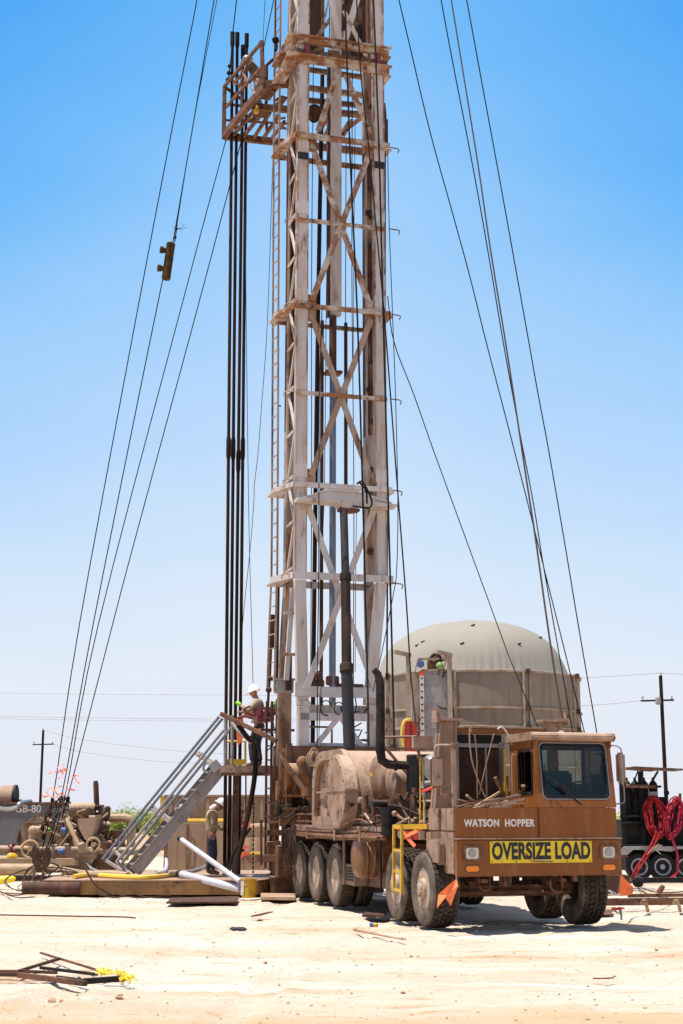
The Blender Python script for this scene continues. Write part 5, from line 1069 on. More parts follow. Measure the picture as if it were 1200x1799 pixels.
# ------------------------------------------------------------------ pipes, bucket, plates on and by the pad
def pipe2(lb, p0, p1, r, m, rb=None):
    t = thing('white_pipe', lb, 'pipe', p1, 0, 'white plastic pipes by the pad'); d = (p1-p0).normalized()
    MB().cyl(p0, p1, r, n=16).build('tube', M[m], t, w=True); MB().lathe([(r*.55, -.02), (r*1.12, -.02), (r*1.12, .08), (r*.55, .08)], p0, d, 16).build('end_ring', M['black'], t, w=True)
pipe2('upper white pipe leaning from the black end down to the yellow bucket', onY(316, 1473, 31.5), onY(422, 1549, 29.6), .055, 'pvc')
pipe2('lower thick white pipe lying across the skid edge towards the bucket', onY(315, 1535, 31.3), onY(423, 1562, 29.7), .078, 'pvc')
bk = thing('bucket', 'yellow and white worn bucket standing by the truck rear wheels', 'bucket', onZ(437, 1577, 0))
c = onZ(437, 1577, 0); MB().lathe([(.13, 0), (.145, .02), (.155, .34), (.165, .35), (.165, .37), (.145, .37), (.135, .04), (0, .035)], c, (0, 0, 1), 24).build('pail', M['yellow'], bk, w=True)
MB().pz([(c.x+.158*math.cos(a), c.y+.158*math.sin(a)) for a in [math.pi*.9+k*.1 for k in range(14)]]+[(c.x+.165*math.cos(a), c.y+.165*math.sin(a)) for a in [math.pi*.9+k*.1 for k in range(13, -1, -1)]], .05, .33).build('white_label', M['letter'], bk, w=True)
q = onZ(460, 1550, .1)
tag(MB().prism([(0, .22), (.5, .24), (1.1, .42), (1.5, .75), (1.55, .72), (1.15, .38), (.5, .2), (0, .18)], onZ(424, 1562, 0), (.75, .25, 0), (0, 0, 1), (.45, .9, 0)).build('bent_plate', M['dusty']), 'wide curved steel plate lying between the skid and the truck', 'plate')
def slab(name, lb, cat, pts, z, th, m, grp=None):
    P = [onZ(u, v, z) for u, v in pts]; return tag(MB().pz([(p.x, p.y) for p in P], z, z+th).build(name, M[m], bev=.004), lb, cat, grp)
slab('plank', 'dark timber plank in front of the skid right of the cable tangle', 'plank', [(341, 1571), (424, 1566), (424, 1562), (341, 1566)], .0, .1, 'wood')
slab('grating', 'flat rusty steel grating lying on the sand before the skid', 'grating', [(292, 1588), (415, 1587), (420, 1577), (300, 1580)], .01, .03, 'rust')
slab('plank', 'pale plank under the truck rear wheels', 'plank', [(458, 1581), (519, 1582), (519, 1575), (458, 1574)], .0, .06, 'wood')
slab('plank', 'thin brown board lying alone on the open sand', 'plank', [(440, 1611), (458, 1609), (480, 1603), (470, 1604)], .01, .02, 'rackbrown')
slab('plank', 'orange brown board beside the right front tyre', 'plank', [(1031, 1607), (1075, 1607), (1075, 1602), (1031, 1602)], .0, .08, 'wood')
slab('plank', 'small dark block behind the second front tyre', 'plank', [(636, 1611), (676, 1612), (679, 1607), (642, 1606)], .0, .04, 'rust')
tag(MB().tube([onZ(-30, 1607, .02), onZ(40, 1608, .02), onZ(150, 1610, .025), onZ(215, 1611, .03), onZ(238, 1613, .02)], .012, 6, 3).build('rod', M['rust']), 'long thin rusty rod lying across the sand at left', 'rod')
# yellow and tan hoses along the pad
for lb, pts, r, m in (('bright yellow hose lying along the skid pad', [(130, 1540), (160, 1537), (210, 1540), (260, 1541), (300, 1537), (318, 1533)], .05, 'yhose'), ('tan hose winding behind the yellow one', [(85, 1522), (110, 1528), (150, 1535), (200, 1536), (225, 1538)], .07, 'hosetan'),
                      ('thick pale hose curving down beside the pump', [(70, 1498), (110, 1499), (135, 1506), (155, 1522), (175, 1532), (200, 1536)], .035, 'grey'), ('bent grey hose before the tan tanks', [(288, 1498), (292, 1510), (292, 1525), (286, 1532), (275, 1533)], .05, 'pvc'),
                      ('grey hose looping on the pad behind the white pipes', [(300, 1534), (330, 1532), (355, 1525), (368, 1518)], .04, 'grey'), ('pale yellow hose by the valve at far left', [(40, 1508), (60, 1512), (80, 1518), (95, 1522)], .05, 'yhose')):
    tag(MB().tube([onZ(u, v, .30+r) for u, v in pts], r, 8, 6).build('hose', M[m]), lb, 'hose', 'hoses on the pad')
mb = MB()
for k in range(9):
    c = onY(337+random.uniform(-2, 2), 1495, 31.9)
    mb.tube([c+V(.10*math.cos(a)*random.uniform(.6, 1.1), -.02*k*0, .33*math.sin(a)-.05) for a in [2*math.pi*i/14 for i in range(14)]], .009, 5, closed=True)
tag(mb.build('rope_coil', M['hosetan']), 'coil of pale rope hanging on the upper white pipe', 'rope')
# tangle of cables at the left end of the skid
mb = MB()
for k in range(11):
    c = onZ(random.uniform(55, 120), 1566, 0)+V(0, random.uniform(-.3, .5), 0); rx = random.uniform(.4, .85); rz_ = random.uniform(.12, .38); tl = random.uniform(-.25, .25)
    mb.tube([c+V(rx*math.cos(a)*(1+.04*math.sin(3*a+k)), .25*math.sin(a)+.02*a, max(.015, rz_*(1+math.sin(a)+tl*math.cos(a))-.03)) for a in [i*.35+k for i in range(random.choice((18, 20, 36)))]], .010, 6, 2)
for u0, u1 in ((150, 235), (0, 60), (170, 300), (-10, 50), (60, 10), (200, 320)):
    mb.tube([onZ(u0, 1562+random.uniform(-4, 6), .02), onZ((u0+u1)/2, 1574+random.uniform(-4, 4), .03), onZ(u1, 1572+random.uniform(-5, 5), .02)], .011, 6, 5)
mb.tube([onY(140, 1500, 30.8), onY(152, 1530, 30.5), onY(168, 1555, 30.3), onZ(195, 1572, .02)], .02, 6, 5)
ctg = thing('cable_tangle', 'tangle of brown wire rope loops on the sand at the skid end', 'cables', onZ(90, 1570, 0))
mb.build('loop', M['wirebrown'], ctg, w=True)
for u, lb in ((65, 'left of two dark anchor paddles among the cables'), (80.5, 'right of two dark anchor paddles among the cables')):
    t = thing('anchor_plate', lb, 'anchor', onZ(u, 1540, .1), 0, 'guy anchor paddles'); 
    MB().prism([(-.02, -.2), (.09, -.05), (.1, .15), (.06, .32), (-.03, .36), (-.1, .25), (-.11, .0)], onY(u, 1515, 33.5), (1, 0, .12), (-.2 if u < 70 else .05, 0, 1), (0, .06, 0)).build('plate', M['rust'], t, w=True, bev=.01)
    MB().cyl(onY(u-2, 1524, 33.5), onZ(u-8, 1545, .02), .03, n=8).build('stake', M['rust'], t, w=True)
an = thing('guy_anchor', 'leaning pipe anchor wrapped in chain where the left guy wires meet', 'anchor', onZ(140, 1545, .1))
MB().tube([onY(106, 1402, 35.2), onY(112, 1425, 35.2), onY(122, 1450, 35), onY(138, 1485, 34.8)], .055, 10, 4).lathe([(.055, 0), (.09, .02), (.1, .2), (.06, .25)], onY(146, 1498, 34.8), V(-.3, 0, 1), 12).build('anchor_pipe', M['hosetan'], an, w=True)
mb = MB()
for k in range(26):
    u = 92+random.uniform(-6, 34); v = 1400+random.uniform(0, 60); c = onY(u-(v-1400)*.25, v, 35.1)
    mb.tube([c+V(.07*math.cos(a), .05*math.sin(a), .1*math.sin(a+.5)) for a in [i*.7 for i in range(8)]], .014, 5, 2)
mb.build('shackles', M['wirebrown'], an, w=True)
mb = MB()
for u, v in ((76, 1470), (80, 1440), (87, 1428), (98, 1412), (92, 1406), (119, 1405), (75, 1455)): mb.ball(onY(u, v, 35.3), .07, 8, 6, (.7, .7, 1.2))
mb.build('cable_clamps', M['wire'], an, w=True)
# ------------------------------------------------------------------ people
def skin(name, pts, edges, m, parent, sub=2):
    me = bpy.data.meshes.new(name); ks = list(pts); ix = {k: i for i, k in enumerate(ks)}
    me.from_pydata([pts[k][0] for k in ks], [(ix[a], ix[b]) for a, b in edges], [])
    o = bpy.data.objects.new(name+'_tmp', me); COL.objects.link(o)
    md = o.modifiers.new('s', 'SKIN'); md.use_smooth_shade = True
    for i, k in enumerate(ks):
        sv = me.skin_vertices[0].data[i]; r = pts[k][1]; sv.radius = r if isinstance(r, tuple) else (r, r); sv.use_root = i == 0
    ss = o.modifiers.new('u', 'SUBSURF'); ss.levels = sub; ss.render_levels = sub
    dg = bpy.context.evaluated_depsgraph_get(); me2 = bpy.data.meshes.new_from_object(o.evaluated_get(dg)); me2.name = name
    bpy.data.objects.remove(o); bpy.data.meshes.remove(me)
    for p in me2.polygons: p.use_smooth = True
    me2.materials.clear(); me2.materials.append(M[m])
    r = bpy.data.objects.new(name, me2); COL.objects.link(r); r.parent = parent; return r
def person(lb, loc, rz, J, shirt, trousers, hat, glove=None, nape=False):
    """J: joints in the person's own frame, facing +y, x to the person's right, z up from the sole."""
    t = thing('person', lb, 'person', loc, rz)
    J = {k: V(v) for k, v in J.items()}
    hd, nk, ch, pv = J['head'], J['neck'], J['chest'], J['pelvis']; fw = J.get('look', V(0, 1, 0)).normalized(); sd_ = fw.cross(V(0, 0, 1)).normalized(); hu = sd_.cross(fw)
    P = {'pelvis': (pv, .13), 'waist': (pv.lerp(ch, .5), .12), 'chest': (ch, (.15, .12)), 'nk0': (nk-hu*.03, .065), 'nk1': (nk+hu*.04, .055), 'jaw': (hd+fw*.02-hu*.055, (.062, .07)), 'head': (hd+hu*.02, (.078, .095)), 'top': (hd+hu*.09, (.06, .075))}
    E = [('pelvis', 'waist'), ('waist', 'chest'), ('chest', 'nk0'), ('nk0', 'nk1'), ('nk1', 'jaw'), ('jaw', 'head'), ('head', 'top')]
    P['nose'] = (hd+fw*.105-hu*.01, .016); P['nosb'] = (hd+fw*.085+hu*.02, .02); E += [('head', 'nosb'), ('nosb', 'nose')]
    for s, n in ((1, 'R'), (-1, 'L')):
        P['ear'+n] = (hd+sd_*.088*s-hu*.0, .018); E.append(('head', 'ear'+n))
        sh, el, wr = J['sh'+n], J['el'+n], J['wr'+n]; P['sh'+n] = (sh, .062); P['ue'+n] = (sh.lerp(el, .5), .05); P['el'+n] = (el, .042); P['wr'+n] = (wr, .03)
        d = (wr-el).normalized(); hs = d.cross(V(0, 0, 1)); hs = hs.normalized() if hs.length > .1 else V(1, 0, 0); cu = J.get('curl'+n, V(0, 0, -1))
        P['pa'+n] = (wr+d*.055, (.04, .022)); E += [('chest', 'sh'+n), ('sh'+n, 'ue'+n), ('ue'+n, 'el'+n), ('el'+n, 'wr'+n), ('wr'+n, 'pa'+n)]
        for k, (off, ln) in enumerate(((-.03, .07), (-.01, .08), (.01, .075), (.03, .058))):
            a = wr+d*.10+hs*off; P[f'f{k}{n}'] = (a, .011); P[f'g{k}{n}'] = (a+(d*.7+cu*.5)*ln*.5, .0095); P[f'h{k}{n}'] = (a+(d*.7+cu*.5)*ln*.5+(d*.1+cu*.9)*ln*.5, .008)
            E += [('pa'+n, f'f{k}{n}'), (f'f{k}{n}', f'g{k}{n}'), (f'g{k}{n}', f'h{k}{n}')]
        P['t0'+n] = (wr+d*.05-hs*.045, .013); P['t1'+n] = (wr+d*.085-hs*.062+cu*.02, .010); E += [('pa'+n, 't0'+n), ('t0'+n, 't1'+n)]
        hp, kn, an_, to = J['hip'+n], J['kn'+n], J['an'+n], J['to'+n]
        P['hip'+n] = (hp, .09); P['th'+n] = (hp.lerp(kn, .5), .075); P['kn'+n] = (kn, .055); P['ca'+n] = (kn.lerp(an_, .4), .055); P['an'+n] = (an_, .04); P['to'+n] = (to, .03)
        E += [('pelvis', 'hip'+n), ('hip'+n, 'th'+n), ('th'+n, 'kn'+n), ('kn'+n, 'ca'+n), ('ca'+n, 'an'+n), ('an'+n, 'to'+n)]
    skin('body', P, E, 'skin', t)
    Q = {'pelvis': (pv-V(0, 0, .04), (.175, .145)), 'waist': (pv.lerp(ch, .45), (.168, .14)), 'chest': (ch, (.20, .155)), 'upper': (ch.lerp(nk, .6), (.15, .115)), 'col': (nk-hu*.01, .075)}
    e = [('pelvis', 'waist'), ('waist', 'chest'), ('chest', 'upper'), ('upper', 'col')]
    for n in 'RL':
        sh, el, wr = J['sh'+n], J['el'+n], J['wr'+n]; Q['sh'+n] = (sh, .088); Q['ue'+n] = (sh.lerp(el, .5), .07); Q['el'+n] = (el, .06); Q['cu'+n] = (el.lerp(wr, .93), .046)
        e += [('upper', 'sh'+n), ('sh'+n, 'ue'+n), ('ue'+n, 'el'+n), ('el'+n, 'cu'+n)]
    skin('shirt', Q, e, shirt, t)
    Q = {'waist': (pv+V(0, 0, .05), (.165, .14)), 'seat': (pv-V(0, 0, .05), (.165, .145))}; e = [('waist', 'seat')]
    for n in 'RL':
        hp, kn, an_ = J['hip'+n], J['kn'+n], J['an'+n]
        Q['hip'+n] = (hp-V(0, 0, .05), .105); Q['th'+n] = (hp.lerp(kn, .5), .092); Q['kn'+n] = (kn, .075); Q['ca'+n] = (kn.lerp(an_, .5), .072); Q['cu'+n] = (an_+V(0, 0, .02), .066)
        e += [('seat', 'hip'+n), ('hip'+n, 'th'+n), ('th'+n, 'kn'+n), ('kn'+n, 'ca'+n), ('ca'+n, 'cu'+n)]
    skin('trousers', Q, e, trousers, t)
    for n in 'RL':
        an_, to = J['an'+n], J['to'+n]
        skin('boot', {'a': (an_+V(0, 0, .06), .06), 'b': (an_-V(0, 0, .035), .055), 'c': (an_.lerp(to, .6)-V(0, 0, .02), (.05, .045)), 'd': (to, (.045, .035))}, [('a', 'b'), ('b', 'c'), ('c', 'd')], 'boot', t)
    hc = hd+hu*.055; mb = MB()
    prof = [(.155, -.012), (.16, .0), (.125, .012), (.122, .05), (.108, .09), (.075, .122), (.035, .136), (0, .138)]
    o = len(mb.v); mb.lathe(prof, hc, hu, 28)
    mb.prism([(-.09, .10), (-.06, .20), (0, .225), (.06, .20), (.09, .10)], hc+hu*-.008, sd_, fw, hu*.014)
    mb.tube([hc-fw*.11+hu*.07, hc-fw*.06+hu*.125, hc+hu*.145, hc+fw*.06+hu*.125, hc+fw*.11+hu*.07], .014, 8, 3)
    mb.build('hard_hat', M[hat], t)
    if nape: skin('neck_cloth', {'a': (hd-fw*.06-hu*.0, .07), 'b': (nk-fw*.05, .085), 'c': (nk-fw*.06-hu*.07, .09)}, [('a', 'b'), ('b', 'c')], 'letter', t)
    if glove:
        n = glove; wr, el = J['wr'+n], J['el'+n]; d = (wr-el).normalized()
        skin('glove', {'a': (wr-d*.03, .05), 'b': (wr+d*.06, (.06, .05)), 'c': (wr+d*.13, (.055, .04))}, [('a', 'b'), ('b', 'c')], 'glove', t)
    return t
pl = onY(452, 1346, 32.0)
person('worker in white hard hat and maroon vest standing on the raised platform', V(pl.x, 32.0, ZF), rad(82), dict(
    pelvis=(0, -.03, .95), chest=(0, .0, 1.30), neck=(0, .03, 1.50), head=(0, .08, 1.62), look=(0.05, 1, -.35), shR=(.19, .0, 1.42), elR=(.25, .16, 1.18), wrR=(.16, .38, 1.22),
    shL=(-.19, .0, 1.42), elL=(-.26, .16, 1.22), wrL=(-.20, .36, 1.36), hipR=(.10, -.03, .90), knR=(.12, .02, .49), anR=(.12, -.04, .10), toR=(.14, .12, .035),
    hipL=(-.10, -.03, .90), knL=(-.13, .12, .50), anL=(-.13, .08, .10), toL=(-.15, .24, .035)), 'khaki', 'darkpants', 'hat', 'L')
pt = bpy.data.objects['person']
skin('vest', {'a': (V(0, -.02, 1.02), (.18, .15)), 'b': (V(0, .0, 1.25), (.205, .165)), 'c': (V(0, .015, 1.40), (.18, .14)), 'd': (V(.17, 0, 1.42), .085), 'e': (V(-.17, 0, 1.42), .085)}, [('a', 'b'), ('b', 'c'), ('c', 'd'), ('c', 'e')], 'maroonshirt', pt)
MB().lathe([(.17, -.03), (.185, -.02), (.185, .03), (.17, .04)], (0, -.03, 1.0), (0, 0, 1), 20).build('tool_belt', M['khaki'], pt)
tag(MB().prism([(0, 0), (.12, .02), (.16, -.25), (.11, -.5), (.02, -.62), (-.02, -.35)], onY(417, 1262, 31.9), (1, 0, 0), (0, 0, 1), (0, .03, 0)).build('orange_cloth', M['orange'], bev=.006), 'orange cloth hanging behind the platform rail by the worker', 'cloth')
pb = onY(372, 1538, 33.2)
person('worker in white hard hat, khaki shirt and jeans standing on the skid', V(pb.x, 33.2, .30), rad(-78), dict(
    pelvis=(0, -.02, .90), chest=(0, -.03, 1.24), neck=(0, .03, 1.43), head=(0, .14, 1.52), look=(0, 1, -.75), shR=(.19, -.02, 1.36), elR=(.23, -.02, 1.08), wrR=(.13, .22, 1.00),
    shL=(-.19, -.02, 1.36), elL=(-.23, .0, 1.08), wrL=(-.12, .24, 1.03), hipR=(.10, -.02, .86), knR=(.11, .04, .47), anR=(.11, .0, .10), toR=(.13, .16, .035),
    hipL=(-.10, -.02, .86), knL=(-.11, -.02, .47), anL=(-.11, -.08, .10), toL=(-.13, .08, .035)), 'khaki', 'denim', 'hat', None, True)
pc = onZ(448, 213, ZB)
person('worker in grey hard hat and olive shirt leaning out on the high monkey board', V(pc.x, pc.y, ZB+.10), rad(70), dict(
    pelvis=(0, -.1, .95), chest=(0, .02, 1.29), neck=(0, .13, 1.49), head=(0, .22, 1.59), look=(0, 1, -.4), shR=(.19, .08, 1.42), elR=(.27, .30, 1.18), wrR=(.12, .50, 1.10),
    shL=(-.19, .08, 1.42), elL=(-.28, .2, 1.12), wrL=(-.18, .44, 1.05), hipR=(.10, -.1, .90), knR=(.14, .10, .50), anR=(.14, .08, .10), toR=(.15, .24, .04),
    hipL=(-.10, -.1, .90), knL=(-.14, -.12, .48), anL=(-.14, -.26, .10), toL=(-.16, -.10, .04)), 'olive', 'darkpants', 'greyhat')
# ------------------------------------------------------------------ domed tank, gauge box, red panel
D = 60.0; C0 = onY(840, 1430, D); RT = 4.33
zw = onY(849, 1177, D-RT).z; zd = onY(849, 1089, D-.6).z
tk = thing('storage_tank', 'huge round grey bolted steel tank with an inflated fabric dome behind the truck', 'tank', (C0.x, D, 0))
def TK(mb, n, m, bev=0.0, ang=.6): return mb.build(n, M[m], tk, bev=bev, ang=ang)
TK(MB().lathe([(RT, 0), (RT, zw), (RT-.03, zw), (RT-.03, 0)], n=96), 'tank_wall', 'tank')
def zrow(v): return onY(849, v, D-RT).z
for v, r in ((1178, .05), (1243, .04), (1276, .04), (1345, .04)):
    z = zrow(v); TK(MB().lathe([(RT+.001, z-r), (RT+.07, z-r), (RT+.07, z+r*.6), (RT+.001, z+r)], n=96), 'hoop', 'tankrib')
for k in range(9):
    a = rad(-18+40*k); ca, sa = math.sin(a), -math.cos(a); mb = MB()
    for off in (-.035, .035):
        b_ = a+off; mb.beam((RT*1.008*math.sin(b_), -RT*1.008*math.cos(b_), 0), (RT*1.008*math.sin(b_), -RT*1.008*math.cos(b_), zw+.02), .10, .10)
    TK(mb, 'panel_flange', 'tankrib')
    mb = MB()
    for v in (1178, 1243, 1276): z = zrow(v); mb.box(RT*1.03*ca-.08, RT*1.03*ca+.08, RT*1.03*sa-.08, RT*1.03*sa+.08, z-.1, z+.09)
    TK(mb, 'flange_bolts', 'rust')
h = zd-zw; prof = [(1, 0), (.985, .06), (.965, .14), (.945, .24), (.915, .36), (.87, .49), (.80, .62), (.70, .745), (.57, .85), (.42, .925), (.26, .975), (.1, .997), (0, 1)]
mb = MB(); n = 300; R0 = 4.07; DX = -.16
for r, z in prof:
    for k in range(n):
        a = 2*math.pi*k/n; w = max(0, 1-z/.42); f = 1+ .011*w*math.sin(k*math.pi*2/4+.8*math.sin(k*.37))*(.5+.5*math.sin(k*.11+1)) + .006*noise.noise(V(math.cos(a)*3, math.sin(a)*3, z*2))
        mb.v.append(V(DX+r*R0*f*math.cos(a), r*R0*f*math.sin(a), zw-.02+z*h+.03*noise.noise(V(math.cos(a)*2, math.sin(a)*2, z*3+5))))
for i in range(len(prof)-1):
    for k in range(n): mb.f.append((i*n+k, i*n+(k+1) % n, (i+1)*n+(k+1) % n, (i+1)*n+k))
TK(mb, 'fabric_dome', 'dome', ang=1.2)
for (u, v) in ((753, 1098), (830, 1099), (732, 1134), (811, 1131), (911, 1132), (948, 1121), (742, 1128)):
    o_, d_ = V(0, 0, EYE), V(ray(u, v)); best = None
    for i in range(1200):
        p = o_+d_*(52+.01*i)/d_.y if False else o_+d_*((53+.008*i)/d_.y); q = p-V(C0.x, D, 0); rr = math.hypot(q.x-DX, q.y)/R0; zz = (q.z-zw)/h
        if zz > 0:
            for (ra, za), (rb, zb2) in zip(prof, prof[1:]):
                if za <= zz <= zb2 and rr <= ra+(rb-ra)*(zz-za)/(zb2-za): best = q; break
        if best: break
    if best is None: continue
    TK(MB().ball(best, .06, 7, 5, (1.2, .6, .7)).ball(best+V(.07, 0, .04), .04, 6, 4), 'vent_patch', 'black')
gb = thing('gauge_box', 'pale steel access box with a white level gauge in front of the domed tank', 'box', onY(765, 1430, 54))
def GB(mb, n, m, bev=0.0): return mb.build(n, M[m], gb, w=True, bev=bev)
Yg = 54.0
P = lambda u, v, Y=Yg: onY(u, v, Y)
a, b = P(745, 1179), P(786, 1179)
GB(MB().box(a.x, b.x, Yg, Yg+.9, 0, a.z), 'box_shell', 'grey')
GB(MB().box(P(723, 1179).x, a.x-.002, Yg+.05, Yg+.8, 0, a.z-.02), 'box_side', 'tankrib')
for v in (1243, 1278): GB(MB().box(a.x, b.x, Yg-.04, Yg-.002, P(765, v).z-.03, P(765, v).z+.03), 'box_rib', 'tankrib')
GB(MB().box(a.x-.1, b.x+.05, Yg-.06, Yg+.95, a.z+.003, a.z+.07), 'box_rim', 'tankrib')
for (uu, tip) in ((717, 692), (789.5, 767)):
    GB(MB().box(P(uu-4, 1200).x, P(uu+4, 1200).x, Yg-.3, Yg-.13, 0, P(uu, 1150).z), 'davit_post', 'tankrib', .01)
    GB(MB().beam(P(uu+3, 1151, Yg-.2), P(tip, 1145, Yg-.9), .16, .14), 'davit_arm', 'tankrib', .01)
gs = GB(MB().box(P(737, 1200).x, P(744.5, 1200).x, Yg-.12, Yg-.08, P(740, 1296).z, P(740, 1180).z), 'gauge_strip', 'letter')
mb = MB()
for k in range(9): z = P(740, 1192+11.5*k).z; mb.box(P(739, 1200).x, P(743, 1200).x, Yg-.126, Yg-.121, z-.03, z+(.05 if k % 2 else .02))
GB(mb, 'gauge_marks', 'ink')
GB(MB().box(P(737, 1200).x-.02, P(744, 1200).x+.02, Yg-.13, Yg-.115, P(740, 1187).z, P(740, 1179).z), 'gauge_head', 'red')
GB(MB().beam(P(729, 1180), P(735, 1158), .12, .05).beam(P(735, 1158), P(784, 1157), .08, .08).beam(P(779, 1178), P(785, 1157), .12, .05), 'pump_frame', 'tankrib')
GB(MB().box(P(752, 1170).x, P(776, 1170).x, Yg+.2, Yg+.6, a.z+.08, P(760, 1160).z).ball(P(768, 1155, Yg+.3), .17, 10, 8).ball(P(757, 1159, Yg+.3), .14, 10, 8).cyl(P(760, 1163, Yg+.2), P(785, 1155, Yg+.2), .1), 'pump_motor', 'rackbrown', .02)
GB(MB().tube([P(757, 1156), P(762, 1150), P(770, 1150), P(774, 1158), P(772, 1166)], .06, 8, 4), 'pump_hose', 'black')
GB(MB().ball(P(772.5, 1170, Yg-.1), .15, 12, 8), 'green_float', 'lime')
GB(MB().lathe([(.0, 0), (.14, .0), (.14, .1), (0, .11)], P(739, 1167, Yg-.05), (0, -1, 0), 18), 'blue_gauge', 'blue')
GB(MB().box(P(770, 1183).x, P(771.5, 1183).x, Yg-.08, Yg-.06, P(771, 1188).z, P(771, 1176).z).tube([P(778, 1190, Yg-.1), P(781, 1181, Yg-.1), P(785, 1180, Yg-.1)], .03, 6).tube([P(768, 1240, Yg-.1), P(778, 1245, Yg-.1), P(785, 1244, Yg-.1)], .03, 6), 'latches', 'black')
rp = thing('red_locker', 'upright red steel locker standing behind the truck engine', 'locker', onY(722, 1430, 36))
a, b = onY(711, 1311, 36), onY(733, 1267, 36)
MB().box(a.x, b.x, 36, 36.35, .0, b.z).build('locker_body', M['red'], rp, w=True, bev=.01)
MB().box((a.x+b.x)/2-.01, (a.x+b.x)/2+.01, 35.985, 35.998, .1, b.z-.02).build('door_seam', M['ink'], rp, w=True)
tag(MB().tube([onY(709, 1311, 36), onY(706, 1290, 36), onY(710, 1268, 36), onY(722, 1264, 36)], .04, 8, 4).build('yellow_hose', M['yhose']), 'yellow hose draped over the red locker edge', 'hose')
tag(MB().prism([(0, 0), (.18, .02), (.62, -1.45), (.42, -1.45)], onY(676, 1263, 33), (.9, .1, 0), (0, 0, 1), (0, .15, 0)).build('leaning_brace', M['dusty']), 'broad tan brace slanting down behind the exhaust stack', 'brace')
# chain with rope hanging beside the muffler
mb = MB()
for k in range(14): mb.ball(onY(735+1.2*math.sin(k*1.7), 1258+5.5*k, 24.2), .028+.012*math.sin(k*2.1)**2, 7, 5, (.9, .7, 1.3))
mb.tube([onY(736, 1330, 24.2), onY(738, 1345, 24.2)], .02, 6)
tag(mb.build('chain', M['rackbrown']), 'heavy chain standing upright by the black muffler', 'chain')
# ------------------------------------------------------------------ tan tanks behind the stair
ct = thing('tan_tank', 'row of tan steel mud tank panels behind the stair and worker', 'tank', onY(380, 1430, 43))
def CT_(mb, n, m, bev=0.0): return mb.build(n, M[m], ct, w=True, bev=bev)
Yc = 43.0; x0, x1, zt = onY(290, 1400, Yc).x, onY(486, 1400, Yc).x, onY(300, 1400, Yc).z
CT_(MB().box(x0, x1, Yc, Yc+2.2, 0, zt), 'tank_body', 'tan', .01)
mb = MB()
for u in (300, 332, 366, 404, 432, 460): x = onY(u, 1400, Yc).x; mb.box(x-.05, x+.05, Yc-.06, Yc-.002, .1, zt-.05)
mb.box(x0-.02, x1+.02, Yc-.08, Yc+2.25, zt+.002, zt+.06)
CT_(mb, 'tank_rib', 'tan')
CT_(MB().box(onY(283, 1400, Yc).x, onY(290, 1400, Yc).x, Yc-.15, Yc-.02, .6, zt+.03), 'yellow_post', 'yellow')
CT_(MB().tube([onY(330, 1443, Yc-.2), onY(394, 1443, Yc-.2)], .08, 8), 'yellow_pipe', 'yellow')
lw = thing('tan_tank', 'lower tan steel tank in front of the taller one behind the worker', 'tank', onY(360, 1430, 41.5))
x2, x3, z2 = onY(297, 1400, 41.5).x, onY(394, 1400, 41.5).x, onY(300, 1446, 41.5).z
MB().box(x2, x3, 41.5, 42.7, 0, z2).build('tank_body', M['tan'], lw, w=True, bev=.01)
mb = MB()
for u in (330, 365): x = onY(u, 1446, 41.5).x; mb.box(x-.02, x+.02, 41.46, 41.498, .1, z2-.02)
mb.build('tank_rib', M['rackbrown'], lw, w=True)
bd = thing('barrel_stack', 'rows of pale drums and pipes stacked behind the black hose', 'drums', onY(440, 1430, 39))
for k, u in enumerate((424, 437, 450, 462)):
    c = onY(u, 1500, 39); MB().lathe([(.17, 0), (.18, .02), (.18, .45), (.185, .47), (.18, .5), (.18, .95), (.17, .97), (0, .97)], (c.x, 39, .05), (0, 0, 1), 18).build('drum', M['tan'], bd, w=True)
MB().tube([onY(424, 1454, 38.6), onY(470, 1452, 38.6)], .09, 8).build('capping_pipe', M['hosetan'], bd, w=True)
MB().tube([onY(422, 1500, 38), onY(462, 1500, 38)], .05, 8).build('yellow_rail', M['yellow'], bd, w=True)
MB().beam(onY(420, 1510, 38), onY(520, 1508, 36), .12, .2).build('brown_sill', M['rackbrown'], bd, w=True)
vp = thing('valve_pipe', 'brown upright valve pipe standing behind the racked pipes', 'valve', onY(421, 1430, 38))
MB().cyl(onY(421, 1410, 38), onY(421, 1500, 38), .07).ball(onY(421, 1425, 38), .14, 8, 6).ball(onY(421, 1445, 38), .13, 8, 6).build('valve_body', M['rackbrown'], vp, w=True)
for u, v in ((439, 1437), (429, 1490), (432, 1495)):
    mb = MB()
    for k in range(3): c = onY(u, v+3*k, 35.8); mb.beam(c, c+V(random.uniform(-.2, .2), 0, random.uniform(-.3, .05)), .02, .06)
    mb.build('flagging_ribbon', M['ribbon'], vp, w=True)
# ------------------------------------------------------------------ left machinery: dark tank and mud pump skid
gt = thing('dark_tank', 'dark grey steel tank marked GB-80 at the far left', 'tank', onY(30, 1430, 47))
def GT(mb, n, m, bev=0.0): return mb.build(n, M[m], gt, w=True, bev=bev)
Yt = 47.0; xa, xb, zt = onY(-120, 1415, Yt).x, onY(97, 1415, Yt).x, onY(20, 1413, Yt).z
GT(MB().box(xa, xb, Yt, Yt+2.4, .05, zt), 'tank_body', 'gbtank', .02); GT(MB().box(xa, xb+.05, Yt-.05, Yt+2.5, zt+.002, zt+.07), 'tank_rim', 'rackbrown')
o = text('GB-80', .34, M['letter'], gt, 'tank_lettering', Matrix.Translation(V(onY(49.5, 1421.5, Yt).x, Yt-.012, onY(49, 1421.5, Yt).z)-gt.location) @ RX, .006, .95, .004)
GT(MB().lathe([(0, 0), (.36, .02), (.38, .06), (.38, 1.9), (0, 1.95)], onY(29, 1401, Yt+.6), (-1, 0, 0), 24), 'top_vessel', 'tan')
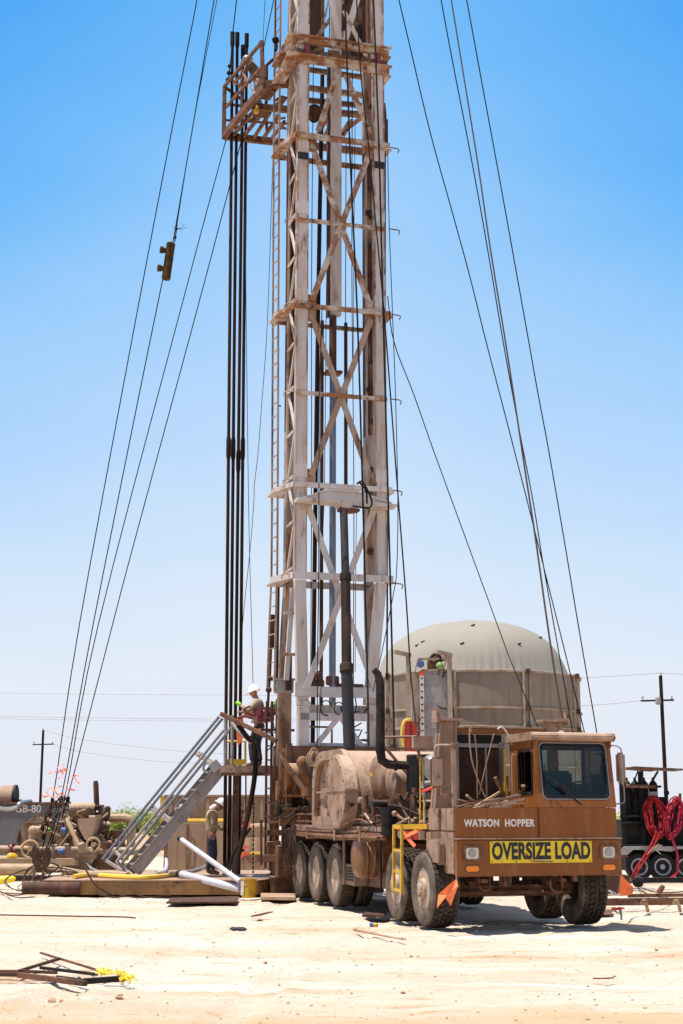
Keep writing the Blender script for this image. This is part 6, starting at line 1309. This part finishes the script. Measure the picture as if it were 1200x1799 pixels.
GT(MB().lathe([(.385, 0), (.41, 0), (.41, .08), (.385, .08)], onY(29, 1401, Yt+.6), (-1, 0, 0), 24).box(xa, onY(28, 1412, Yt).x, Yt+.3, Yt+.9, zt+.08, zt+.16), 'vessel_rim', 'black')
GT(MB().tube([onY(-5, 1420, Yt-.3), onY(15, 1422, Yt-.3), onY(30, 1418, Yt-.3), onY(36, 1411, Yt-.2), (onY(48, 1411, Yt).x, Yt+.5, zt+.1)], .07, 8, 5), 'grey_hose', 'silver')
pu = thing('mud_pump', 'dusty tan mud pump skid with hopper, stack and pipework', 'pump', onY(120, 1430, 40))
def PU(mb, n, m='pump', bev=0.0): return mb.build(n, M[m], pu, w=True, bev=bev)
Yp = 40.0; Q_ = lambda u, v, Y=Yp: onY(u, v, Y)
gp = [(u, v) for u, v in ((33, 1494), (33, 1458), (42, 1446), (55, 1437), (72, 1435), (88, 1444), (93, 1452), (93, 1494))]
c0 = Q_(33, 1494); PU(MB().prism([(Q_(u, v).x-c0.x, Q_(u, v).z-c0.z) for u, v in gp], c0, (1, 0, 0), (0, 0, 1), (0, .8, 0)), 'gear_case', bev=.04)
PU(MB().box(Q_(40, 1440).x, Q_(91, 1440).x, Yp-.1, Yp-.003, Q_(50, 1448).z, Q_(50, 1446).z).box(Q_(58, 1430).x, Q_(70, 1430).x, Yp+.2, Yp+.5, Q_(60, 1436).z, Q_(60, 1430).z), 'case_flange', 'rackbrown')
PU(MB().box(Q_(30, 1480).x, Q_(34, 1480).x, Yp-.1, Yp+.5, Q_(30, 1485).z, Q_(30, 1458).z).box(Q_(92, 1480).x, Q_(135, 1480).x, Yp, Yp+1, .4, Q_(100, 1450).z), 'power_end', bev=.03)
hp = [(136, 1438), (170, 1438), (168, 1455), (157, 1476), (149, 1476), (138, 1455)]
c0 = Q_(136, 1438, Yp-1); PU(MB().prism([(Q_(u, v, Yp-1).x-c0.x, Q_(u, v, Yp-1).z-c0.z) for u, v in hp], c0, (1, 0, 0), (0, 0, 1), (0, .7, 0)), 'hopper', 'tan', .01)
PU(MB().prism([(Q_(166, 1450).x-Q_(156, 1475).x, Q_(166, 1450).z-Q_(156, 1475).z), (0, 0), (.05, .0), (.17, .4)], Q_(156, 1475, Yp-1.05), (1, 0, 0), (0, 0, 1), (0, .03, 0)), 'hopper_fin', 'hosetan')
PU(MB().lathe([(0, 0), (.19, 0), (.2, .03), (.2, .65), (.17, .7), (.0, .7)], Q_(123, 1423), (1, 0, 0), 18), 'silencer', 'pump')
PU(MB().box(Q_(120, 1416).x, Q_(178, 1416).x, Yp-.1, Yp+.5, Q_(150, 1417).z, Q_(150, 1414).z).box(Q_(172, 1430).x, Q_(178, 1430).x, Yp, Yp+.4, 1.0, Q_(175, 1415).z), 'engine_canopy', 'rackbrown')
PU(MB().tube([Q_(167.5, 1372), Q_(168.5, 1378), Q_(170, 1424)], [.06, .075, .075], 12), 'exhaust_pipe', 'rust')
PU(MB().box(Q_(118, 1460).x, Q_(176, 1460).x, Yp+.2, Yp+1.1, .7, Q_(150, 1427).z), 'engine', 'pump', .06)
mb = MB()
for k in range(40):
    u = random.uniform(98, 178) if k % 4 else random.uniform(170, 228); v = random.uniform(1436, 1505) if u < 178 else random.uniform(1474, 1512); c = Q_(u, v, random.uniform(Yp-.5, Yp+.2)); s = random.uniform(.04, .10)
    ch = k % 4
    if ch == 0: mb.ball(c, s, 8, 6)
    elif ch == 1: mb.cyl(c, c+V(s*2.4, 0, 0), s*.8, n=10)
    elif ch == 2: mb.tube([c, c+V(random.uniform(-.4, .4), 0, random.uniform(-.2, .4)), c+V(random.uniform(-.6, .6), -.1, random.uniform(-.5, .3))], .035, 6, 4)
    else: mb.box(c.x-s, c.x+s, c.y-s, c.y+s, c.z-s*.8, c.z+s*.8)
PU(mb, 'pump_fittings', 'pump')
mb = MB()
for k in range(34):
    u = random.uniform(95, 230); v = random.uniform(1440, 1510); c = Q_(u, v, random.uniform(Yp-.5, Yp+.1)); s = random.uniform(.04, .11)
    mb.ball(c, s, 8, 6).tube([c, c+V(random.uniform(-.5, .5), 0, random.uniform(-.4, .2))], .03, 6)
PU(mb, 'dark_fittings', 'rust')
for v, r, ua, ub_ in ((1492, .10, -10, 250), (1500, .09, 25, 180), (1483, .05, 60, 100)): PU(MB().cyl(Q_(ua, v, Yp-1), Q_(ub_, v+4, Yp-1), r), 'flow_pipe', 'pump')
PU(MB().cyl(Q_(-20, 1527, Yp-2), Q_(62, 1527, Yp-2), .14).box(Q_(-30, 1520).x, Q_(150, 1520).x, Yp-1.6, Yp+1.2, .3, .5).box(Q_(-30, 1510).x, Q_(250, 1510).x, Yp-.6, Yp-.4, .1, .35), 'skid_beam', 'hosetan')
for u, v, r in ((53, 1492, .22), (164, 1484, .17)):
    c = Q_(u, v, Yp-1.2); mb = MB().tube([c+r*V(math.cos(a), 0, math.sin(a)) for a in [2*math.pi*k/24 for k in range(24)]], .035, 8, closed=True).cyl(c+V(0, -.06, 0), c+V(0, .3, 0), .06)
    for k in range(3): a = k*2.09; mb.beam(c, c+r*V(math.cos(a), 0, math.sin(a)), .03)
    PU(mb, 'hand_wheel', 'hosetan')
PU(MB().tube([Q_(56, 1478, Yp-1), Q_(57, 1462, Yp-1), Q_(60, 1457, Yp-1), Q_(85, 1458, Yp-1)], .09, 10, 4).ball(Q_(58, 1459, Yp-1), .13, 10, 8), 'elbow_pipe', 'hosetan')
PU(MB().lathe([(.05, 0), (.085, .02), (.085, .13), (.05, .15)], Q_(107, 1459, Yp-1.1), (1, 0, 0), 16), 'blue_valve', 'blue'); PU(MB().ball(Q_(86, 1458, Yp-1.1), .06, 10, 8), 'green_valve', 'lime')
PU(MB().cyl(Q_(102, 1496, Yp-1.15), Q_(112, 1496, Yp-1.15), .08), 'blue_sleeve', 'blue')
PU(MB().lathe([(.06, 0), (.16, .02), (.16, .08), (.06, .1), (.06, .3), (.15, .32), (.15, .36), (.0, .38)], Q_(17, 1492, Yp-1), (1, 0, 0), 16).cyl(Q_(20, 1482, Yp-1), Q_(20, 1500, Yp-1), .1), 'red_valve', 'maroon')
PU(MB().tube([Q_(18, 1505, Yp-1.4), Q_(24, 1504, Yp-1.4), Q_(27, 1508, Yp-1.4)], .08, 8, 3).beam(Q_(20, 1508, Yp-1.4), Q_(20, 1530, Yp-1.4), .06).ball(Q_(19, 1506, Yp-1.4), .12, 10, 8), 'yellow_valve', 'yellow')
PU(MB().tube([Q_(176, 1438, Yp+.5), Q_(210, 1437, Yp+.5), Q_(224, 1438, Yp+.5), Q_(230, 1446, Yp+.5), Q_(230, 1500, Yp+.5)], .12, 10, 4), 'suction_pipe', 'hosetan')
PU(MB().lathe([(.06, 0), (.09, .1), (.09, .32), (.06, .36), (0, .37)], Q_(188, 1440, Yp), (0, 0, 1), 12).cyl(Q_(188, 1440, Yp), Q_(188, 1470, Yp), .05), 'air_filter', 'rust')
for u in (172, 178, 186): PU(MB().lathe([(.05, 0), (.12, .02), (.12, .09), (.05, .11)], Q_(u, 1451, Yp-.4), (1, .2, 0), 14), 'pipe_flange', 'pump')
PU(MB().box(Q_(192, 1460).x, Q_(214, 1460).x, Yp, Yp+.7, .5, Q_(200, 1459).z), 'tool_chest', 'rackbrown', .02)
PU(MB().cyl(Q_(188, 1492, Yp-.4), Q_(225, 1498, Yp-.4), .05).cyl(Q_(196, 1505, Yp-.4), Q_(226, 1508, Yp-.4), .06), 'yellow_pipe', 'yellow')
PU(MB().cyl(Q_(180, 1530, Yp-.8), Q_(190, 1480, Yp-.8), .3).ball(Q_(182, 1505, Yp-.9), .25, 10, 8), 'black_drum', 'rust')
tag(MB().lathe([(.10, 0), (.11, .02), (.08, .5), (.02, .58), (0, .58)], onZ(3, 1556, .05)+V(-.25, 0, .1), (1, -.1, .1), 10).build('yellow_rag', M['ytape']), 'crumpled yellow rag by the cables at the left edge', 'rag')
# ------------------------------------------------------------------ compressor trailer at right
tr = thing('compressor_trailer', 'black triple axle trailer with gas bottles under a small canopy', 'trailer', onY(1150, 1430, 37))
def TRL(mb, n, m='black', bev=0.0, parent=None): return mb.build(n, M[m], parent or tr, w=True, bev=bev)
Ya = 37.0; U = lambda u, v, Y=Ya: onY(u, v, Y)
def bx(u0, v0, u1, v1, Y0, Y1): a, b = onY(u0, v1, Y0), onY(u1, v0, Y0); return MB().box(a.x, b.x, Y0, Y1, a.z, b.z)
TRL(bx(1090, 1484, 1225, 1492, Ya, Ya+1.6), 'trailer_frame')
TRL(bx(1097, 1440, 1130, 1484, Ya+.2, Ya+1.5), 'machine_box', bev=.03); TRL(bx(1130, 1400, 1170, 1484, Ya+.3, Ya+1.5), 'machine_box', bev=.03); TRL(bx(1170, 1410, 1225, 1484, Ya+.25, Ya+1.5), 'machine_box', bev=.03)
mb = bx(1093, 1351, 1097, 1484, Ya+.1, Ya+.2)
for q in (bx(1127, 1355, 1130, 1484, Ya+.1, Ya+.2), bx(1090, 1432, 1132, 1436, Ya+.05, Ya+.15), bx(1094, 1443, 1160, 1447, Ya+.04, Ya+.12), bx(1090, 1380, 1162, 1384, Ya+.08, Ya+.15)): mb.add(q.v, q.f)
TRL(mb, 'bottle_rack')
for u in (1104, 1118.5, 1134.5, 1150.5):
    c = U(u, 1450, Ya+.35); zt = U(u, 1372, Ya+.35).z
    TRL(MB().lathe([(.115, .75), (.115, zt-.12), (.10, zt-.06), (.05, zt), (.035, zt+.02), (.035, zt+.08), (.0, zt+.09)], (c.x, c.y, 0), (0, 0, 1), 16), 'gas_bottle', 'black')
cn = TRL(MB().beam(U(1098, 1350, Ya-.1), U(1147, 1353.5, Ya-.1), .6, .05, (0, 0, 1)).beam(U(1107, 1349, Ya+.3), U(1192, 1353, Ya+.3), 1.0, .045), 'canopy', 'rackbrown')
TRL(MB().beam(U(1121, 1354), U(1114, 1372), .03).beam(U(1156, 1355), U(1146, 1372), .05).beam(U(1128, 1354), U(1128, 1388), .06), 'canopy_strut')
TRL(MB().cyl(U(1100, 1381, Ya-.1), U(1152, 1382, Ya-.1), .045), 'pipe_rail', 'rackbrown')
TRL(bx(1141, 1391, 1156, 1398, Ya-.05, Ya), 'name_plate', 'grey')
TRL(MB().lathe([(0, 0), (.06, .0), (.07, .02), (.07, .05), (0, .06)], U(1170.5, 1393, Ya), (0, -1, 0), 16).cyl(U(1170.5, 1396), U(1170.5, 1410), .015), 'pressure_gauge', 'black')
TRL(MB().cyl(U(1195, 1394), U(1195, 1412), .035), 'top_pipe', 'rackbrown')
fen = []
for k in range(13):
    a = math.pi*k/12; fen.append(a)
fc = onY(1143, 1500, Ya-.05)
p_ = [(U(u, v, Ya-.2).x, U(u, v, Ya-.2).z) for u, v in ((1091, 1502), (1093, 1492), (1099, 1487), (1225, 1487), (1225, 1490), (1190, 1492), (1180, 1496), (1150, 1494), (1140, 1501), (1130, 1493), (1112, 1493), (1102, 1502))]
TRL(MB().py(p_, Ya-.25, Ya+.1), 'fender', 'silver', .004)
TRL(bx(1100, 1488, 1225, 1530, Ya+.35, Ya+1.3), 'shade_box'); TRL(bx(1092, 1503, 1103, 1506, Ya-.27, Ya-.24), 'fender_stripe', 'maroon')  # dark box added to stand for the shade between the wheels
w0 = None
for u in (1121, 1162, 1202):
    c = onZ(u, 1547.5, 0); c = V(onY(u, 1500, Ya-.05).x, Ya-.05, .345)
    r = MB().lathe([(.0, -.1), (.06, -.105), (.07, -.085), (.13, -.075), (.185, -.095), (.2, -.118), (.215, -.12), (.215, .1)], (0, 0, 0), (0, 1, 0), 28)
    if w0 is None:
        w0 = r.build('wheel', M['rimgrey'], tr); w0.location = c-tr.location
        MB().lathe([(.21, -.09), (.26, -.12), (.31, -.115), (.34, -.08), (.345, 0), (.34, .08), (.31, .115), (.21, .1)], (0, 0, 0), (0, 1, 0), 36).build('tyre', M['seat'], w0)
        mb = MB()
        for k in range(8): a = k*math.pi/4; mb.cyl((.15*math.cos(a), -.093, .15*math.sin(a)), (.15*math.cos(a), -.07, .15*math.sin(a)), .018, n=10)
        mb.build('rim_holes', M['ink'], w0)
    else:
        q = w0.copy(); COL.objects.link(q); q.location = c-tr.location
        for g in w0.children: d = g.copy(); COL.objects.link(d); d.parent = q
for lb, uc, vc, rx, rz_, m, n in (('loose coil of red hose hung on the black trailer, left of two', 1151, 1436, .27, .50, 'redhose', 19), ('twisted coil of pinkish red hose hung on the trailer, right of two', 1183, 1437, .24, .50, 'pinkhose', 18)):
    mb = MB(); c = U(uc, vc, Ya-.15)
    for k in range(n):
        f = random.uniform(.3, 1.08); g = random.uniform(.82, 1.04); ph = random.random()*6
        mb.tube([c+V(rx*f*math.cos(a)+.03*math.sin(2*a+ph)+(.10*math.sin(a) if uc > 1160 else -.05*math.sin(a)), random.uniform(-.16, .0), rz_*g*math.sin(a)+.02*math.cos(3*a+ph)) for a in [2*math.pi*i/22 for i in range(22)]], .019, 6, closed=True)
    end = [(1154, 1460), (1147, 1478), (1135, 1500), (1118, 1525), (1111, 1540)] if uc < 1160 else [(1176, 1465), (1183, 1480), (1190, 1500), (1191, 1525), (1189, 1535), (1175, 1545)]
    mb.tube([U(u, v, Ya-.4) for u, v in end], .03, 8, 5)
    if uc < 1160: mb.tube([U(u+5, v+2, Ya-.42) for u, v in end], .025, 8, 5)
    tag(mb.build('hose_coil', M[m]), lb, 'hose', 'red hose coils on the trailer')
mb = MB()
for k in range(8): c = U(1147, 1490, Ya-.45); mb.tube([c, c+V(random.uniform(-.15, .25), 0, random.uniform(-.2, .1))], .012, 5)
tag(mb.build('rope_end', M['hosetan']), 'frayed rope ends tied at the red hose on the fender', 'rope')
jk = thing('jockey_wheel', 'small dark jockey wheel lying before the trailer wheels', 'wheel', onZ(1120, 1560, 0))
c = onY(1121, 1549.5, 35.2); MB().lathe([(0, -.05), (.09, -.06), (.12, -.05), (.135, 0), (.12, .05), (.09, .06), (0, .05)], c, (.25, 1, .1), 24).build('wheel_tyre', M['black'], jk, w=True)
MB().tube([c, onY(1100, 1541, 35.2), onY(1095, 1539, 35.2)], .02, 6).build('axle_rod', M['rust'], jk, w=True)
sk2 = thing('dark_skid', 'dark steel skid box lying behind the right front tyre', 'skid', onZ(1065, 1571, 0))
a, b = onZ(1036, 1571, 0), onZ(1092, 1571, 0)
MB().box(a.x, b.x+.2, a.y, a.y+.7, 0, .38).build('skid_box', M['rust'], sk2, w=True, bev=.02)
MB().tube([onZ(1070, 1565, .3), onZ(1078, 1570, .3), onZ(1083, 1572, .2), onZ(1078, 1568, .4)], .02, 6, 4).build('skid_handle', M['grey'], sk2, w=True)
MB().box(onY(1130, 1540, 36).x, onY(1230, 1540, 36).x, 36, 36.15, .0, .12).build('tow_bar', M['black'], tr, w=True)
bp = thing('beam_on_ground', 'brown steel beam with two bracket legs lying on the sand at right', 'beam', onZ(1120, 1590, 0))
MB().beam(onZ(1050, 1585, .12), onZ(1215, 1583, .14), .14, .12).build('beam_body', M['rackbrown'], bp, w=True, bev=.01)
MB().beam(onZ(1104, 1574, .2), onZ(1225, 1572, .2), .08, .06).build('upper_rail', M['rackbrown'], bp, w=True)
for u in (1129, 1186): MB().tube([onZ(u-2, 1588, .14), onZ(u+2, 1582, .2), onZ(u+6, 1588, .14), onZ(u+9, 1600, .0)], .03, 8, 3).build('bracket_leg', M['wood'], bp, w=True)
mb = MB()
for k in range(7): c = onZ(1065+random.uniform(-9, 22), 1597, .04); mb.tube([c+V(.12*math.cos(a), .1*math.sin(a), .02*math.sin(3*a)) for a in [i*.7 for i in range(8)]], .014, 6, 3)
tag(mb.build('red_rope', M['redhose']), 'tangle of thin red rope under the fallen beam', 'rope')
for u, r, lb in ((1156, .05, 'short pipe stub standing on the sand below the trailer'),):
    tag(MB().lathe([(0, 0), (r, 0), (r*1.2, .1), (r, .2), (0, .2)], onZ(u, 1570, .02), (.6, 0, .8), 12).build('pipe_stub', M['rackbrown']), lb, 'pipe')
tag(MB().tube([onZ(1127, 1560, .02), onZ(1150, 1567, .02), onZ(1180, 1568, .02), onZ(1230, 1564, .02)], .014, 6, 5).tube([onZ(1120, 1558, .02), onZ(1128, 1566, .02), onZ(1140, 1572, .02)], .012, 6, 4).build('ground_cable', M['wirebrown']), 'brown cable trailing over the sand below the trailer', 'cable')
# ------------------------------------------------------------------ utility poles, lines, bushes, dirt mound
def pole(lb, u, vt, Y, wpx, varm, ua, ub_):
    x = onY(u, vt, Y).x; zt = onY(u, vt, Y).z; t = thing('utility_pole', lb, 'pole', (x, Y, 0)); r = wpx/2555*Y/2
    MB().cyl((0, 0, 0), (0, 0, zt), r*1.05, r*.9, 12).build('pole_shaft', M['darkwood'], t)
    za = onY(u, varm, Y).z; xa, xb = onY(ua, varm, Y).x-x, onY(ub_, varm, Y).x-x
    MB().beam((xa, -r*1.3, za-.03), (xb, -r*1.3, za+.03), .12, .13).build('cross_arm', M['darkwood'], t)
    mb = MB()
    for xx in (xa+.15, xb-.15, 0): mb.lathe([(.05, 0), (.09, .08), (.06, .14), (.08, .2), (0, .24)], (xx, -r*1.3, za+.1 if xx else zt-.02), (0, 0, 1), 10)
    mb.build('insulator', M['grey'], t)
    return t, V(x, Y, zt), V(x+xa, Y, za), V(x+xb, Y, za)
t, top1, a1, b1 = pole('tall dark utility pole with a cross arm right of the truck', 1160.5, 1187, 110, 7, 1231, 1125, 1183)
MB().lathe([(0, 0), (.2, .02), (.22, .2), (.2, .55), (0, .58)], (-.35, -.35, onY(1155, 1239, 110).z), (0, 0, 1), 14).build('transformer', M['grey'], t)
t2, top2, a2, b2 = pole('distant dark utility pole with a cross arm at the left', 76, 1283, 165, 4.6, 1308, 58, 95)
def pline(lb, pts, r=.03):
    tag(MB().tube(pts, r, 5, 6).build('power_line', M['grey']), lb, 'power line', 'overhead power lines')
pline('power line running left from the right pole top behind the tank', [top1+V(0, 0, .2), onY(1095, 1187, 118), onY(1020, 1192, 126), onY(900, 1205, 140)], .022)
pline('power line running left from the right pole cross arm', [a1, onY(1080, 1236, 117), onY(1020, 1240, 125), onY(900, 1246, 140)], .022)
pline('power line leaving the frame right from the pole top', [top1+V(0, 0, .2), onY(1185, 1184, 106), onY(1260, 1186, 96)], .022)
pline('upper faint power line across the left sky', [onY(-40, 1217, 150), onY(200, 1220, 150), onY(400, 1221, 150), onY(700, 1224, 150)], .02)
pline('middle pair of faint power lines across the left sky, the higher one', [onY(-40, 1258, 150), onY(150, 1261, 150), onY(400, 1263, 150), onY(620, 1262, 150)], .022)
pline('middle pair of faint power lines across the left sky, the lower one', [onY(-40, 1262, 150), onY(150, 1265, 150), onY(400, 1267, 150), onY(620, 1266, 150)], .022)
pline('sagging faint line running right from the distant left pole top', [top2, onY(150, 1300, 165), onY(320, 1320, 165), onY(520, 1328, 165)], .022)
pline('sagging faint line running right from the left pole cross arm', [b2, onY(150, 1322, 165), onY(300, 1339, 165), onY(520, 1340, 165)], .022)
def bush(lb, u, Y, vtop, wpx):
    x = onY(u, 1430, Y).x; h = onY(u, vtop, Y).z; w = wpx*Y/2555
    t = thing('bush', lb, 'bush', (x, Y, 0), 0, 'green bushes beyond the pad'); mb = MB(); br = MB()
    for k in range(16):
        a = random.uniform(0, 6.28); e = V(w*.42*math.cos(a), w*.3*math.sin(a), h*random.uniform(.5, .95)); br.tube([V(0, 0, 0), e*.5+V(0, 0, h*.1), e], [.03, .02, .006], 5, 3)
    cl = [(V(w*.5*random.uniform(-1, 1), w*.35*random.uniform(-1, 1), h*random.uniform(.15, .85)), random.uniform(.18, .4)*min(w, h)) for _ in range(15)]
    for k in range(2600):
        c, r = random.choice(cl); d = V(random.gauss(0, 1), random.gauss(0, 1), random.gauss(0, 1)).normalized()*r*random.random()**.4; p = c+d
        if p.z < .02: continue
        s = random.uniform(.035, .075); q = V(random.gauss(0, 1), random.gauss(0, 1), random.gauss(0, 1)).normalized(); e1 = q.orthogonal().normalized(); e2 = q.cross(e1)
        mb.add([p-e1*s, p-e2*s*.45, p+e1*s, p+e2*s*.45], [(0, 1, 2, 3)])
    br.build('stems', M['twig'], t); mb.build('foliage', M['leaf'], t, ang=.2)
for u, Y, vt, w, lb in ((186, 74, 1421, 44, 'leftmost low green bush behind the pump'), (212, 78, 1415, 50, 'tallest green bush behind the pump stack'), (240, 73, 1416, 46, 'green bush between the pump pipe and the stair'), (264, 77, 1420, 42, 'green bush half hidden by the stair rails'), (288, 75, 1424, 40, 'green bush seen through the stair beside the tan tank'), (206, 68, 1430, 30, 'small green bush in front of the others near the dirt mound'),
                        (70, 96, 1411, 30, 'green bush tip above the dark tank'), (1196, 84, 1424, 26, 'green bush at the right edge behind the trailer')): bush(lb, u, Y, vt, w)
mb = MB(); n = 40
for j in range(16):
    for i in range(n):
        x = onY(175+i*4.2, 1430, 62).x; y = 58+j*.9; e = min(i, n-1-i, j*2.2, (15-j)*2.2)/8
        mb.v.append(V(x, y, max(-.1, (min(1, e))*(.55+.5*noise.noise(V(x*.9, y*.9, 2))+.22*noise.noise(V(x*3, y*3, 7)))-.1)))
for j in range(15):
    for i in range(n-1): mb.f.append((j*n+i, j*n+i+1, (j+1)*n+i+1, (j+1)*n+i))
kind(mb.build('dirt_mound', M['rock'], ang=3), 'structure', 'low reddish dirt mound beyond the pump', 'mound')
# far scrub line on the horizon
mb = MB()
for k in range(5200):
    x = random.uniform(-170, 170); y = random.uniform(420, 520); s = random.uniform(.4, .9); p = V(x, y, random.random()**1.6*2.0+.1)
    q = V(random.gauss(0, 1), random.gauss(0, 1), random.gauss(0, 1)).normalized(); e1 = q.orthogonal().normalized(); e2 = q.cross(e1); mb.add([p-e1*s, p-e2*s*.5, p+e1*s, p+e2*s*.5], [(0, 1, 2, 3)])
kind(mb.build('distant_scrub', M['leaf'], loc=(0, 0, 0), ang=.2), 'stuff', 'far line of low scrub on the horizon', 'scrub')
# ------------------------------------------------------------------ foreground litter
fr = thing('fallen_frame', 'collapsed dark metal frame lying flat on the sand with yellow tape', 'frame', onZ(100, 1715, 0))
def FR(a, b, w, m, n): MB().beam(onZ(*a, .03), onZ(*b, .03), w, w).build(n, M[m], fr, w=True)
FR((-10, 1707), (33, 1707), .035, 'rackbrown', 'frame_bar'); FR((-10, 1712), (33, 1713), .035, 'rust', 'frame_bar'); FR((33, 1706), (104, 1684.5), .03, 'rust', 'frame_bar'); FR((71, 1674), (176, 1706), .022, 'rackbrown', 'frame_bar')
FR((33, 1713), (150, 1728), .05, 'rackbrown', 'frame_bar'); FR((71, 1700), (170, 1712), .03, 'black', 'frame_bar'); FR((30, 1706), (100, 1709), .03, 'rust', 'frame_bar'); FR((100, 1716), (150, 1723), .025, 'soot', 'frame_bar')
FR((148, 1724), (218, 1719), .055, 'black', 'frame_bar')
mb = MB()
for k in range(46):
    u, v = random.choice(((180, 1708), (200, 1709), (228, 1718), (188, 1707), (205, 1708), (222, 1719), (212, 1712))); c = onZ(u+random.uniform(-6, 6), v+random.uniform(-2.5, 2.5), .05); q = V(random.gauss(0, 1), random.gauss(0, 1), random.gauss(0, .5)).normalized()
    mb.tube([c-q*.05, c+V(0, 0, random.uniform(0, .03)), c+q*.05], .008, 5)
mb.build('yellow_tape', M['ytape'], fr, w=True)
cnn = thing('drink_can', 'small purple and yellow can lying on the sand before the truck', 'can', onZ(655, 1624, 0))
a = onZ(650, 1625, .035); d = V(.95, -.3, 0).normalized(); MB().lathe([(0, 0), (.026, 0), (.033, .01), (.033, .06), (0, .06)], a, d, 14).build('can_top', M['blue'], cnn, w=True)
MB().lathe([(0, .061), (.033, .061), (.033, .11), (.026, .122), (0, .122)], a, d, 14).build('can_base', M['yellow'], cnn, w=True)
tag(MB().tube([onZ(622, 1633, .02), onZ(645, 1638, .025), onZ(690, 1647, .02), onZ(713, 1650, .02)], [.022, .014, .014, .01], 7, 4).ball(onZ(628, 1634, .02), .025, 7, 5).ball(onZ(706, 1649, .02), .02, 7, 5).build('stick', M['wood']), 'long brown stick lying on the sand below the can', 'stick')
mb = MB()
for k in range(12): mb.ball(onZ(408+1.8*k, 1632+random.uniform(-1, 1), .02), random.uniform(.035, .05), 7, 5, (1.2, 1, .6))
tag(mb.build('rag', M['cloth']), 'small dark crumpled rag on the open sand', 'rag')
tag(MB().tube([onZ(1042, 1719, .015), onZ(1060, 1719, .02), onZ(1078, 1718, .015)], .008, 6, 3).build('twig', M['rackbrown']), 'thin twig on the bare sand at lower right', 'twig')
# ------------------------------------------------------------------ loose pieces of one part become parts of their own
def split_part(o, new):
    me = o.data; bm = bmesh.new(); bm.from_mesh(me); seen = set(); isl = []
    bm.verts.ensure_lookup_table()
    for v in bm.verts:
        if v.index in seen: continue
        st_, comp = [v], []
        seen.add(v.index)
        while st_:
            q = st_.pop(); comp.append(q.index)
            for e in q.link_edges:
                w = e.other_vert(q)
                if w.index not in seen: seen.add(w.index); st_.append(w)
        isl.append(comp)
    if len(isl) < 2: bm.free(); return
    for comp in isl:
        ix = {a: i for i, a in enumerate(comp)}; cs = set(comp)
        m2 = bpy.data.meshes.new(new); m2.from_pydata([tuple(bm.verts[a].co) for a in comp], [], [[ix[w.index] for w in f.verts] for f in bm.faces if f.verts[0].index in cs])
        m2.materials.append(me.materials[0]); m2.shade_smooth(); m2.set_sharp_from_angle(angle=0.6)
        q = bpy.data.objects.new(new, m2); COL.objects.link(q); q.parent = o.parent; q.location = o.location; q.rotation_euler = o.rotation_euler
    bm.free(); bpy.data.objects.remove(o); bpy.data.meshes.remove(me)
SPL = {'bumper_bolts': 'bolt', 'panel_rivets': 'rivet', 'rear_hoses': 'hose', 'engine_hoses': 'engine_hose', 'pump_fittings': 'fitting', 'dark_fittings': 'dark_fitting', 'pipe_fittings': 'pipe_fitting',
       'flange_bolts': 'flange_bolt', 'winch_motor': 'winch_motor', 'underslung_hoses': 'underslung_hose', 'gusset': 'gusset', 'rope_hook': 'rope_hook', 'rack_rod': 'rack_rod', 'wire_bundle': 'hanging_wire',
       'corner_struts': 'strut', 'mirror_arm': 'mirror_arm', 'grommets': 'grommet', 'rod_bracket': 'rod_bracket', 'rear_shelf': 'shelf', 'canopy': 'canopy_board', 'canopy_strut': 'canopy_strut', 'davit_post': 'davit_post',
       'power_end': 'power_end', 'flow_pipe': 'flow_pipe', 'cable_clamps': 'cable_clamp', 'latches': 'latch', 'door_hinges': 'hinge', 'back_panel': 'back_panel', 'panel_rib': 'panel_rib', 'side_lacing': 'lacing_bar', 'base_beam': 'base_beam',
       'tank_rib': 'tank_rib', 'hydraulic_hose': 'hydraulic_hose', 'drain_pipe': 'drain_pipe', 'yellow_hose': 'yellow_hose', 'board_knee': 'board_knee', 'crown_gear': 'crown_gear', 'insulator': 'insulator', 'tong_hose': 'tong_hose', 'stair_clamp': 'stair_clamp', 'chassis': 'chassis_rail', 'deck_rail': 'deck_rail', 'rungs': 'rung', 'yellow_tape': 'yellow_tape', 'ladder_bracket': 'ladder_bracket', 'loop': 'cable_loop', 'door_lettering': 'door_lettering'}
for o in list(bpy.data.objects):
    if o.type == 'MESH' and o.parent is not None:
        k = o.name.split('.')[0]
        if k in SPL and not o.children: split_part(o, SPL[k])
